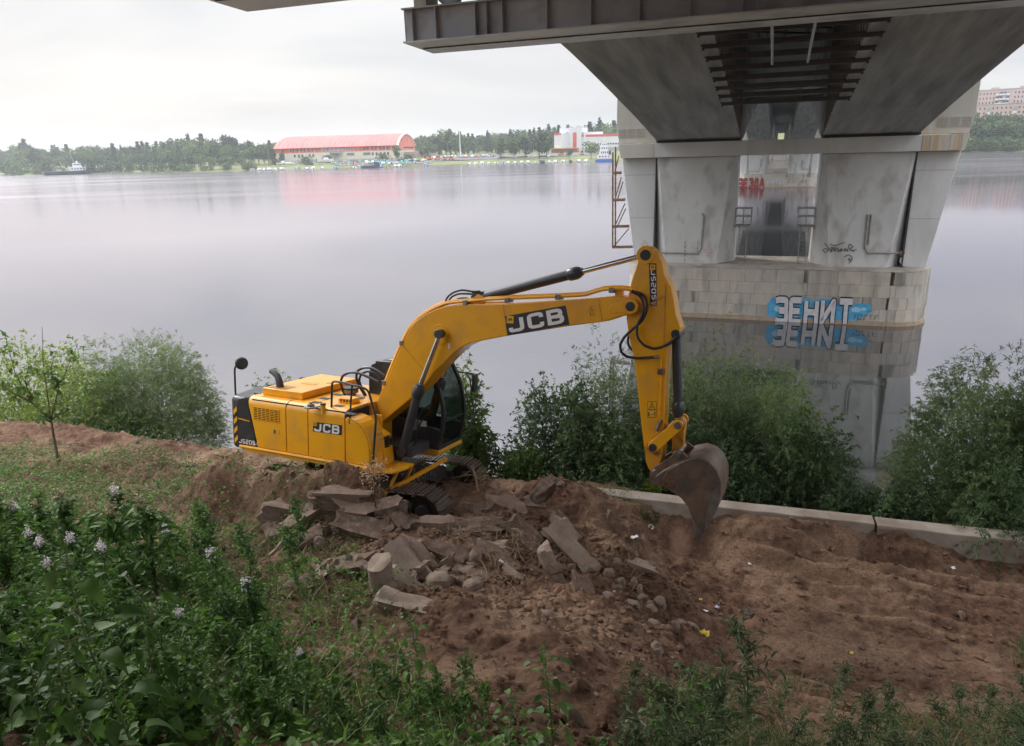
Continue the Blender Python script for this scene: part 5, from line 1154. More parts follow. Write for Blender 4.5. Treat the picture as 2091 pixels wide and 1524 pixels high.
# ================================================================== RUBBLE
M_['slab'] = mat('broken_concrete', (.13, .086, .064), (.24, .17, .13), 3.5, rough=.95, bump=.9, bscale=26, c3=(.11, .066, .045), s3=3.2, f3=.85)
M_['slab_pale'] = mat('pale_broken_concrete', (.20, .145, .11), (.33, .265, .215), 3.5, rough=.95, bump=.9, bscale=26, c3=(.16, .10, .07), s3=3.5, f3=.7)
M_['stone'] = mat('field_stone', (.15, .105, .08), (.24, .18, .14), 4, rough=.9, bump=.6, bscale=20, c3=(.10, .06, .04), s3=4, f3=.7)
M_['slab_dark'] = mat('dark_earthy_concrete', (.075, .046, .034), (.17, .115, .085), 3.5, rough=.95, bump=.9, bscale=26, c3=(.25, .20, .16), s3=9, f3=.6)
from mathutils import noise as mnoise
def rock_mesh(name, L, W, T, m, seed, rough=.03, ends=.10, cyl=False, taper=0.0):
    bm = bmesh.new(); bmesh.ops.create_cube(bm, size=1.0)
    bmesh.ops.subdivide_edges(bm, edges=bm.edges[:], cuts=6, use_grid_fill=True)
    off = Vector((seed * 7.3, seed * 1.7, -seed * 3.1)); rs = random.Random(seed)
    sk1, sk2 = rs.uniform(-.3, .3), rs.uniform(-.25, .25); cut = rs.uniform(.0, .22)
    for v in bm.verts:
        x, y, z = v.co
        if cyl or taper < 0:
            k = max(abs(x), abs(y), abs(z)) * 2; n_ = v.co.normalized() * .5 * k; q = .75 if taper < 0 else 0
            if cyl: r = math.hypot(y, z); s = max(abs(y), abs(z)); 
            if cyl and r > 1e-6: y, z = y * s / r, z * s / r
            if taper < 0: x, y, z = v.co.lerp(n_, .8)
        e = max(0, abs(x) - .32) / .18
        px = x * L + sk1 * y * W * e * (1 if x > 0 else -.6) + sk2 * z * T * e
        py, pz = y * W * (1 - abs(taper if taper > 0 else 0) * (x + .5)), z * T
        if x > .2 and y > .1: px -= cut * L * .5 * e
        co = Vector((px, py, pz)); n1_ = mnoise.noise(co * 3.2 + off); n2_ = mnoise.noise(co * 9 + off * 2); n3_ = mnoise.noise(co * 22 + off)
        d = v.co.normalized()
        amp = rough * (1 + 2.2 * e)
        v.co = co + d * (n1_ * amp * 1.3 + n2_ * amp * .7 + n3_ * amp * .4) + Vector((mnoise.noise(co * 5 + off * 3) * ends * e * (1 if x > 0 else -1), 0, 0))
    me = bpy.data.meshes.new(name); bm.to_mesh(me); bm.free(); me.materials.append(m)
    me.polygons.foreach_set('use_smooth', [True] * len(me.polygons)); me.set_sharp_from_angle(angle=math.radians(28))
    o = bpy.data.objects.new(name, me); COL.objects.link(o); return o
SL = [ # px, py, length, width, thick, heading(deg in plan), pitch, roll, lift, pale, label
 (626, 1062, 1.02, .40, .24, 22, -24, 12, .18, 0, 'long concrete slab leaning up to the right on the left end of the rubble heap'),
 (745, 1080, 1.15, .46, .20, -12, 12, 24, .12, 0, 'cracked flat concrete slab sloping down to the right in the middle of the rubble'),
 (700, 1010, 1.0, .36, .24, -4, 2, 4, .02, 0, 'thick dark faced concrete block nearest to the excavator body'),
 (842, 1166, .86, .48, .20, -42, 26, 38, .22, 1, 'broad pale concrete slab leaning beside the upright stub'),
 (842, 1207, .70, .44, .14, -30, 22, 34, .12, 1, 'thin wedge shaped slab lying against the foot of the upright stub'),
 (868, 1247, 1.12, .34, .20, -14, 8, 8, .06, 1, 'long narrow concrete slab lowest on the front of the heap'),
 (712, 1160, .82, .44, .24, 8, -3, 10, .10, 0, 'flat topped slab with a vertical broken end left of the upright stub'),
 (1168, 1130, .98, .36, .26, -44, 30, 30, .26, 1, 'large pale concrete beam piece sticking out at the right end of the heap'),
 (1153, 1084, .42, .28, .24, -50, 40, 20, .20, 1, 'small pale chunk standing behind the large pale beam piece'),
 (1133, 1172, .64, .30, .14, -52, 42, 30, .12, 1, 'thin tilted slab under the large pale beam piece'),
 (1190, 1206, .60, .34, .20, -60, 46, 12, .10, 0, 'brown slab sliding down the right flank of the heap'),
 (1077, 1100, .86, .44, .22, -36, 24, 28, .16, 0, 'dusty slab tilted to the right below the root tangle'),
 (1032, 1045, .58, .50, .44, -20, 14, 10, .12, 0, 'big blunt brown boulder of broken concrete below the far track'),
 (986, 1083, .84, .40, .26, 4, 4, 18, .12, 0, 'crumbling slab with white flecks in the centre right of the heap'),
 (875, 1078, .86, .30, .28, -3, 3, 0, .10, 0, 'dark rounded length of kerb in the centre of the heap'),
 (645, 1096, .56, .38, .22, 18, -16, 10, .06, 0, 'block wedged beneath the long leaning slab'),
 (726, 1046, .66, .36, .20, -8, 6, 14, .12, 0, 'jagged slab between the dark faced block and the cracked slab'),
 (665, 1022, .62, .40, .24, -4, 2, 6, .08, 0, 'half buried block left behind the long leaning slab'),
 (578, 1038, .56, .40, .26, -10, 6, 4, .04, 0, 'rounded earth covered block at the far left of the rubble'),
 (908, 1132, .58, .36, .24, -20, 14, 16, .12, 0, 'knobbly grey chunk left of the root tangle'),
 (857, 1140, .66, .30, .20, -40, 26, 22, .22, 0, 'narrow slab lying behind the broad pale slab'),
 (816, 1062, .56, .32, .20, -46, 24, 20, .12, 0, 'small tilted slab just right of the cracked flat slab'),
 (1094, 1028, .52, .42, .18, -8, 4, 8, .04, 0, 'flat reddish rock on the dirt behind the heap'),
 (1120, 1000, .46, .34, .34, 30, -28, 10, .06, 0, 'pointed brown rock beside the grass near the wall end'),
 (1010, 1135, .70, .40, .22, -24, 14, 20, .04, 0, 'slab mostly hidden in the root tangle'),
 (615, 1195, .62, .40, .14, 30, -6, 8, .03, 0, 'tilted slab half hidden behind the flowering weeds'),
 (720, 1290, .50, .26, .10, -70, 20, 10, .02, 0, 'thin slab end poking out among the front weeds'),
 (1305, 1150, .75, .22, .16, -28, 8, 10, .02, 1, 'pale kerb fragment half sunk at the edge of the dug trench'),
 (560, 1090, .40, .30, .18, -60, 20, 10, .02, 0, 'small slab corner seen through the tall weeds'),
 (790, 1035, .50, .34, .18, 12, -8, 12, .08, 0, 'small slab under the dried flower stalks'),
]
for i, (px, py, L, W, T, hd, pt, rl, lift, pale, lb) in enumerate(SL):
    P = ground_at(px, py + 6); o = rock_mesh('concrete_slab', L * .9, W * .74, T * 1.45, M_['slab_pale' if pale else ('slab_dark' if i % 2 else 'slab')], i + 2, rough=.034, ends=.26)
    o.location = (P[0], P[1], P[2] + lift * .5 - .035)
    o.rotation_euler = (Matrix.Rotation(math.radians(hd), 4, 'Z') @ Matrix.Rotation(math.radians(pt), 4, 'Y') @ Matrix.Rotation(math.radians(rl), 4, 'X')).to_euler()
    tag(o, lb, 'slab', 'broken concrete in the rubble heap')
P = ground_at(784, 1222); o = rock_mesh('concrete_stub', .62, .34, .34, M_['slab_pale'], 77, rough=.012, ends=.05, cyl=True); o.location = (P[0], P[1], P[2] + .26)
o.rotation_euler = (math.radians(-4), math.radians(86), math.radians(12)); tag(o, 'short round concrete post stub standing upright at the front of the heap', 'post stub')
ST = [(898, 1207, .38, .32, .36, 'rounded grey stone right of the wedge shaped slab'), (970, 1208, .32, .26, .30, 'speckled stone beside the dark hole in the heap'), (653, 1120, .26, .2, .2, 'small stone below the wedged block'),
      (1115, 1273, .24, .24, .22, 'square brown stone alone on the dirt ridge'), (1410, 1285, .26, .20, .14, 'pale stone on the dirt near the yellow scrap'), (1390, 1282, .20, .18, .18, 'dark stone touching the pale stone on the dirt'),
      (1300, 1515, .34, .28, .26, 'greyish rock at the bottom edge below the leafy plant'), (1340, 1335, .22, .2, .16, 'brown lump on the slope above the right leafy plant'), (1365, 1290, .18, .16, .14, 'small dark stone left of the pale stone'),
      (740, 1065, .10, .09, .07, 'tan pebble lying on the cracked flat slab'), (285, 905, .20, .16, .14, 'yellowish stone on the earth berm by the left bushes'), (1960, 1265, .30, .16, .05, 'flat pale flake in the trench at the right'),
      (1165, 1468, .28, .2, .16, 'grey rock in the shaded hollow at the bottom')]
for i, (px, py, a, b, c, lb) in enumerate(ST):
    P = ground_at(px, py); o = rock_mesh('stone', a, b, c, M_['stone'], i + 120, rough=.02, ends=.02, taper=-1); o.location = (P[0], P[1], P[2] + c * .3); o.rotation_euler = (i, i * .7, i * 1.3); tag(o, lb, 'stone', 'loose stones')
# cobbles bedded in the dark lip, alike
rs = random.Random(21); proto = rock_mesh('cobble', .18, .15, .16, M_['stone'], 200, rough=.012, ends=.01, taper=-1); first = True
for i in range(26):
    t = rs.random(); px, py = 1235 + 150 * t + rs.uniform(-30, 30), 1165 + 110 * t + rs.uniform(-28, 34); P = ground_at(px, py)
    o = proto if first else proto.copy()
    if not first: COL.objects.link(o)
    first = False; s = rs.uniform(.5, 1.25); o.location = (P[0], P[1], P[2] + .03 * s); o.scale = (s, s * rs.uniform(.7, 1.1), s); o.rotation_euler = (rs.uniform(0, 6), rs.uniform(0, 6), rs.uniform(0, 6))
    tag(o, 'dusty rounded cobble in the dark dug lip right of the rubble heap', 'cobble', 'cobbles in the dark lip of the trench')
protos = [rock_mesh('concrete_chunk', .34, .26, .20, M_['slab'], 301, .03, .12), rock_mesh('concrete_chunk', .28, .20, .18, M_['slab_pale'], 302, .03, .12), rock_mesh('concrete_chunk', .40, .22, .14, M_['slab'], 303, .03, .14)]; rs = random.Random(8)
for i in range(46):
    px, py = rs.gauss(880, 190), rs.gauss(1125, 55)
    if not (560 < px < 1290 and 1020 < py < 1260): px, py = 930 + 8 * i - 180, 1100 + (i * 37) % 90
    P = ground_at(px, py); o = protos[i] if i < 3 else protos[i % 3].copy()
    if i >= 3: COL.objects.link(o)
    s = rs.uniform(.45, 1.15); o.location = (P[0], P[1], P[2] + .04 * s); o.scale = (s, s, s); o.rotation_euler = (rs.uniform(-.7, .7), rs.uniform(-.7, .7), rs.uniform(0, 6.28)); tag(o, 'small broken concrete chunk among the slabs of the rubble heap', 'chunk', 'small chunks in the rubble heap')
# clods and pebbles: nobody could count them
def scatter_lumps(name, n, region, smin, smax, m, seed, flat=.75):
    r = np.random.RandomState(seed); bm = bmesh.new(); bmesh.ops.create_icosphere(bm, subdivisions=1, radius=1.0); bv = np.array([v.co[:] for v in bm.verts]); bf = np.array([[v.index for v in f.verts] for f in bm.faces]); bm.free()
    u = r.uniform(region[0], region[1], n); v = r.uniform(region[2], region[3], n); x = EU[0] * u + EV[0] * v; y = EU[1] * u + EV[1] * v
    s = smin * (smax / smin) ** (r.rand(n) ** 2.2); z = height(x, y) + s * .25
    jit = 1 + r.uniform(-.3, .3, (n, len(bv), 1)); ang = r.uniform(0, 6.28, n); c, sn = np.cos(ang), np.sin(ang)
    V = bv[None] * (1 + r.uniform(-.45, .35, (n, len(bv), 1))) * s[:, None, None]; V[:, :, 0] *= r.uniform(.8, 1.5, (n, 1)); V[:, :, 2] *= flat
    Vx = V[:, :, 0] * c[:, None] - V[:, :, 1] * sn[:, None]; Vy = V[:, :, 0] * sn[:, None] + V[:, :, 1] * c[:, None]
    V = np.stack([Vx + x[:, None], Vy + y[:, None], V[:, :, 2] + z[:, None]], -1)
    F = bf[None] + (np.arange(n) * len(bv))[:, None, None]
    o = np_mesh(name, V.reshape(-1, 3), F.reshape(-1, 3), m, smooth=False); tag(o, kind='stuff'); return o
o = scatter_lumps('soil_clods', 9000, (-8, 7.5, 3.6, 13.0), .008, .060, M_['soil'], 3); tag(o, 'loose brown clods strewn over the dug soil')
o = scatter_lumps('heap_clods', 2600, (-6.0, -.2, 7.2, 11.2), .015, .065, M_['soil'], 4); tag(o, 'lumps of earth between the broken slabs')
o = scatter_lumps('pebbles', 1500, (-5, 7.5, 4, 13.0), .006, .026, M_['slab_pale'], 5); tag(o, 'pale pebbles sprinkled over the soil')
# roots and twigs tangled in the heap
def twig_cloud(name, spots, m, seed, label):
    rs = random.Random(seed); mb = MB()
    for (px, py, n, spread, ln, up, r) in spots:
        C_ = ground_at(px, py)
        for i in range(n):
            p = C_ + np.array([rs.gauss(0, spread), rs.gauss(0, spread * .7), 0]); p[2] = float(height(p[0], p[1], False)) + rs.uniform(0, up)
            a = rs.uniform(0, 6.28); el_ = rs.uniform(-.3, .9); d = np.array([math.cos(a) * math.cos(el_), math.sin(a) * math.cos(el_), math.sin(el_)]); L = ln * rs.uniform(.4, 1.2); pts = [p]
            for k in range(4): d = d + np.array([rs.gauss(0, .25), rs.gauss(0, .25), rs.gauss(0, .2) - .18]); d /= np.linalg.norm(d); pts.append(pts[-1] + d * L / 4)
            mb.tube(pts, [r, r * .85, r * .7, r * .5, r * .25], 4)
    o = mb.build(name, m, smooth=60); tag(o, label, kind='stuff'); return o
M_['twig'] = mat('dry_root', (.15, .10, .06), (.28, .20, .12), 8, rough=.9); M_['dry'] = mat('dried_stalk', (.30, .21, .11), (.40, .30, .18), 8, rough=.9)
twig_cloud('root_tangle', [(1000, 1110, 130, .42, .5, .35, .006), (1060, 1150, 110, .4, .5, .25, .006), (960, 1150, 60, .4, .4, .2, .005), (1010, 1200, 30, .2, .5, .2, .008), (1280, 1170, 60, .4, .4, .15, .006), (900, 1080, 40, .6, .4, .2, .004), (800, 990, 40, .6, .4, .2, .005), (650, 985, 40, .7, .4, .2, .005), (1450, 1040, 36, .25, .3, .1, .004), (1250, 1060, 20, .5, .3, .1, .004), (1520, 1290, 26, .9, .3, .06, .004)], M_['twig'], 5, 'tangle of brown roots and twigs in the rubble')
twig_cloud('dry_grass_tangle', [(850, 1000, 70, .25, .35, .4, .004), (975, 1005, 46, .14, .45, .5, .005), (700, 975, 40, .5, .35, .2, .004), (480, 1180, 40, .3, .3, .2, .004)], M_['dry'], 6, 'withered straw coloured stalks by the near track')
P = ground_at(978, 1012); mb = MB(); mb.tube([(0, 0, 0), (-.04, .02, .3), (-.10, .03, .62)], [.022, .026, .022], 8); o = mb.build('wooden_stake', mat('bare_wood', (.42, .26, .17), (.3, .17, .1), 6, rough=.8)); o.location = tuple(P); tag(o, 'reddish bare stick leaning in front of the far track', 'stick')
P = ground_at(1186, 982); mb = MB(); mb.tube([(0, 0, 0), (-.01, 0, .16), (-.02, .0, .32)], [.012, .012, .01], 6); o = mb.build('wooden_peg', M_['dry']); o.location = tuple(P); tag(o, 'thin upright peg at the end of the low wall', 'peg')
# scraps of litter
def scrap(px, py, s, m, label, cat, seed, shape='flat'):
    rs = random.Random(seed); P = ground_at(px, py, True); mb = MB()
    if shape == 'ring': mb.tube([(s * math.cos(a), s * .7 * math.sin(a), .02 + .01 * math.sin(2 * a)) for a in [k * .5 for k in range(11)]], .014, 6)
    else:
        n = 4; g = [(i / n * s - s / 2, j / n * s * .7 - s * .35, .02 + rs.uniform(-.3, .3) * s * .5) for i in range(n + 1) for j in range(n + 1)]
        f = [(i * (n + 1) + j, (i + 1) * (n + 1) + j, (i + 1) * (n + 1) + j + 1, i * (n + 1) + j + 1) for i in range(n) for j in range(n)]; mb.add(g, f); mb.add([(a, b, c + .006) for a, b, c in g], [q[::-1] for q in f])
    o = mb.build('litter_scrap', m, smooth=60); o.location = (P[0], P[1], P[2] + .015); o.rotation_euler = (rs.uniform(-.3, .3), rs.uniform(-.3, .3), rs.uniform(0, 6)); tag(o, label, cat)
LW = mat('white_plastic', (.72, .72, .74), rough=.5); LYW = mat('yellow_plastic', (.65, .48, .04), rough=.5); LR = mat('red_plastic', (.5, .07, .03), rough=.5); LB = mat('bluish_film', (.35, .38, .5), rough=.5)
scrap(1329, 1079, .06, LW, 'white plastic ring on the dug floor behind the bucket', 'ring', 1, 'ring'); scrap(1296, 1101, .14, LW, 'crumpled white scrap left of the bucket tip', 'scrap', 2)
scrap(1438, 1297, .16, LYW, 'yellow plastic scrap beside the pale stone', 'scrap', 3); scrap(1027, 1148, .12, LW, 'white paper scrap in the root tangle', 'scrap', 4); scrap(1440, 1252, .08, LW, 'white scrap on the slope above the yellow scrap', 'scrap', 5)
scrap(1431, 1228, .05, LYW, 'tiny yellow leaf like scrap on the slope', 'scrap', 6); scrap(1530, 1155, .07, LW, 'white flake in the trench right of the bucket', 'scrap', 7); scrap(1505, 1170, .05, LR, 'red chip in the trench right of the bucket', 'scrap', 8)
scrap(1530, 1254, .14, M_['darksteel'], 'black rag on the slope at the trench edge', 'rag', 9); scrap(1945, 1163, .07, LW, 'white fleck near the wall foot at right', 'scrap', 10); scrap(1937, 1140, .05, LR, 'red fleck near the wall foot at right', 'scrap', 11)
scrap(1738, 1337, .06, LYW, 'small yellow fleck on the furrowed slope', 'scrap', 12); scrap(645, 1180, .5, mat('dirty_cloth', (.30, .24, .19), (.2, .15, .12), 8, rough=.9), 'dirty crumpled cloth beside the flat topped slab', 'cloth', 13); scrap(1120, 1505, .10, LYW, 'yellow scrap at the bottom edge among weeds', 'scrap', 14)
scrap(1465, 1243, .07, LB, 'bluish film scrap on the slope', 'scrap', 15); scrap(985, 1070, .2, M_['slab_pale'], 'pale flat chip on the crumbling slab', 'chip', 16)
# falling dust under the bucket
P = ground_at(1395, 1150)
m = bpy.data.materials.new('soil_dust'); m.use_nodes = True; t = m.node_tree; t.nodes.clear(); o_ = nd(t, 'ShaderNodeOutputMaterial'); pv = nd(t, 'ShaderNodeVolumePrincipled'); pv.inputs['Color'].default_value = (.72, .48, .36, 1)
tcx = nd(t, 'ShaderNodeTexCoord'); nz = nd(t, 'ShaderNodeTexNoise'); nz.inputs['Scale'].default_value = 3.0; t.links.new(tcx.outputs['Object'], nz.inputs['Vector'])
ln = nd(t, 'ShaderNodeVectorMath', operation='LENGTH'); t.links.new(tcx.outputs['Object'], ln.inputs[0]); q = nd(t, 'ShaderNodeMapRange'); q.inputs[1].default_value = .95; q.inputs[2].default_value = .2; q.inputs[3].default_value = 0; q.inputs[4].default_value = 1.5; t.links.new(ln.outputs['Value'], q.inputs[0])
mu = nd(t, 'ShaderNodeMath', operation='MULTIPLY'); t.links.new(q.outputs[0], mu.inputs[0]); t.links.new(nz.outputs['Fac'], mu.inputs[1]); t.links.new(mu.outputs[0], pv.inputs['Density']); t.links.new(pv.outputs[0], o_.inputs['Volume'])
mb = MB(); mb.ell((0, 0, 0), (1, 1, 1), 16, 10); dust = mb.build('falling_dust', m); dust.location = (P[0] - .05, P[1] + .1, P[2] + .42); dust.scale = (.26, .28, .58); tag(dust, 'faint brown veil of dust falling under the bucket tip', kind='stuff')
# ================================================================== VEGETATION
def nrm(a): return a / (np.linalg.norm(a, axis=-1, keepdims=True) + 1e-9)
LT = { # leaf templates: verts (along, across, lift), triangles
 'thin': (np.array([(0, 0, 0), (.45, -.5, .04), (1, 0, -.10), (.45, .5, .04)]), np.array([(0, 1, 2), (0, 2, 3)])),
 'oval': (np.array([(0, 0, 0), (.30, -.5, .05), (.72, -.36, .02), (1, 0, -.14), (.72, .36, .02), (.30, .5, .05), (.5, 0, -.03)]), np.array([(0, 1, 6), (1, 2, 6), (2, 3, 6), (3, 4, 6), (4, 5, 6), (5, 0, 6)])),
}
LT['blade'] = (np.array([(0, -.4, 0), (0, .4, 0), (.45, -.5, .02), (.45, .5, .02), (.8, -.3, -.04), (.8, .3, -.04), (1, 0, -.1)]), np.array([(0, 2, 3), (0, 3, 1), (2, 4, 5), (2, 5, 3), (4, 6, 5)]))
_b = []; _t = []
for i, (x, w_, z) in enumerate(((0, .0, 0), (.10, .34, .03), (.24, .50, .05), (.38, .47, .04), (.52, .37, .0), (.68, .25, -.08), (.84, .12, -.20), (1.0, .0, -.34))):
    _b += [(x, -w_, z + .09 * w_), (x, 0, z - .03), (x, w_, z + .09 * w_)]
for i in range(7):
    for j in (0, 1): a = i * 3 + j; _t += [(a, a + 3, a + 4), (a, a + 4, a + 1)]
LT['big'] = (np.array(_b, float), np.array(_t))
def leaves(P, D, L, W, tm, seed=0, upj=.6, droop=0.0):
    r = np.random.RandomState(seed); P = np.asarray(P, float); D = nrm(np.asarray(D, float)); n = len(P)
    up = nrm(np.array([0, 0, 1.0]) + r.normal(0, upj, (n, 3))); S = nrm(np.cross(D, up)); N = np.cross(S, D)
    tv, tf = LT[tm]; L = np.broadcast_to(L, (n,)); W = np.broadcast_to(W, (n,))
    V = P[:, None] + D[:, None] * (tv[:, 0][None, :, None] * L[:, None, None]) + S[:, None] * (tv[:, 1][None, :, None] * W[:, None, None]) + N[:, None] * (tv[:, 2][None, :, None] * L[:, None, None])
    if droop: V[:, :, 2] -= droop * (tv[:, 0] ** 2)[None] * L[:, None]
    F = tf[None] + (np.arange(n) * len(tv))[:, None, None]
    T = np.repeat(r.uniform(-.18, .18, n), len(tv))
    return V.reshape(-1, 3), F.reshape(-1, 3), T
def merge(parts):
    V = []; F = []; T = []; o = 0
    for v, f, t in parts: V.append(v); F.append(f + o); T.append(t); o += len(v)
    return np.concatenate(V), np.concatenate(F), np.concatenate(T)
LM = {
 'willow': leafmat('willow_leaf', (.09, .145, .055), (.33, .43, .19), 1.5, .35),
 'willow_pale': leafmat('pale_willow_leaf', (.16, .22, .10), (.46, .54, .28), 1.5, .32),
 'dark': leafmat('dark_broad_leaf', (.045, .09, .038), (.17, .26, .10), 1.5, .25),
 'maple': leafmat('yellowish_leaf', (.14, .21, .04), (.38, .44, .08), 1.2, .38),
 'elder': leafmat('fresh_leaf', (.08, .15, .04), (.24, .36, .09), 1.2, .3),
 'weed': leafmat('weed_leaf', (.045, .11, .02), (.15, .30, .045), 2.0, .35),
 'weed_fine': leafmat('fine_weed_leaf', (.055, .085, .035), (.13, .18, .07), 2.0, .25),
 'grass': leafmat('grass_blade', (.06, .10, .03), (.19, .24, .08), 2.0, .3),
 'straw': leafmat('straw_blade', (.22, .18, .09), (.40, .33, .18), 2.0, .2),
 'petal': leafmat('white_petal', (.62, .55, .60), (.80, .76, .78), 5.0, .2),
 'spent': leafmat('spent_flower', (.30, .26, .15), (.42, .36, .22), 5.0, .1),
}
M_['bark'] = mat('bark', (.10, .075, .055), (.18, .14, .10), 6, rough=.9); M_['stem'] = mat('green_stem', (.10, .15, .05), (.14, .16, .07), 6, rough=.6)
def bush_parts(rx, ry, h, nsh, ntw, nlf, L, W, tm, seed, droop=.3, lop=0.0, low=.12, compound=False, lj=.55, taper=.35, fill=2.5):
    """a shrub growing from the origin: shoots arching to the crown surface, twigs, leaves"""
    r = np.random.RandomState(seed); wood = MB(); LP = []; LD = []
    lumps = r.uniform(0, 6.28, 6)
    for i in range(nsh):
        a = r.uniform(0, 6.28); el = math.asin(r.uniform(low, 1.0)); rad = r.uniform(.55, .93) * (1 + .16 * math.sin(3 * a + lumps[0]) + .12 * math.sin(5 * a + lumps[1] + 3 * el))
        hx = math.cos(a) * math.cos(el) * rx * rad; hy = math.sin(a) * math.cos(el) * ry * rad; hz = math.sin(el) * h * rad * (1 - taper * (1 - math.sin(el)) * .3)
        end = np.array([hx + lop, hy, hz]); b = np.array([r.normal(0, .12 * rx), r.normal(0, .12 * ry), 0]); mid = b * .4 + end * .45 + np.array([0, 0, h * .25 * (1 - math.sin(el) * .5)]) * r.uniform(.4, 1)
        ts = np.linspace(0, 1, 7); path = [(1 - t) ** 2 * b + 2 * t * (1 - t) * mid + t * t * end for t in ts]
        wood.tube(path[:-1:2] , [.020, .012, .005], 4)
        for k in range(ntw):
            t = r.uniform(.25, 1.0) ** .7; p = (1 - t) ** 2 * b + 2 * t * (1 - t) * mid + t * t * end; d = 2 * (1 - t) * (mid - b) + 2 * t * (end - mid); d /= np.linalg.norm(d) + 1e-9
            d = d + r.normal(0, .65, 3) + np.array([0, 0, .25]); d /= np.linalg.norm(d); ln = r.uniform(.22, .60) * min(1, h / 2.2); q = p + d * ln; q2 = q + (d + np.array([0, 0, -droop * 2])) * ln * .5
            s = np.sort(r.uniform(0, 1, nlf)); pts = (1 - s[:, None]) ** 2 * p + 2 * s[:, None] * (1 - s[:, None]) * q + s[:, None] ** 2 * q2; tan = nrm(2 * (1 - s[:, None]) * (q - p) + 2 * s[:, None] * (q2 - q))
            LP.append(pts); LD.append(tan * .9 + r.normal(0, lj, (nlf, 3)) + np.array([0, 0, -droop]))
    # outer twigs filling the crown
    nf = int(nsh * ntw * fill)
    for i in range(nf):
        a = r.uniform(0, 6.28); se = r.uniform(.0, 1.0); el = math.asin(se); lump = 1 + .15 * math.sin(3 * a + lumps[0]) + .13 * math.sin(5 * a + lumps[1] + 3 * el) + .08 * math.sin(9 * a + 5 * el + lumps[2])
        rad = r.uniform(.45, 1.0) ** .5 * lump * .97; p = np.array([math.cos(a) * math.cos(el) ** .75 * rx * rad + lop, math.sin(a) * math.cos(el) ** .75 * ry * rad, (.10 + .86 * se) * h * (.35 + .65 * rad)])
        d = nrm(np.array([p[0] / rx, p[1] / ry, .9]) + r.normal(0, .45, 3)); ln = r.uniform(.15, .42) * min(1, h / 2.2); q = p + d * ln; q2 = q + (d * .6 + np.array([0, 0, -droop * 2.6])) * ln * .5
        s = np.sort(r.uniform(0, 1, nlf)); LP.append((1 - s[:, None]) ** 2 * p + 2 * s[:, None] * (1 - s[:, None]) * q + s[:, None] ** 2 * q2); LD.append(nrm(2 * (1 - s[:, None]) * (q - p) + 2 * s[:, None] * (q2 - q)) * .9 + r.normal(0, lj, (nlf, 3)) + np.array([0, 0, -droop]))
    LP = np.concatenate(LP); LD = np.concatenate(LD); r2 = np.random.RandomState(seed + 1); sz = r2.uniform(.6, 1.15, len(LP))
    return wood, leaves(LP, LD, L * sz, W * sz, tm, seed + 2)
def solve_px(px, v, z):
    lo, hi = -40.0, 30.0
    for _ in range(40):
        m = (lo + hi) / 2
        if pypx(uv(m, v, z))[0] < px: lo = m
        else: hi = m
    return uv(lo, v, z)
def bush(px, v, half, ytop, nsh, ntw, nlf, L, W, tm, lm, seed, label, cat='bush', name='bush', depth=.85, group=None, **k):
    P = solve_px(px, v, 1.5); P[2] = float(height(P[0], P[1], False)); h = top_z(px, P, ytop); dist = math.hypot(P[0], P[1]); rx = half * dist * 1.05 / FPX
    wood, (V, F, T) = bush_parts(rx, rx * depth, h, nsh, ntw, nlf, L, W, tm, seed, **k)
    t = thing(name, label, cat, (P[0], P[1], P[2] - .05), 0, group); 
    wood.build('branches', M_['bark'], t, smooth=60); o = np_mesh('foliage', V, F, LM[lm], t, smooth=False, cols=T); o['kind'] = 'stuff'; return t
bush(325, 15.9, 118, 694, 150, 9, 15, .105, .016, 'thin', 'willow_pale', 1, 'pale round willow bush behind the berm at left, next to the yellowish young trees', name='willow_bush', fill=3.4)
bush(70, 15.7, 130, 700, 60, 8, 9, .10, .045, 'oval', 'maple', 2, 'yellow green airy bush at the far left edge behind the berm', name='leafy_bush', lj=.7)
bush(190, 15.0, 80, 745, 50, 8, 9, .09, .04, 'oval', 'maple', 3, 'yellowish low bush between the sapling and the pale willow', name='leafy_bush', lj=.7)
bush(215, 14.3, 110, 845, 40, 7, 9, .06, .03, 'oval', 'elder', 31, 'low fresh green scrub along the berm under the pale willow', name='low_scrub', lj=.8)
bush(60, 14.3, 110, 800, 40, 7, 9, .07, .035, 'oval', 'maple', 32, 'low yellow green scrub behind the berm under the sapling', name='low_scrub', lj=.8)
bush(955, 14.6, 34, 745, 26, 8, 12, .10, .040, 'oval', 'elder', 4, 'slender leafy shrub rising right behind the cab', name='shrub', low=.5)
bush(965, 14.4, 52, 868, 40, 7, 10, .08, .04, 'oval', 'elder', 5, 'low leafy shrub at the foot of the cab above the far track', name='shrub')
bush(556, 15.0, 14, 764, 10, 5, 8, .09, .035, 'oval', 'elder', 6, 'leafy tip showing over the rear of the excavator, left one', name='shoot', low=.75)
bush(601, 15.0, 13, 754, 10, 5, 8, .09, .035, 'oval', 'elder', 7, 'leafy tip showing over the engine hood, right one', name='shoot', low=.75)
bush(1150, 15.2, 92, 770, 75, 9, 12, .085, .036, 'oval', 'dark', 8, 'dark broad leaved bush left of the excavator arm', name='dark_bush')
bush(1240, 15.8, 78, 712, 80, 8, 13, .10, .020, 'thin', 'willow', 9, 'tall willow bush directly behind the lower arm, left side', name='willow_bush')
bush(1225, 14.7, 95, 850, 60, 8, 12, .085, .036, 'oval', 'dark', 10, 'dark glossy bush low behind the bucket, left of it', name='dark_bush')
bush(1065, 14.2, 46, 915, 30, 7, 10, .07, .04, 'oval', 'elder', 11, 'bright green scrub left of the wall end', name='low_scrub', lj=.8)
bush(1420, 16.4, 115, 698, 120, 9, 14, .105, .020, 'thin', 'willow', 12, 'large willow bush right behind the bucket and arm', name='willow_bush')
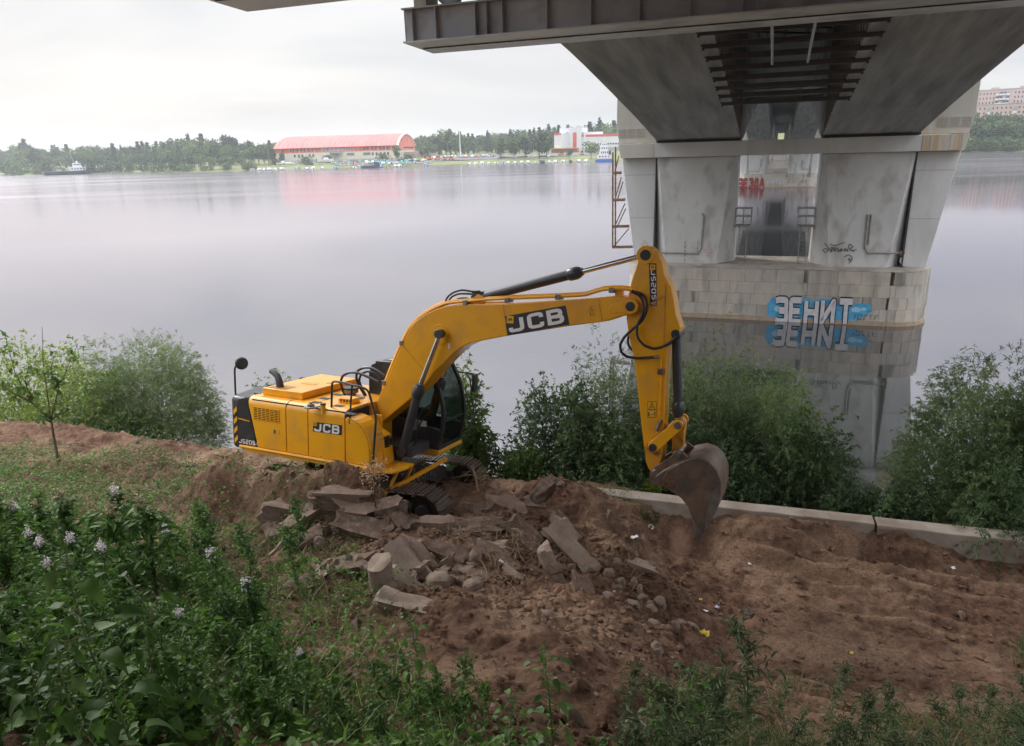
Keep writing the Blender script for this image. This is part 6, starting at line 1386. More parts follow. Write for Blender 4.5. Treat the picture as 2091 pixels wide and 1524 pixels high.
bush(1550, 16.2, 112, 748, 130, 9, 14, .105, .020, 'thin', 'willow', 13, 'wide willow bush before the pier reflection, right of the bucket', name='willow_bush')
bush(1630, 15.4, 85, 842, 80, 8, 13, .09, .034, 'oval', 'dark', 14, 'dark leafy bush at the right foot of the wide willow', name='dark_bush')
bush(1470, 15.0, 110, 880, 70, 8, 13, .09, .036, 'oval', 'dark', 15, 'dark undergrowth bush right beside the bucket behind the wall', name='dark_bush')
bush(1350, 15.6, 90, 800, 60, 8, 13, .10, .025, 'thin', 'dark', 16, 'dark willow mass between arm and bucket cylinder', name='dark_bush')
bush(1968, 15.5, 132, 738, 170, 9, 15, .11, .020, 'thin', 'willow', 17, 'large arching willow bush at the right edge of the river bank', name='willow_bush')
bush(2085, 15.0, 85, 716, 90, 8, 14, .11, .020, 'thin', 'willow', 18, 'willow bush cut by the right picture edge', name='willow_bush')
bush(2010, 14.2, 135, 905, 90, 8, 13, .10, .022, 'thin', 'dark', 19, 'shaded lower willow growth behind the right end of the wall', name='dark_bush')
bush(1720, 14.3, 55, 985, 36, 7, 10, .07, .03, 'oval', 'dark', 20, 'low dark weeds on the bank between the two willow groups, left', name='low_scrub')
bush(1800, 14.1, 62, 1005, 36, 7, 10, .07, .03, 'oval', 'dark', 22, 'low dark weeds on the bank between the two willow groups, right', name='low_scrub')
bush(1330, 14.1, 16, 975, 14, 6, 8, .05, .03, 'oval', 'maple', 23, 'small yellowing plant on the wall left of the bucket', name='small_plant')
bush(1275, 14.0, 26, 985, 14, 6, 8, .05, .012, 'thin', 'elder', 24, 'small wispy weed on the wall end', name='small_plant')
# ground layer of the river slope
def ground_leaves(name, n, reg, hmax, L, W, tm, lm, seed, label, mask=None, upj=.8):
    r = np.random.RandomState(seed); u = r.uniform(reg[0], reg[1], n); v = r.uniform(reg[2], reg[3], n)
    x = EU[0] * u + EV[0] * v; y = EU[1] * u + EV[1] * v
    if mask is not None: k = mask(x, y, u, v, r); x, y, u, v = x[k], y[k], u[k], v[k]
    n = len(x); hh = hmax * (.35 + .65 * np.clip(fbm(x, y, .8, 2, seed) + .5, 0, 1)); z = height(x, y, False) + r.rand(n) ** 1.2 * hh
    D = r.normal(0, 1, (n, 3)); D[:, 2] = D[:, 2] * .5; s = r.uniform(.6, 1.2, n); V, F, T = leaves(np.stack([x, y, z], -1), D, L * s, W * s, tm, seed, upj)
    o = np_mesh(name, V, F, LM[lm], smooth=False, cols=T); tag(o, label, kind='stuff'); return o
ground_leaves('bank_undergrowth', 16000, (-22, 14, 13.35, 17.2), .45, .07, .03, 'oval', 'dark', 41, 'low weeds covering the river slope behind the wall')
# grass blades
def grass(name, n, reg, L, lm, seed, label, mask=None, W=.006, lean=.5):
    r = np.random.RandomState(seed); u = r.uniform(reg[0], reg[1], n); v = r.uniform(reg[2], reg[3], n); x = EU[0] * u + EV[0] * v; y = EU[1] * u + EV[1] * v
    if mask is not None: k = mask(x, y, u, v, r); x, y, u, v = x[k], y[k], u[k], v[k]
    n = len(x); z = height(x, y, False) - .01; D = r.normal(0, lean, (n, 3)); D[:, 2] = 1; s = r.uniform(.4, 1.2, n); V, F, T = leaves(np.stack([x, y, z], -1), D, L * s, W * 1.25, 'blade', seed, 1.0, droop=.35)
    o = np_mesh(name, V, F, LM[lm], smooth=False, cols=T); tag(o, label, kind='stuff'); return o
def clump_mask(sc, th, z): return lambda x, y, u, v, r: fbm(x, y, sc, 3, z) > th + r.uniform(-.15, .15, len(x))
grass('berm_grass', 5000, (-2.6, .6, 12.7, 13.3), .22, 'grass', 42, 'short grass by the near end of the low wall', clump_mask(1.2, -.1, 3))
grass('slope_grass', 26000, (-.3, 6.5, 4.4, 11.0), .52, 'grass', 43, 'thin grass growing at the foot of the picture on the right slope', lambda x, y, u, v, r: (fbm(x, y, .9, 3, 4) > -.25 + (v - 6.0 - .66 * u) * .75 + r.uniform(-.1, .1, len(x))))
grass('straw_grass', 7000, (-.3, 6.5, 4.4, 11.0), .60, 'straw', 44, 'dry straw coloured blades on the right slope', lambda x, y, u, v, r: (fbm(x, y, 1.2, 3, 8) > -.12 + (v - 6.0 - .66 * u) * .65 + r.uniform(-.1, .1, len(x))), W=.005)
grass('reed_tuft', 260, (4.6, 5.3, 14.2, 14.7), .75, 'straw', 45, 'pale dry reeds between the bushes above the water', None, W=.008, lean=.25)
grass('right_tuft', 3000, (4.3, 5.6, 9.8, 11.4), .35, 'grass', 46, 'pale green grass tuft at the right edge of the trench', lambda x, y, u, v, r: ((u - 4.95) / .5) ** 2 + ((v - 10.5) / .5) ** 2 < r.uniform(.2, 1.2, len(x)), lean=.9)
# left slope: green ground cover with a ragged edge
def left_mask(x, y, u, v, r):
    e = -1.45 - .62 * (v - 3.0) + .55 * fbm(x, y, .7, 3, 6.1) - np.clip(v - 8, 0, 9) * .45
    return (u < e + r.normal(0, .22, len(u))) & (fbm(x, y, 1.4, 3, 2.2) > -.75)
ground_leaves('left_undergrowth', 34000, (-16, -.3, 1.0, 11.0), .42, .075, .036, 'oval', 'weed', 47, 'thick weedy ground cover on the slope at left', left_mask)
ground_leaves('right_low_weeds', 15000, (-.3, 6.5, 4.4, 11.0), .30, .04, .012, 'oval', 'weed_fine', 57, 'fine grey green weeds low on the right slope', lambda x, y, u, v, r: (fbm(x, y, 1.1, 3, 15.5) > -.3 + (v - 6.0 - .66 * u) * .8 + r.uniform(-.1, .1, len(x))))
ground_leaves('front_undergrowth', 8000, (-2.4, 1.2, 1.2, 5.2), .22, .06, .028, 'oval', 'weed', 48, 'weedy ground cover along the bottom centre', lambda x, y, u, v, r: (fbm(x, y, 1.3, 3, 5.5) > .0 + (v - 3.4) * .45 + r.uniform(-.1, .1, len(x))))
ground_leaves('rubble_sprigs', 900, (-5.5, -.5, 8.0, 12.0), .16, .05, .02, 'oval', 'weed', 49, 'torn green sprigs scattered over the rubble', lambda x, y, u, v, r: fbm(x, y, 1.6, 2, 1.5) > .35)
ground_leaves('berm_weeds', 26000, (-17, -7.2, 8.0, 12.0), .50, .06, .03, 'oval', 'elder', 50, 'sunlit low weeds on the berm at left', lambda x, y, u, v, r: fbm(x, y, .9, 3, 9.1) > -.35 + np.clip(u + 11.2, -2, 4) * .45 + r.uniform(-.1, .1, len(x)))

grass('thicket_grass', 9000, (-9, -.8, 2.6, 9.5), .45, 'grass', 51, 'long grass blades among the left weeds', left_mask, W=.008)
grass('thicket_straw', 2200, (-9, -.8, 2.6, 9.5), .5, 'straw', 52, 'dead straw among the left weeds', left_mask, W=.006)
# ---- individual weeds
bigv, bigf = LT['big']
def leaf_mesh(lm, L, W, seed, serr=0.0):
    r = np.random.RandomState(seed); V = bigv.copy(); V[:, 1] *= (1 + serr * np.repeat(r.uniform(-1, 1, 8), 3)); V = V * np.array([L, W, L]); me_o = np_mesh('leaf', V, bigf, LM[lm], smooth=True, cols=np.full(len(V), r.uniform(-.1, .1))); me = me_o.data; bpy.data.objects.remove(me_o); return me
LEAF_M = [leaf_mesh('weed', .14, .085, 1, .28), leaf_mesh('weed', .16, .09, 2, .3), leaf_mesh('weed', .12, .06, 3, .25), leaf_mesh('elder', .14, .075, 4, .22), leaf_mesh('weed', .17, .08, 5, .25)]
def weed_proto(h, seed, big=True, lm='weed', nl=22, lsc=1.0, flower=False, name='leafy_weed'):
    rs = random.Random(seed); root = empty(name); st = MB(); path = [np.array([0, 0, 0.0])]; d = np.array([rs.gauss(0, .08), rs.gauss(0, .08), 1.0])
    for k in range(8): d = d + np.array([rs.gauss(0, .07), rs.gauss(0, .07), 0]); d /= np.linalg.norm(d); path.append(path[-1] + d * h / 8)
    st.tube(path, [.008 * (1 - .09 * k) for k in range(9)], 6); small = []; sd = []
    LV = []
    for i in range(nl):
        t = .12 + .86 * i / nl; f = t * 8; k = min(7, int(f)); p = path[k] + (path[k + 1] - path[k]) * (f - k); a = i * 2.4 + rs.uniform(-.4, .4); el = rs.uniform(.0, .55)
        dirn = np.array([math.cos(a) * math.cos(el), math.sin(a) * math.cos(el), math.sin(el)]); pet = .05 + .05 * rs.random(); q = p + dirn * pet; st.tube([p, q], .0028, 4); s = lsc * (1.15 - .62 * t) * rs.uniform(.75, 1.2)
        if big:
            o = bpy.data.objects.new('leaf', rs.choice(LEAF_M)); COL.objects.link(o); o.parent = root; o.location = tuple(q); o.scale = (s, s, s)
            o.rotation_euler = (rs.uniform(-.4, .4), rs.uniform(.1, .8), a); LV.append(o)
        else: small.append(q); sd.append(dirn + np.array([0, 0, -.5]))
        # leaflets in the axil
        for _ in range(3): small.append(p + np.array([rs.gauss(0, .012), rs.gauss(0, .012), .01])); sd.append(np.array([rs.gauss(0, 1), rs.gauss(0, 1), rs.uniform(0, 1)]))
    if not big:
        for _ in range(int(nl * .55)):
            t = rs.uniform(.3, 1); f = t * 8; k = min(7, int(f)); p = path[k]; a = rs.uniform(0, 6.28); L = h * .30 * (1.2 - t); e = p + np.array([math.cos(a) * L, math.sin(a) * L, L * 1.1]); st.tube([p, e], .0025, 4)
            for j in range(7): s = (j + 1) / 7; small.append(p + (e - p) * s); sd.append(np.array([rs.gauss(0, 1), rs.gauss(0, 1), rs.gauss(0, .6)]))
    st.build('stem', M_['stem'], root, smooth=60)
    n = len(small); r = np.random.RandomState(seed); L = (.05 if big else .088) * lsc * r.uniform(.5, 1.1, n); W = L * (.42 if lm != 'weed_fine' else .22)
    V, F, T = leaves(np.array(small), np.array(sd), L, W, 'oval', seed, .7, droop=.2); o = np_mesh('small_leaves', V, F, LM[lm], root, smooth=False, cols=T); o['kind'] = 'stuff'
    if flower:
        top = path[-1]; n = 110; C_ = top + r.normal(0, 1, (n, 3)) * np.array([.018, .018, .03]); V, F, T = leaves(C_, r.normal(0, 1, (n, 3)), .016, .014, 'oval', seed + 9, .9); o = np_mesh('flower_head', V, F, LM['petal' if flower == 1 else 'spent'], root, smooth=False, cols=T); o['kind'] = 'stuff'
    return root
before = set(bpy.data.objects.keys())
PW = {'tall': [weed_proto(1.25, 11, True, nl=26, lsc=1.1), weed_proto(1.0, 12, True, nl=22, lsc=1.0), weed_proto(.8, 13, True, nl=18, lsc=.9)],
      'mid': [weed_proto(.75, 21, False, nl=26), weed_proto(.6, 22, False, nl=22), weed_proto(.9, 23, False, nl=30)],
      'fine': [weed_proto(.7, 31, False, 'weed_fine', 30, .75, name='feathery_weed'), weed_proto(.55, 32, False, 'weed_fine', 26, .7, name='feathery_weed')],
      'flow': [weed_proto(.85, 41, False, nl=26, flower=1, name='white_flower'), weed_proto(.7, 42, False, nl=24, flower=1, name='white_flower')],
      'spent': [weed_proto(.7, 43, False, nl=24, flower=2, name='spent_flower_plant')]}
index_kids([o for o in bpy.data.objects if o.name not in before and o.parent])
_used = set()
def put_plant(kind, P, s, rz, label, cat, group, vi=None, tilt=(0, 0)):
    pr_ = PW[kind][(vi if vi is not None else random.randrange(99)) % len(PW[kind])]
    o = pr_ if pr_.name not in _used else copy_tree(pr_); _used.add(pr_.name)
    o.location = (float(P[0]), float(P[1]), float(P[2]) - .02); o.scale = (s, s, s); o.rotation_euler = (tilt[0], tilt[1], rz); tag(o, label, cat, group); return o
def by_top(kind, px, ytop, yb, label, cat, group, h0, vi=0, rz=0.0):
    """plant standing where column px meets the ground at row yb, as tall as picture row ytop asks"""
    P = ground_at(px, yb); s = top_z(px, P, ytop) / h0; return put_plant(kind, P, s, rz, label, cat, group, vi)
# plants that can be told apart
by_top('tall', 305, 1075, 1620, 'tallest big leaved weed in front at left, leaves drooping from its pale stem', 'weed', 'tall leafy weeds', 1.25, 0, 1.0)
by_top('tall', 395, 1120, 1560, 'tall weed just right of the tallest one, with broad toothed leaves', 'weed', 'tall leafy weeds', 1.0, 1, 2.0)
by_top('tall', 262, 1300, 1700, 'broad leaved weed low in front below the tallest weed', 'weed', 'tall leafy weeds', 1.0, 1, .3)
by_top('tall', 100, 1270, 1640, 'broad leaved weed at the left edge of the front rank', 'weed', 'tall leafy weeds', 1.25, 0, 4.0)
by_top('tall', 180, 1250, 1600, 'leafy weed between the left edge and the tallest weed', 'weed', 'tall leafy weeds', 1.0, 1, 5.0)
by_top('tall', 1130, 1300, 1530, 'single leafy weed standing before the dirt in the bottom centre', 'weed', 'tall leafy weeds', .8, 2, 1.2)
by_top('tall', 1378, 1318, 1560, 'tall green weed with hanging leaves right of the bottom centre', 'weed', 'tall leafy weeds', 1.0, 1, 2.6)
by_top('tall', 862, 1238, 1420, 'upright leafy weed in front of the long narrow slab', 'weed', 'tall leafy weeds', .8, 2, .4)
by_top('tall', 1040, 1400, 1580, 'short leafy weed left of the bottom centre', 'weed', 'tall leafy weeds', .8, 2, 3.4)
by_top('tall', 1350, 1400, 1600, 'broad leaved weed beneath the tall green weed at bottom', 'weed', 'tall leafy weeds', 1.0, 1, .2)
by_top('fine', 1530, 1290, 1530, 'dark feathery weed with narrow leaves right of the tall green weed', 'weed', 'feathery weeds', .7, 0, .2)
by_top('fine', 1480, 1330, 1560, 'grey green feathery weed at the bottom beside the tall green weed', 'weed', 'feathery weeds', .7, 0, 2.2)
for i, (px, yt, yb, lb) in enumerate(((283, 985, 1160, 'pinkish white flower highest above the left weeds'), (110, 1065, 1230, 'white flower cluster at far left'), (128, 1130, 1290, 'white flower cluster just below the far left one'), (175, 1058, 1240, 'white flower cluster right of the far left ones'), (520, 1180, 1340, 'pinkish white flower at the right edge of the weed thicket'), (628, 1298, 1420, 'lone pale pink flower among the front weeds'), (410, 1230, 1400, 'half hidden white flower in the middle of the thicket'), (235, 1070, 1260, 'small white flower near the tallest weed top'), (60, 1020, 1180, 'white flower nearest the left picture edge'), (360, 1045, 1200, 'white blossom right of the highest flower'), (455, 1120, 1290, 'white bloom above the dark hollow'), (92, 1050, 1200, 'second white bloom from the left picture edge'))):
    by_top('flow', px, yt, yb, lb, 'flower', 'white flowering plants', .9, i % 2, i * 1.1)
for i in range(8):
    px = 20 + 55 * i * .9 + random.uniform(-12, 12); by_top('spent', px, 1010 + random.uniform(-15, 40), 1180 + random.uniform(-30, 60), 'plant with withered tan flower heads on the left slope', 'weed', 'withered flower plants', .72, 0, i)
# the thicket
rs = random.Random(5); cnt = 0
def zone_ok(px, py):
    if px < 470 and py > 1050 + px * .28: return True
    if px < 560 and py > 1190 + max(0, px - 250) * .22 - max(0, 200 - px) * .5: return True
    return py > 1330 + abs(px - 780) * .45 and px < 1000
for i in range(2000):
    px, py = rs.uniform(-60, 1000), 1000 + 720 * rs.random() ** 1.5
    if not zone_ok(px, py): continue
    P = ground_at(px, py); near = math.hypot(P[0], P[1]) < 4.6
    if math.hypot(P[0], P[1]) < 2.9: continue
    kind = 'tall' if rs.random() < (.30 if near else .12) else 'mid'; vi = rs.randrange(3)
    s = rs.uniform(.6, .95) * (1.0 if px < 600 else .62) * (.8 if kind == 'tall' else 1)
    if kind == 'tall': lb, g = 'leafy weed in the crowded thicket at lower left', 'leafy weeds of the thicket'
    else: lb, g = 'slender small leaved weed in the thicket', 'small leaved weeds of the thicket'
    put_plant(kind, P, s, rs.uniform(0, 6.28), lb, 'weed', g, vi, (rs.uniform(-.15, .15), rs.uniform(-.15, .15))); cnt += 1
    if cnt >= 285: break
for i in range(46):
    px, py = rs.uniform(1250, 2120), rs.uniform(1470, 1640); P = ground_at(px, py)
    put_plant('fine', P, rs.uniform(.7, 1.35), rs.uniform(0, 6.28), 'small feathery weed along the bottom right edge', 'weed', 'small feathery weeds', rs.randrange(2))
for i in range(9):
    px, py = rs.uniform(380, 620), rs.uniform(1060, 1240); P = ground_at(px, py)
    put_plant('mid', P, rs.uniform(.8, 1.25), rs.uniform(0, 6.28), 'thin weed standing up before the left of the rubble', 'weed', 'thin weeds before the rubble', rs.randrange(3))
# the young tree at left
P0 = ground_at(122, 955); tr = thing('sapling', 'young tree with forked bare trunk standing before the berm at left', 'sapling', tuple(P0)); D0 = P0
def rel(px, py, dd=0.0):
    d = ray(px, py); n = math.hypot(P0[0], P0[1]) + dd; Q = CAM + d * (n / math.hypot(d[0], d[1])); return Q - P0
mb = MB(); mb.tube([(0, 0, 0), rel(112, 905), rel(104, 858)], [.032, .028, .024], 8); mb.build('trunk', M_['bark'], tr)
LPp, LDd = [], []; r = np.random.RandomState(9)
for (pts, dd) in (([(104, 858), (62, 820), (30, 760), (12, 690)], -.2), ([(104, 858), (118, 800), (140, 745), (160, 700)], .1), ([(104, 858), (150, 830), (190, 785), (232, 745)], .3), ([(104, 858), (96, 800), (88, 740), (86, 668)], 0), ([(62, 820), (52, 780), (60, 740)], -.3), ([(118, 800), (104, 760), (110, 725)], .0), ([(62, 820), (20, 800), (-20, 770)], -.1)):
    path = [rel(x, y, dd * i / 3) for i, (x, y) in enumerate(pts)]; mb = MB(); mb.tube(path, np.linspace(.018, .005, len(path)), 6); mb.build('branch', M_['bark'], tr)
    if pts[-1][1] == 668: continue
    for i in range(len(path) - 1):
        for k in range(9):
            t = r.rand(); p = path[i] + (path[i + 1] - path[i]) * t; d = nrm(r.normal(0, 1, 3) + np.array([0, 0, .3])); pet = r.uniform(.15, .42)
            for j in range(7):
                q = p + d * pet * (j + 1) / 7; LPp.append(q); LDd.append(d * .6 + r.normal(0, .7, 3) + np.array([0, 0, -.35]))
V, F, T = leaves(np.array(LPp), np.array(LDd), .13 * r.uniform(.6, 1.1, len(LPp)), .058, 'oval', 12, .5); o = np_mesh('crown', V, F, LM['elder'], tr, smooth=False, cols=T); o['kind'] = 'stuff'
# dried flower heads before the near track
for i, (px, py, yt) in enumerate(((775, 1010, 955), (812, 1006, 962), (868, 1000, 940), (845, 1016, 972), (762, 1012, 968), (800, 1022, 985), (826, 1000, 950))):
    P = ground_at(px, py); h = max(.2, top_z(px, P, yt)); root = thing('dried_flower', 'brown dried flower stalk before the near track', 'dried flower', tuple(P), 0, 'dried flower stalks by the near track'); mb = MB(); mb.tube([(0, 0, 0), (.03, .02, h * .6), (.0, .0, h)], [.006, .005, .003], 5); mb.build('stem', M_['dry'], root)
    r = np.random.RandomState(60 + i); C_ = r.normal(0, 1, (150, 3)) * np.array([.10, .08, .08]) + np.array([0, 0, h]); V, F, T = leaves(C_, r.normal(0, 1, (150, 3)), .05, .02, 'oval', i, .9); o = np_mesh('flower_head', V, F, leafmat('dried_petal', (.42, .29, .18), (.62, .46, .31), 6, .1) if i == 0 else bpy.data.materials['dried_petal'], root, smooth=False, cols=T); o['kind'] = 'stuff'
# ================================================================== FAR BANK CONTENT
FT = {'green': leafmat('far_tree_green', (.030, .066, .022), (.085, .145, .045), .25, .15), 'light': leafmat('far_tree_light', (.06, .115, .028), (.15, .22, .055), .25, .2), 'dark': leafmat('far_tree_dark', (.020, .046, .024), (.05, .09, .036), .25, .1)}
def crown_pts(kind, r, n):
    if kind == 'round': cs = [(0, 0, .62, .36, .30)] + [(r.uniform(-.22, .22), r.uniform(-.2, .2), r.uniform(.38, .82), .20, .17) for _ in range(8)]
    elif kind == 'tall': cs = [(0, 0, .55, .17, .38)] + [(r.uniform(-.11, .11), r.uniform(-.11, .11), r.uniform(.25, .86), .12, .13) for _ in range(9)]
    elif kind == 'cone': cs = [(0, 0, .18 + .78 * k / 8, .20 * (1 - k / 8.6) + .02, .07) for k in range(9)]
    elif kind == 'pine': cs = [(r.uniform(-.16, .16), r.uniform(-.16, .16), r.uniform(.55, .95), .15, .09) for _ in range(8)]
    else: cs = [(r.uniform(-.55, .55), r.uniform(-.3, .3), r.uniform(.2, .55), .34, .36) for _ in range(7)]
    out = []
    for i in range(n):
        c = cs[r.randint(len(cs))]; d = r.normal(0, 1, 3); d /= np.linalg.norm(d); q = r.uniform(.55, 1.0) ** .5
        out.append((c[0] + d[0] * c[3] * q, c[1] + d[1] * c[3] * q, max(.03, c[2] + d[2] * c[4] * q)))
    return np.array(out)
def tree_proto(kind, lm, seed, n=620, sz=.075):
    r = np.random.RandomState(seed); root = empty('tree' if kind != 'bushy' else 'shore_bush'); mb = MB()
    if kind != 'bushy': mb.tube([(0, 0, -.03), (.005, .0, .3), (0, .01, .62), (.01, 0, .85)], [.022, .018, .012, .005], 5)
    else:
        for k in range(4): mb.tube([(0, 0, -.03), (r.uniform(-.3, .3), r.uniform(-.2, .2), .45)], .02, 4)
    mb.build('trunk', M_['bark'], root, smooth=60)
    P = crown_pts(kind, r, n); D = r.normal(0, 1, (n, 3)); V, F, T = leaves(P, D, sz * r.uniform(.6, 1.3, n), sz * .8, 'thin', seed, .9)
    o = np_mesh('crown', V, F, FT[lm], root, smooth=False, cols=T); o['kind'] = 'stuff'; return root
before = set(bpy.data.objects.keys())
TP = {'round': [tree_proto('round', 'green', 1), tree_proto('round', 'green', 2), tree_proto('round', 'light', 3)], 'tall': [tree_proto('tall', 'green', 4), tree_proto('tall', 'light', 5), tree_proto('tall', 'green', 6)],
      'cone': [tree_proto('cone', 'dark', 7), tree_proto('cone', 'dark', 8)], 'pine': [tree_proto('pine', 'dark', 9)], 'bushy': [tree_proto('bushy', 'green', 10, 520, .13), tree_proto('bushy', 'light', 11, 520, .13)]}
index_kids([o for o in bpy.data.objects if o.name not in before and o.parent])
rs = random.Random(17)
def ftree(kind, px, dd, ytop, label, group, vi=None, hmin=3.0, wide=1.0, P=None):
    if P is None: P = shore_at(px, dd)
    h = max(hmin, top_z(px, P, ytop)); pr_ = TP[kind][(vi if vi is not None else rs.randrange(9)) % len(TP[kind])]
    o = pr_ if pr_.name not in _used else copy_tree(pr_); _used.add(pr_.name); o.location = tuple(map(float, P)); w_ = h * rs.uniform(.9, 1.15) * wide; o.scale = (w_, w_, h); o.rotation_euler = (0, 0, rs.uniform(0, 6.28)); tag(o, label, 'tree' if kind != 'bushy' else 'bush', group); return o
SKX = [-30, 0, 20, 35, 60, 76, 84, 108, 130, 152, 172, 190, 215, 258, 300, 344, 364, 387, 402, 425, 440, 455, 471, 484, 502, 525, 545, 570, 600]
SKY_ = [303, 304, 303, 293, 288, 294, 302, 296, 296, 299, 290, 292, 296, 296, 291, 287, 281, 279, 278, 277, 279, 284, 272, 283, 287, 287, 287, 286, 284]
x = -30
while x < 575:
    yt = float(np.interp(x, SKX, SKY_)) + rs.uniform(-2, 4); kd = 'pine' if 462 < x < 480 or 497 < x < 506 else rs.choice(['round', 'tall', 'cone', 'tall', 'round'])
    ftree(kd, x, rs.uniform(110, 150), yt, 'tree of the skyline row on the far bank left of the red roofed hall', 'back row of trees left of the hall'); x += rs.uniform(7, 10)
x = -30
while x < 568:
    yt = float(np.interp(x, SKX, SKY_)) + rs.uniform(10, 22) * (1 if x < 500 else .6); ftree(rs.choice(['round', 'tall', 'round']), x, rs.uniform(45, 80), yt, 'tree of the middle row on the far bank left of the hall', 'middle row of trees left of the hall'); x += rs.uniform(8, 13)
for i, (px, yt, w_) in enumerate(((6, 326, 1), (38, 318, 1), (70, 328, .9), (92, 327, 1), (120, 335, .8), (185, 316, .7), (215, 330, 1), (240, 325, 1), (262, 328, 1), (288, 327, 1), (318, 328, 1), (205, 338, 1.4))):
    ftree('bushy', px, 5, yt, 'low bushy growth right at the far waterline, left stretch', 'bushes along the far waterline', wide=w_)
for px, yt in ((322, 312), (345, 304), (368, 313), (388, 309), (408, 312), (432, 318), (455, 314), (470, 316), (492, 318), (512, 322), (380, 330), (420, 332), (460, 332), (352, 325), (500, 335)):
    ftree('round' if yt < 320 else 'bushy', px, 6 if yt > 320 else 14, yt, 'full willow of the clump reaching down to the water left of the hall', 'willow clump on the far shore', wide=1.15)
SKX2 = [820, 835, 846, 858, 866, 878, 886, 909, 920, 928, 945, 958, 987, 1019, 1040, 1050, 1063, 1082, 1095, 1113, 1130, 1145, 1168, 1185, 1210, 1225, 1240, 1262, 1290]
SKY2 = [272, 272, 267, 270, 275, 268, 275, 260, 258, 262, 270, 272, 271, 267, 268, 264, 257, 264, 264, 256, 256, 258, 256, 255, 245, 243, 248, 244, 246]
x = 866
while x < 1275:
    yt = float(np.interp(x, SKX2, SKY2)) + rs.uniform(-1, 4); ftree(rs.choice(['round', 'tall', 'round', 'cone']), x, rs.uniform(170, 230), yt, 'tree of the skyline row behind the boat yard and white building', 'back row of trees right of the hall'); x += rs.uniform(8, 11)
x = 862
while x < 1130:
    ftree(rs.choice(['round', 'tall']), x, rs.uniform(95, 120), float(np.interp(x, SKX2, SKY2)) + rs.uniform(14, 28), 'tree of the row standing behind the boat yard lot', 'trees behind the boat yard'); x += rs.uniform(9, 13)
for px, yt, vi, lb in ((1023, 277, 1, 'leftmost birch in the lot before the far woods'), (1050, 279, 1, 'second birch from the left in the lot'), (1072, 272, 2, 'slim birch in the middle of the lot trees'), (1101, 267, 0, 'tallest birch of the lot trees'), (1117, 268, 0, 'rightmost birch beside the tallest lot tree')):
    ftree('tall', px, 36, yt, lb, 'birches in the lot', vi, wide=1.15)
ftree('round', 1207, 16, 286, 'single round tree on the shore left of the blue pusher boat', None, 2, wide=1.1); ftree('round', 1163, 26, 303, 'small dark round tree on the shore before the white building', None, 0)
for px, dd, yt, lb in ((576, 52, 306, 'slim tree before the left corner of the hall'), (627, 40, 315, 'bush before the cream wall of the hall'), (671, 52, 312, 'bush left of the hall entrance'), (811, 52, 294, 'tall young tree at the right corner of the hall'), (781, 50, 309, 'bush before the right part of the hall'), (836, 52, 311, 'round bush before the hall gable'), (560, 44, 320, 'bush by the lamp post left of the hall')):
    ftree('tall' if 'tree' in lb else 'bushy', px, dd, yt, lb, None, 1 if 'tree' in lb else 0)
x = 1955
while x < 2125:
    ftree(rs.choice(['round', 'tall']), x, rs.uniform(34, 48), 226 + rs.uniform(-5, 8), 'tall tree on the far bank right of the bridge, back rank', 'back trees right of the bridge', rs.choice([0, 1]), wide=1.0); x += rs.uniform(11, 16)
x = 1955
while x < 2125:
    ftree('round', x, rs.uniform(14, 24), 246 + rs.uniform(-8, 12), 'broad tree on the far bank right of the bridge, front rank', 'front trees right of the bridge', rs.choice([0, 2]), wide=1.1); x += rs.uniform(13, 18)
x = 1960
while x < 2125:
    ftree('bushy', x, 5, 276 + rs.uniform(-6, 5), 'light green bush at the far waterline right of the bridge', 'waterline bushes right of the bridge', 1); x += rs.uniform(14, 20)
# wooded hills beyond, one mass
r = np.random.RandomState(31); n = 11000; xx = r.uniform(-1500, 900, n); dd = r.uniform(240, 900, n); yy = shore_y(xx) + dd; zz = land_h(xx, yy) + r.uniform(1, 13, n)
V, F, T = leaves(np.stack([xx, yy, zz], -1), r.normal(0, 1, (n, 3)), 9.0 * r.uniform(.6, 1.3, n), 7.0, 'oval', 33, .9)
tag(np_mesh('far_woods', V, F, FT['dark'], smooth=False, cols=T), 'wooded low hills far behind the bank', kind='stuff')

# ---- red roofed hall
def at_px(px, D, z): d = ray(px, 330); a = math.atan2(d[0], d[1]); return np.array([D * math.sin(a), D * math.cos(a), z])
HL, HR = at_px(566, 648, 6.6), at_px(813, 622, 6.6); LEN = np.linalg.norm(HR - HL); hx = (HR - HL) / LEN; hyv = np.array([-hx[1], hx[0], 0])
WD = 10.0
while pypx(HR + hyv * WD)[0] < 861 and WD < 90: WD += .5
hall = thing('sports_hall', 'long hall with red barrel roof and cream lower wall on the far bank', 'hall', M=Matrix(((hx[0], hyv[0], 0, HL[0]), (hx[1], hyv[1], 0, HL[1]), (0, 0, 1, HL[2]), (0, 0, 0, 1))))
EAV = top_z(813, HR, 296.5); APX = top_z(839, HR + hyv * WD * .5, 273)
m_roof = mat('red_roof_sheet', (.60, .085, .075), (.68, .13, .11), .12, rough=.45, stretch=(1, .15, 1)); m_cream = mat('cream_render', (.64, .60, .50), rough=.8); m_redw = mat('red_orange_wall', (.60, .12, .06), rough=.7); m_win = mat('far_window', (.06, .08, .10), rough=.25); m_white = mat('white_trim', (.75, .75, .75), rough=.6); m_gable = mat('salmon_gable', (.66, .20, .13), rough=.7); m_grey = mat('grey_far_wall', (.38, .38, .38), (.3, .3, .3), .3, rough=.8)
MID = EAV * .58
mb = MB(); mb.box(0, LEN, 0, WD, -4, MID); mb.build('lower_wall', m_cream, hall, smooth=0)
mb = MB(); mb.box(-.0, LEN, .02, WD - .02, MID + .01, EAV); mb.build('upper_wall', m_redw, hall, smooth=0)
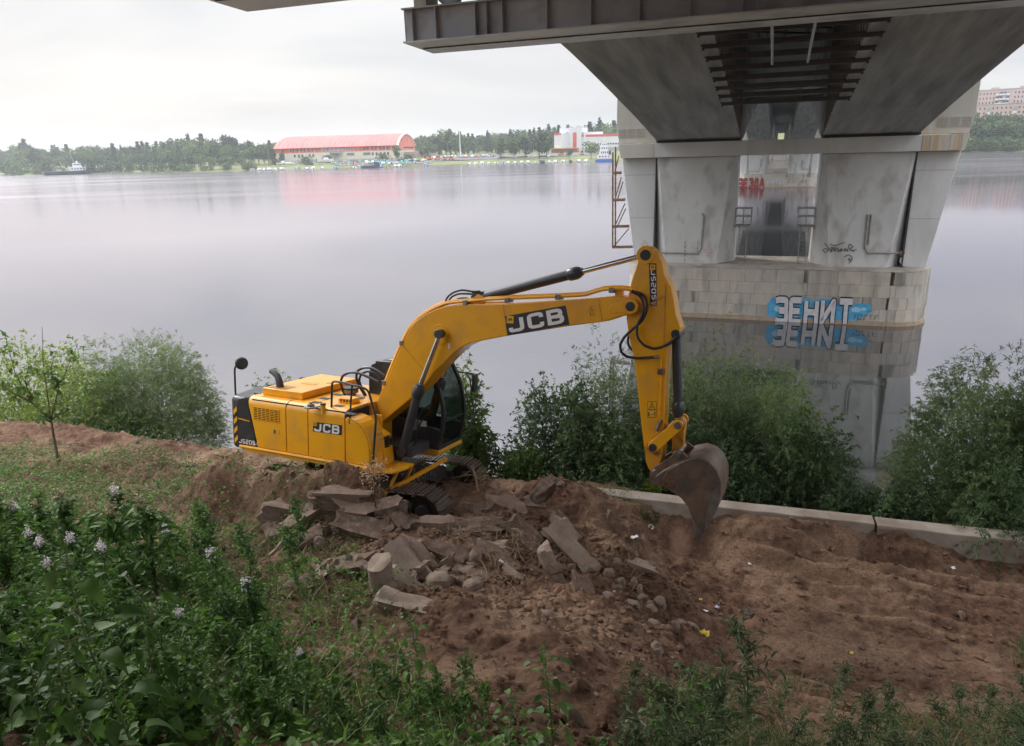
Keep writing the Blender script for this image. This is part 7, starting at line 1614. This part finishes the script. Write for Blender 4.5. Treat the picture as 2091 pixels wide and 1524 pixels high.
def arc(y0, y1, z0, zt, n=14): return [(y0 + (y1 - y0) * k / n, z0 + (zt - z0) * math.sin(math.pi * k / n) ** .72) for k in range(n + 1)]
A1 = arc(-1.6, WD + 1.6, EAV - .1, APX); A0 = arc(-1.2, WD + 1.2, EAV - .2, APX - .5)
mb = MB(); mb.loft([[(-1.5, y, z) for y, z in A1 + A0[::-1]], [(LEN - .2, y, z) for y, z in A1 + A0[::-1]]]); mb.build('roof', m_roof, hall, smooth=40)
mb = MB(); mb.loft([[(LEN - .15, y, z) for y, z in A1 + A0[::-1]], [(LEN + 1.4, y, z) for y, z in A1 + A0[::-1]]]); mb.build('roof_edge', m_white, hall, smooth=40)
for xe, nm in ((LEN - .1, 'gable'), (.1, 'gable')):
    mb = MB(); a_ = arc(0, WD, EAV + .01, APX - .8); ring = [(0, MID + .02)] + a_ + [(WD, MID + .02)]; mb.loft([[(xe, y, z) for y, z in ring], [(xe + (.25 if xe > 1 else -.25), y, z) for y, z in ring]]); mb.build(nm, m_gable, hall, smooth=0)
wmesh = {}
def winpart(parent, name, x0, x1, z0, z1, y=-.12, m=None, ax='x', xe=0):
    mb = MB()
    if ax == 'x': mb.box(x0, x1, y, y + .14, z0, z1)
    else: mb.box(xe, xe + .14, x0, x1, z0, z1)
    return mb.build(name, m or m_win, parent, smooth=0)
def T_(cx): return (cx - 285) / (1312 - 285) * LEN
for cx in (340, 408, 433, 470, 498, 530, 563, 595, 1033, 1062, 1098, 1133, 1170, 1200, 1230, 1282): winpart(hall, 'window', T_(cx) - .9, T_(cx) + .9, MID + (EAV - MID) * .28, MID + (EAV - MID) * .78, -.06)
for a, b in ((680, 742), (750, 808), (816, 872), (880, 944)):
    w_ = winpart(hall, 'window_band', T_(a), T_(b), MID + (EAV - MID) * .25, MID + (EAV - MID) * .80, -.06, m_white)
    for k in range(5): winpart(w_, 'pane', T_(a) + .3 + k * (T_(b) - T_(a)) / 5, T_(a) + (k + 1) * (T_(b) - T_(a)) / 5 - .1, MID + (EAV - MID) * .30, MID + (EAV - MID) * .76, -.16)
for cx in (345, 440, 475, 505, 568, 598, 1103, 1135, 1172, 1204, 1232): winpart(hall, 'window', T_(cx) - .8, T_(cx) + .8, MID * .38, MID * .78)
for a, b in ((885, 946), (1022, 1083)):
    w_ = winpart(hall, 'window', T_(a), T_(b), MID * .42, MID * .80, -.12)
    for k in range(3): winpart(w_, 'window_bar', T_(a), T_(b), MID * (.42 + .12 * k), MID * (.435 + .12 * k), -.2, m_white)
mb = MB(); mb.box(T_(745), T_(850), -3.2, -.02, MID * .86, MID * .98); mb.box(T_(748), T_(752), -3.1, -2.8, -1, MID * .86); mb.box(T_(843), T_(847), -3.1, -2.8, -1, MID * .86); mb.build('porch', m_grey, hall, smooth=0); winpart(hall, 'door', T_(770), T_(815), 0, MID * .7, -.12, mat('grey_door', (.3, .32, .34), rough=.5))
for cx in (330, 400, 485, 545, 610, 672, 745, 812, 875, 948, 985, 1090, 1150, 1215, 1262): winpart(hall, 'pilaster', T_(cx) - .15, T_(cx) + .15, 0, EAV - .3, -.28, m_cream)
for k in range(26): 
    x_ = LEN * (k + .5) / 26; mb = MB(); pts = [(x_, y, z + .06) for y, z in A1]; mb.tube(pts, .10, 3); mb.build('roof_seam', m_roof, hall)
for f in (.22, .55): winpart(hall, 'window', WD * f, WD * f + 1.2, EAV + (APX - EAV) * .35, EAV + (APX - EAV) * .58, ax='y', xe=LEN + .2)
winpart(hall, 'window_band', WD * .35, WD * .92, EAV * .74, EAV * .88, ax='y', xe=LEN + .12); 
for f in (.2, .32): winpart(hall, 'window', WD * f, WD * f + 1.5, MID * .35, MID * .75, ax='y', xe=LEN + .02)
mb = MB(); mb.box(LEN + .3, LEN + 22, WD * .35, WD, -4, EAV * .42); mb.build('annex', mat('pinkish_annex', (.42, .33, .30), rough=.8), hall, smooth=0)
fence = thing('yard_wall', 'grey concrete wall below the hall behind the boat yard', 'wall', M=hall.matrix_world)
for k in range(24):
    mb = MB(); mb.box(2 + k * (LEN + 10) / 24, 2 + (k + 1) * (LEN + 10) / 24 - .12, -9.2, -9.0, -4.5, -.4 + .1 * (k % 2)); mb.build('wall_panel', m_grey, fence, smooth=0)
# ---- white factory block with red band
def block(root, name, x0, x1, D0, depth, ytop, zb, m):
    P0_, P1_ = at_px(x0, D0, zb), at_px(x1, D0 - 6, zb); L = np.linalg.norm(P1_ - P0_); ux = (P1_ - P0_) / L; uy = np.array([-ux[1], ux[0], 0]); h = top_z((x0 + x1) / 2, (P0_ + P1_) / 2, ytop)
    mb = MB(); 
    vs = []
    for z in (-5, h):
        for a, b in ((0, 0), (L, 0), (L, depth), (0, depth)): q = P0_ + ux * a + uy * b; vs.append((q[0], q[1], zb + z))
    mb.add(vs, [(0, 3, 2, 1), (4, 5, 6, 7), (0, 1, 5, 4), (1, 2, 6, 5), (2, 3, 7, 6), (3, 0, 4, 7)]); o = mb.build(name, m, root, smooth=0); return P0_, ux, uy, L, h, o
def on_wall(root, B, name, f0, f1, z0, z1, m, out=.2):
    P0_, ux, uy, L, h, _ = B; mb = MB(); vs = []
    for z in (z0, z1):
        for a, b in ((f0 * L, -out), (f1 * L, -out), (f1 * L, .1), (f0 * L, .1)): q = P0_ + ux * a + uy * b; vs.append((q[0], q[1], P0_[2] + z))
    mb.add(vs, [(0, 3, 2, 1), (4, 5, 6, 7), (0, 1, 5, 4), (1, 2, 6, 5), (2, 3, 7, 6), (3, 0, 4, 7)]); return mb.build(name, m, root, smooth=0)
fac = thing('factory_building', 'white industrial building with tower block and red bands near the pier on the far bank', 'building'); mwh = mat('white_panel_wall', (.58, .60, .64), (.66, .67, .70), .2, rough=.7); mred = mat('red_band', (.58, .06, .05), rough=.6)
b1 = block(fac, 'tower', 1143, 1187, 668, 20, 261, 8.2, mwh); b2 = block(fac, 'left_block', 1132, 1146, 664, 22, 273, 8.2, mwh); b3 = block(fac, 'long_wing', 1176, 1300, 664, 24, 274.5, 8.2, mwh); b4 = block(fac, 'step_block', 1187, 1192, 668, 18, 270, 8.2, mwh)
on_wall(fac, b3, 'red_band', 0, 1, b3[4] - 1.6, b3[4] + .3, mred); on_wall(fac, b2, 'red_band', 0, 1, b2[4] - 1.2, b2[4] + .3, mred); on_wall(fac, b1, 'red_panel', .62, .78, 1.5, b1[4] * .78, mred, .35)
for k in range(4): on_wall(fac, b1, 'window', .30, .42, 1.2 + k * b1[4] * .22, 2.3 + k * b1[4] * .22, m_win, .3)
for k in range(22): on_wall(fac, b3, 'window', .06 + k * .042, .06 + k * .042 + .026, b3[4] * .30, b3[4] * .40, m_win, .3)
on_wall(fac, b3, 'grey_base', 0, 1, -4, b3[4] * .12, m_grey, .5); on_wall(fac, b2, 'awning', .1, 1.6, .2, 1.4, mat('beige_awning', (.62, .52, .38), rough=.8), 3)
shed = thing('orange_shed', 'low orange roofed sheds at the foot of the white building', 'shed'); b5 = block(shed, 'shed_wall', 1126, 1178, 640, 8, 303, 6.0, mat('brown_shed', (.30, .16, .11), rough=.8)); on_wall(shed, b5, 'shed_roof', 0, 1, b5[4] - .6, b5[4] + .3, mat('orange_roof', (.55, .22, .10), rough=.7), 2.0)
# ---- apartment block above the right trees
apt = thing('apartment_block', 'pinkish brick apartment block with white balconies above the trees right of the bridge', 'apartment block'); mbr = mat('pink_brick_far', (.46, .36, .33), (.52, .42, .39), .3, rough=.9); mbal = mat('balcony_white', (.66, .67, .70), rough=.6)
q1 = block(apt, 'tall_block', 1930, 2140, 640, 16, 181.5, 18.0, mbr); q2 = block(apt, 'front_block', 1930, 2140, 615, 14, 212, 16.0, mat('salmon_brick_far', (.50, .38, .34), rough=.9))
for k in (0.02, .35, .62, .82): on_wall(apt, q1, 'roof_house', k, k + .08, q1[4], q1[4] + 1.3, mbr, -1)
on_wall(apt, q1, 'cornice', 0, 1, q1[4] - .35, q1[4] + .15, m_grey, .25); on_wall(apt, q2, 'cornice', 0, 1, q2[4] - .3, q2[4] + .15, m_grey, .25)
wp0 = None
for fl in range(5):
    z = q1[4] - 3.3 - fl * 3.0
    for k in range(30):
        f = k / 30 + .008
        if k % 10 in (2, 3, 4, 5, 6): 
            if k % 10 != 6: bb = on_wall(apt, q1, 'balcony', f, f + .029, z - .9, z + .2, mbal, 1.1); on_wall(apt, q1, 'balcony_glazing', f + .001, f + .028, z + .22, z + 1.35, m_win if (k + fl) % 3 else mat('pale_glazing', (.3, .34, .38), rough=.3), .9)
        else: on_wall(apt, q1, 'window', f + .008, f + .020, z - .1, z + 1.3, m_win, .08)
for fl in range(4):
    z = q2[4] - 3.2 - fl * 3.0
    for k in range(24):
        f = k / 24 + .01
        if k % 6 == 2: on_wall(apt, q2, 'balcony', f, f + .033, z - .9, z + 1.4, mbal if fl % 2 else m_grey, 1.0)
        else: on_wall(apt, q2, 'window', f + .008, f + .022, z - .1, z + 1.25, m_win, .08)

# ---- boats
def hull_pts(L, B, H, n=9):
    secs = []
    for k in range(n):
        t = k / (n - 1); x = -L / 2 + L * t; w_ = B / 2 * (1 - max(0, (t - .55) / .45) ** 2.2) * (.9 + .1 * min(1, t * 4)); sheer = H * (1 + .35 * t * t)
        secs.append([(x, -w_, sheer), (x, -w_ * .82, H * .25), (x, -w_ * .2, -.15 * H), (x, w_ * .2, -.15 * H), (x, w_ * .82, H * .25), (x, w_, sheer)])
    return secs
def boat_proto(cabin, hullm, cabm, L=6.4, B=2.4, H=.95, name='motorboat'):
    root = empty(name); mb = MB(); mb.loft(hull_pts(L, B, H)); mb.build('hull', hullm, root, smooth=30)
    if cabin == 1: mb = MB(); mb.prism([(-.8, H * .95), (-.5, H + .9), (.9, H + .85), (1.7, H * 1.05)], -B * .36, B * .36); mb.build('cabin', cabm, root, smooth=0); mb = MB(); mb.prism([(.95, H + .78), (1.02, H + .80), (1.60, H * 1.18), (1.52, H * 1.16)], -B * .34, B * .34); mb.build('windscreen', m_win, root, smooth=0)
    elif cabin == 2: mb = MB(); mb.prism([(-2.4, H), (-2.2, H + .75), (0, H + 1.0), (1.4, H + .8), (2.6, H * 1.15)], -B * .44, B * .44); mb.build('cover', cabm, root, smooth=0)
    mb = MB(); mb.box(-L / 2 - .45, -L / 2 - .05, -.22, .22, H * .3, H + .45); mb.build('outboard_motor', M_['black'], root, smooth=0)
    return root
m_bw = mat('white_gelcoat', (.72, .73, .75), rough=.35); m_bb = mat('blue_hull', (.06, .15, .36), rough=.4); m_bn = mat('navy_cover', (.05, .06, .12), rough=.7); m_bt = mat('teal_cover', (.05, .32, .24), rough=.7); m_bg = mat('grey_cover', (.28, .29, .32), rough=.8); m_bl = mat('light_blue_cover', (.12, .30, .55), rough=.7); m_br = mat('red_cover', (.42, .08, .06), rough=.7)
BP = {'white cabin': boat_proto(1, m_bw, m_bw), 'grey covered': boat_proto(2, m_bw, m_bg), 'blue covered': boat_proto(2, m_bw, m_bl), 'dark covered': boat_proto(2, m_bn, m_bn), 'open white': boat_proto(0, m_bw, m_bw), 'teal covered': boat_proto(2, m_bw, m_bt), 'red covered': boat_proto(2, m_bw, m_br)}
index_kids([o for p in BP.values() for o in bpy.data.objects if o.parent == p])
def put_boat(kind, P, rz, s, label, cat='motorboat', group=None):
    pr_ = BP[kind]; o = pr_ if pr_.name not in _used else copy_tree(pr_); _used.add(pr_.name); o.location = tuple(map(float, P)); o.rotation_euler = (0, 0, rz); o.scale = (s, s, s); return tag(o, label, cat, group)
row = [514, 527, 538, 548, 560, 573, 607, 625, 638, 657, 684, 722, 732, 777, 806, 815, 870] + [840 + .2104 * c for c in (565, 623, 685, 748, 818, 878, 937, 1003, 1068, 1130, 1198, 1265, 1340, 1400, 1472, 1543, 1625, 1697)]
ordn = ['first', 'second', 'third', 'fourth', 'fifth', 'sixth', 'seventh', 'eighth', 'ninth', 'tenth', 'eleventh', 'twelfth', 'thirteenth', 'fourteenth', 'fifteenth', 'sixteenth', 'seventeenth', 'eighteenth']
for i, px in enumerate(row):
    P = shore_at(px, -3.5); P[2] = .0; k = 'blue covered' if i in (10, 13, 16) else rs.choice(['white cabin', 'white cabin', 'grey covered', 'open white', 'dark covered' if i % 4 == 0 else 'white cabin'])
    side = f'{ordn[i]} from the left in the row below the hall' if i < 17 else f'{ordn[i - 17]} in the row leading right to the pusher boat'
    put_boat(k, P, math.radians(90 + rs.uniform(-25, 25)), rs.uniform(.85, 1.2), f'{k} motorboat moored {side}', group='motorboats moored along the far bank')
for i, (px, dd, k, s, lb) in enumerate(((665, 36, 'white cabin', 2.0, 'large white yacht standing ashore left of the hall entrance'), (577, 30, 'white cabin', 1.5, 'white cruiser ashore left of the yacht, left one'), (592, 30, 'white cabin', 1.2, 'white cruiser ashore between the left one and the yacht'), (541 + 90, 24, 'dark covered', 1.0, 'dark covered boat on the grass below the yacht'))): put_boat(k, shore_at(px, dd) + np.array([0, 0, .8 * s]), math.radians(8), s, lb)
cols = ['grey covered', 'dark covered', 'white cabin', 'blue covered', 'grey covered', 'white cabin', 'teal covered', 'red covered', 'dark covered', 'open white']
n_ = 0
for rowi, (dd, x0, x1, st) in enumerate(((34, 684, 850, 10.5), (24, 690, 870, 11.5), (13, 700, 880, 13))):
    x = x0
    while x < x1:
        k = cols[(n_ * 7 + rowi) % 10] if rs.random() < .8 else 'teal covered'
        put_boat(k, shore_at(x, dd + rs.uniform(-3, 3)) + np.array([0, 0, .6]), math.radians(rs.choice([5, 90, 40]) + rs.uniform(-20, 20)), rs.uniform(.9, 1.15), f'{k} boat stored ashore in the {("upper", "middle", "lower")[rowi]} rank of the boat yard', group=f'{k} boats of the {("upper", "middle", "lower")[rowi]} rank of the boat yard'); x += st * rs.uniform(.8, 1.2); n_ += 1
# dark work barge and jetties
barge = thing('work_barge', 'dark blue work boat with grey wheelhouse moored right of the boat yard centre', 'work boat', tuple(shore_at(756, -7) * np.array([1, 1, 0])), .05)
mb = MB(); mb.loft(hull_pts(13, 3.4, 1.7)[::-1]); mb.build('hull', m_bn, barge, smooth=30); mb = MB(); mb.box(-1.5, 2.2, -1.2, 1.2, 1.7, 3.8); wh = mb.build('wheelhouse', m_grey, barge, smooth=0); mb = MB(); mb.box(-1.2, 1.9, -1.23, -1.205, 2.7, 3.4); mb.build('window', m_win, wh, smooth=0)
for i, (px, w_) in enumerate(((700, 14), (765, 22), (795, 26), (822, 16), (848, 22), (885, 26), (940, 16))):
    P = shore_at(px, -3); j = thing('jetty', f'low wooden jetty, {ordn[i]} from the left in the boat yard', 'jetty', (P[0], P[1], 0), 0.02, 'jetties of the boat yard'); mb = MB(); mb.box(-w_ / 2, w_ / 2, -1.2, 1.2, .45, .7); mb.build('deck', mat('jetty_wood', (.20, .16, .12), rough=.9) if i == 0 else bpy.data.materials['jetty_wood'], j, smooth=0); mb = MB()
    for q in range(int(w_ / 3)): mb.tube([(-w_ / 2 + 1.5 + q * 3, -1.1, -2), (-w_ / 2 + 1.5 + q * 3, -1.1, 1.0)], .14, 6)
    mb.build('pile', bpy.data.materials['jetty_wood'], j)
# tug on the river at left
Pt = atz(155, 356.5, 0); tug = thing('tugboat', 'navy hulled tug with white wheelhouse and mast under way at far left', 'tugboat', (Pt[0], Pt[1], 0), math.radians(18)); tug.rotation_euler = (0, 0, math.atan2(-Pt[0], Pt[1]) + .05); s = np.linalg.norm(Pt) * 90 / FPX / 20
tug.scale = (s, s, s); mb = MB(); mb.loft(hull_pts(20, 4.6, 1.25)); mb.build('hull', mat('navy_hull', (.045, .055, .10), rough=.5), tug, smooth=30)
mb = MB(); mb.box(-1.6, 3.6, -1.6, 1.6, 1.3, 2.7); dh = mb.build('deck_house', m_bw, tug, smooth=0)
for k in range(5): mb = MB(); mb.box(-1.2 + k * .95, -.7 + k * .95, -1.63, -1.605, 1.8, 2.3); mb.build('window', m_win, dh, smooth=0)
mb = MB(); mb.prism([(-.6, 2.71), (-.4, 4.1), (2.0, 4.1), (2.5, 2.71)], -1.2, 1.2); wh = mb.build('wheelhouse', m_bw, tug, smooth=0)
for k in range(4): mb = MB(); mb.box(-.2 + k * .6, .2 + k * .6, -1.23, -1.205, 3.3, 3.8); mb.build('window', m_win, wh, smooth=0)
mb = MB(); mb.tube([(.2, 0, 4.1), (-.7, 0, 8.0)], .09, 6); mb.bar((-.9, 0, 6.0), (.3, 0, 6.2), .1, .1); mb.build('mast', m_grey, tug); mb = MB(); mb.tube([(-2.4, 0, 1.3), (-4.6, 0, 4.6)], .10, 6); mb.tube([(-2.8, 0, 1.3), (-3.2, 0, 3.8)], .08, 6); mb.build('derrick', m_grey, tug); mb = MB(); mb.tube([(7.8, 0, 1.6), (7.7, 0, 3.3)], .08, 6); mb.build('bow_staff', m_grey, tug); mb = MB(); mb.box(-6, -4.4, -.8, .8, 1.25, 2.1); mb.build('winch', m_grey, tug, smooth=0); mb = MB(); mb.tube([(1.0, 0, 4.1), (1.0, 0, 4.8)], .3, 10); mb.build('radar', m_bw, tug)
# blue pusher boat by the pier
Pq = shore_at(1233, -8); push = thing('pusher_boat', 'blue hulled pusher boat with tall white wheelhouse moored left of the pier', 'pusher boat', (Pq[0], Pq[1], 0)); s = np.linalg.norm(Pq) * 32 / FPX / 11; push.scale = (s, s, s)
mb = MB(); mb.loft([[(-5.5, y, z) for y, z in ((-3, 0), (3, 0), (3.2, 2.0), (-3, 2.0))], [(5.5, y, z) for y, z in ((-3, 0), (3, 0), (3.2, 2.0), (-3, 2.0))]]); mb.build('hull', mat('bright_blue_hull', (.03, .13, .45), rough=.4), push, bevel=.3)
mb = MB(); mb.box(-5.0, 5.0, -2.6, 2.6, 2.01, 2.25); mb.build('deck', mat('rust_deck', (.33, .14, .08), rough=.8), push, smooth=0)
for i, (a, b, z0, z1) in enumerate(((-4, 4, 2.26, 4.6), (-2.6, 2.8, 4.62, 7.4), (-2.2, 2.4, 7.42, 10.0), (-1.7, 1.9, 10.02, 12.2))):
    mb = MB(); mb.box(a, b, -2 + .2 * i, 2, z0, z1); dk = mb.build('superstructure', m_bw, push, smooth=0)
    for k in range(4 - i // 2): w_ = (b - a) / (4 - i // 2); mb = MB(); mb.box(a + w_ * (k + .25), a + w_ * (k + .75), -2.03 + .2 * i, -2.005 + .2 * i, z0 + .9, z1 - .6); mb.build('window', m_win, dk, smooth=0)
for x in (-1.5, 1.6): mb = MB(); mb.tube([(x, 0, 12.2), (x, 0, 14.6)], .12, 6); mb.build('mast', m_grey, push)
mb = MB(); mb.box(2.9, 4.6, -1.8, .5, 4.62, 7.0); mb.build('funnel', mat('dark_blue_funnel', (.02, .05, .15), rough=.5), push, smooth=0)
for k in range(9): mb = MB(); mb.tube([(-5.2 + k * 1.3, -3.1, 2), (-5.2 + k * 1.3, -3.1, 3.0)], .05, 5); mb.build('rail_post', m_bw, push)
# ---- parked cars
def car_proto(m):
    root = empty('parked_car'); mb = MB(); mb.prism([(-2.15, .3), (-2.15, .85), (-1.6, .95), (-1.1, 1.45), (.5, 1.45), (1.15, .98), (2.1, .82), (2.15, .3)], -.85, .85); b = mb.build('body', m, root, bevel=.08, smooth=40)
    mb = MB(); mb.prism([(-1.35, .98), (-1.0, 1.38), (.45, 1.38), (.95, .98)], -.865, .865); mb.build('windows', m_win, root, smooth=0)
    for x in (-1.35, 1.35):
        for y in (-.86, .66): mb = MB(); mb.tube([(x, y, .32), (x, y + .2, .32)], .32, 10); mb.build('wheel', M_['rubber'], root)
    return root
CP = {n: car_proto(mat('car_' + n, c, rough=.35, coat=.4)) for n, c in (('white', (.72, .72, .74)), ('silver', (.42, .43, .46)), ('dark', (.05, .055, .07)), ('blue', (.06, .12, .28)), ('red', (.45, .06, .05)))}
index_kids([o for p in CP.values() for o in bpy.data.objects if o.parent == p])
def put_car(k, P, rz, label, group):
    pr_ = CP[k]; o = pr_ if pr_.name not in _used else copy_tree(pr_); _used.add(pr_.name); o.location = tuple(map(float, P + np.array([0, 0, .1]))); o.rotation_euler = (0, 0, rz); tag(o, label, 'car', group)
for dd, x0, x1, nm, dz in ((74, 880, 1015, 'in the back row of the lot by the tall mast', .35), (60, 888, 1010, 'in the front row of the lot by the tall mast', .35), (38, 1020, 1130, 'under the birches', .4)):
    x = x0
    while x < x1:
        k = rs.choice(['white', 'silver', 'dark', 'blue', 'silver', 'red']); put_car(k, shore_at(x, dd) + np.array([0, 0, dz]), rs.choice([math.pi / 2, 1.4, .1]) + rs.uniform(-.1, .1), f'{k} car parked {nm}', f'{k} cars parked {nm}'); x += rs.uniform(5.5, 8)
for i, (px, dd) in enumerate(((868, 46), (878, 50), (893, 44), (908, 40), (922, 40), (1186 - 40, 60), (1188, 60))):
    P = shore_at(px, dd); t = thing('orange_loader', f'orange work machine ashore, {ordn[i]} from the left behind the boat yard', 'work machine', tuple(P), rs.uniform(0, 3), 'orange machines behind the boat yard'); mo = bpy.data.materials.get('orange_machine') or mat('orange_machine', (.62, .17, .05), rough=.6)
    mb = MB(); mb.box(-2.2, 2.0, -1, 1, .8, 1.9); mb.build('body', mo, t, smooth=0); mb = MB(); mb.box(-.8, .7, -.8, .8, 1.92, 3.2); mb.build('cab', m_win, t, smooth=0); mb = MB(); mb.bar((1.5, 0, 1.6), (4.0, 0, 2.6), .3, .4); mb.build('boom', mo, t, smooth=0)
    for x in (-1.3, 1.3): mb = MB(); mb.tube([(x, -1.1, .6), (x, 1.1, .6)], .6, 10); mb.build('wheel', M_['rubber'], t)
# ---- poles
def pole(px, dd, ytop, label, arms=0, name='lamp_post', r=.12):
    P = shore_at(px, dd); h = top_z(px, P, ytop); t = thing(name, label, 'lamp post' if arms else 'mast', tuple(P)); mb = MB(); mb.tube([(0, 0, 0), (0, 0, h)], [r * 1.3, r * .7], 8); mb.build('pole', m_white if not arms else m_grey, t)
    for k in range(arms): s_ = (-1, 1)[k % 2]; mb = MB(); mb.tube([(0, 0, h - .3), (s_ * 1.6, 0, h + .5)], .07, 5); mb.build('arm', m_grey, t); mb = MB(); mb.box(min(s_ * 1.5, s_ * 2.3), max(s_ * 1.5, s_ * 2.3), -.2, .2, h + .45, h + .62); mb.build('lamp_head', m_white, t, smooth=0)
pole(941, 70, 259, 'tall white mast behind the boat yard lot', 0, 'radio_mast', .35); pole(550, 30, 303, 'lamp post on the shore left of the hall', 1); pole(865, 60, 293, 'lamp post at the right end of the hall', 2); pole(916, 70, 291, 'lamp post left of the tall mast', 2); pole(973, 72, 292, 'double armed lamp post right of the tall mast', 2); pole(152, 150, 281, 'thin tall chimney above the trees near the tug', 0, 'chimney', .5)
pole(738, 30, 318, 'short lamp post in the boat yard', 1)
# ---- thin air between here and the far bank
hz = bpy.data.materials.new('haze_air'); hz.use_nodes = True; t = hz.node_tree; t.nodes.clear(); o_ = nd(t, 'ShaderNodeOutputMaterial'); pv = nd(t, 'ShaderNodeVolumePrincipled'); pv.inputs['Color'].default_value = (.86, .90, .96, 1); pv.inputs['Density'].default_value = .00020; pv.inputs['Anisotropy'].default_value = .2; t.links.new(pv.outputs[0], o_.inputs['Volume'])
mb = MB(); mb.box(-3100, 3100, -100, 3200, -6, 75); hzo = mb.build('haze', hz, smooth=0); tag(hzo, kind='stuff')
bpy.context.view_layer.update()
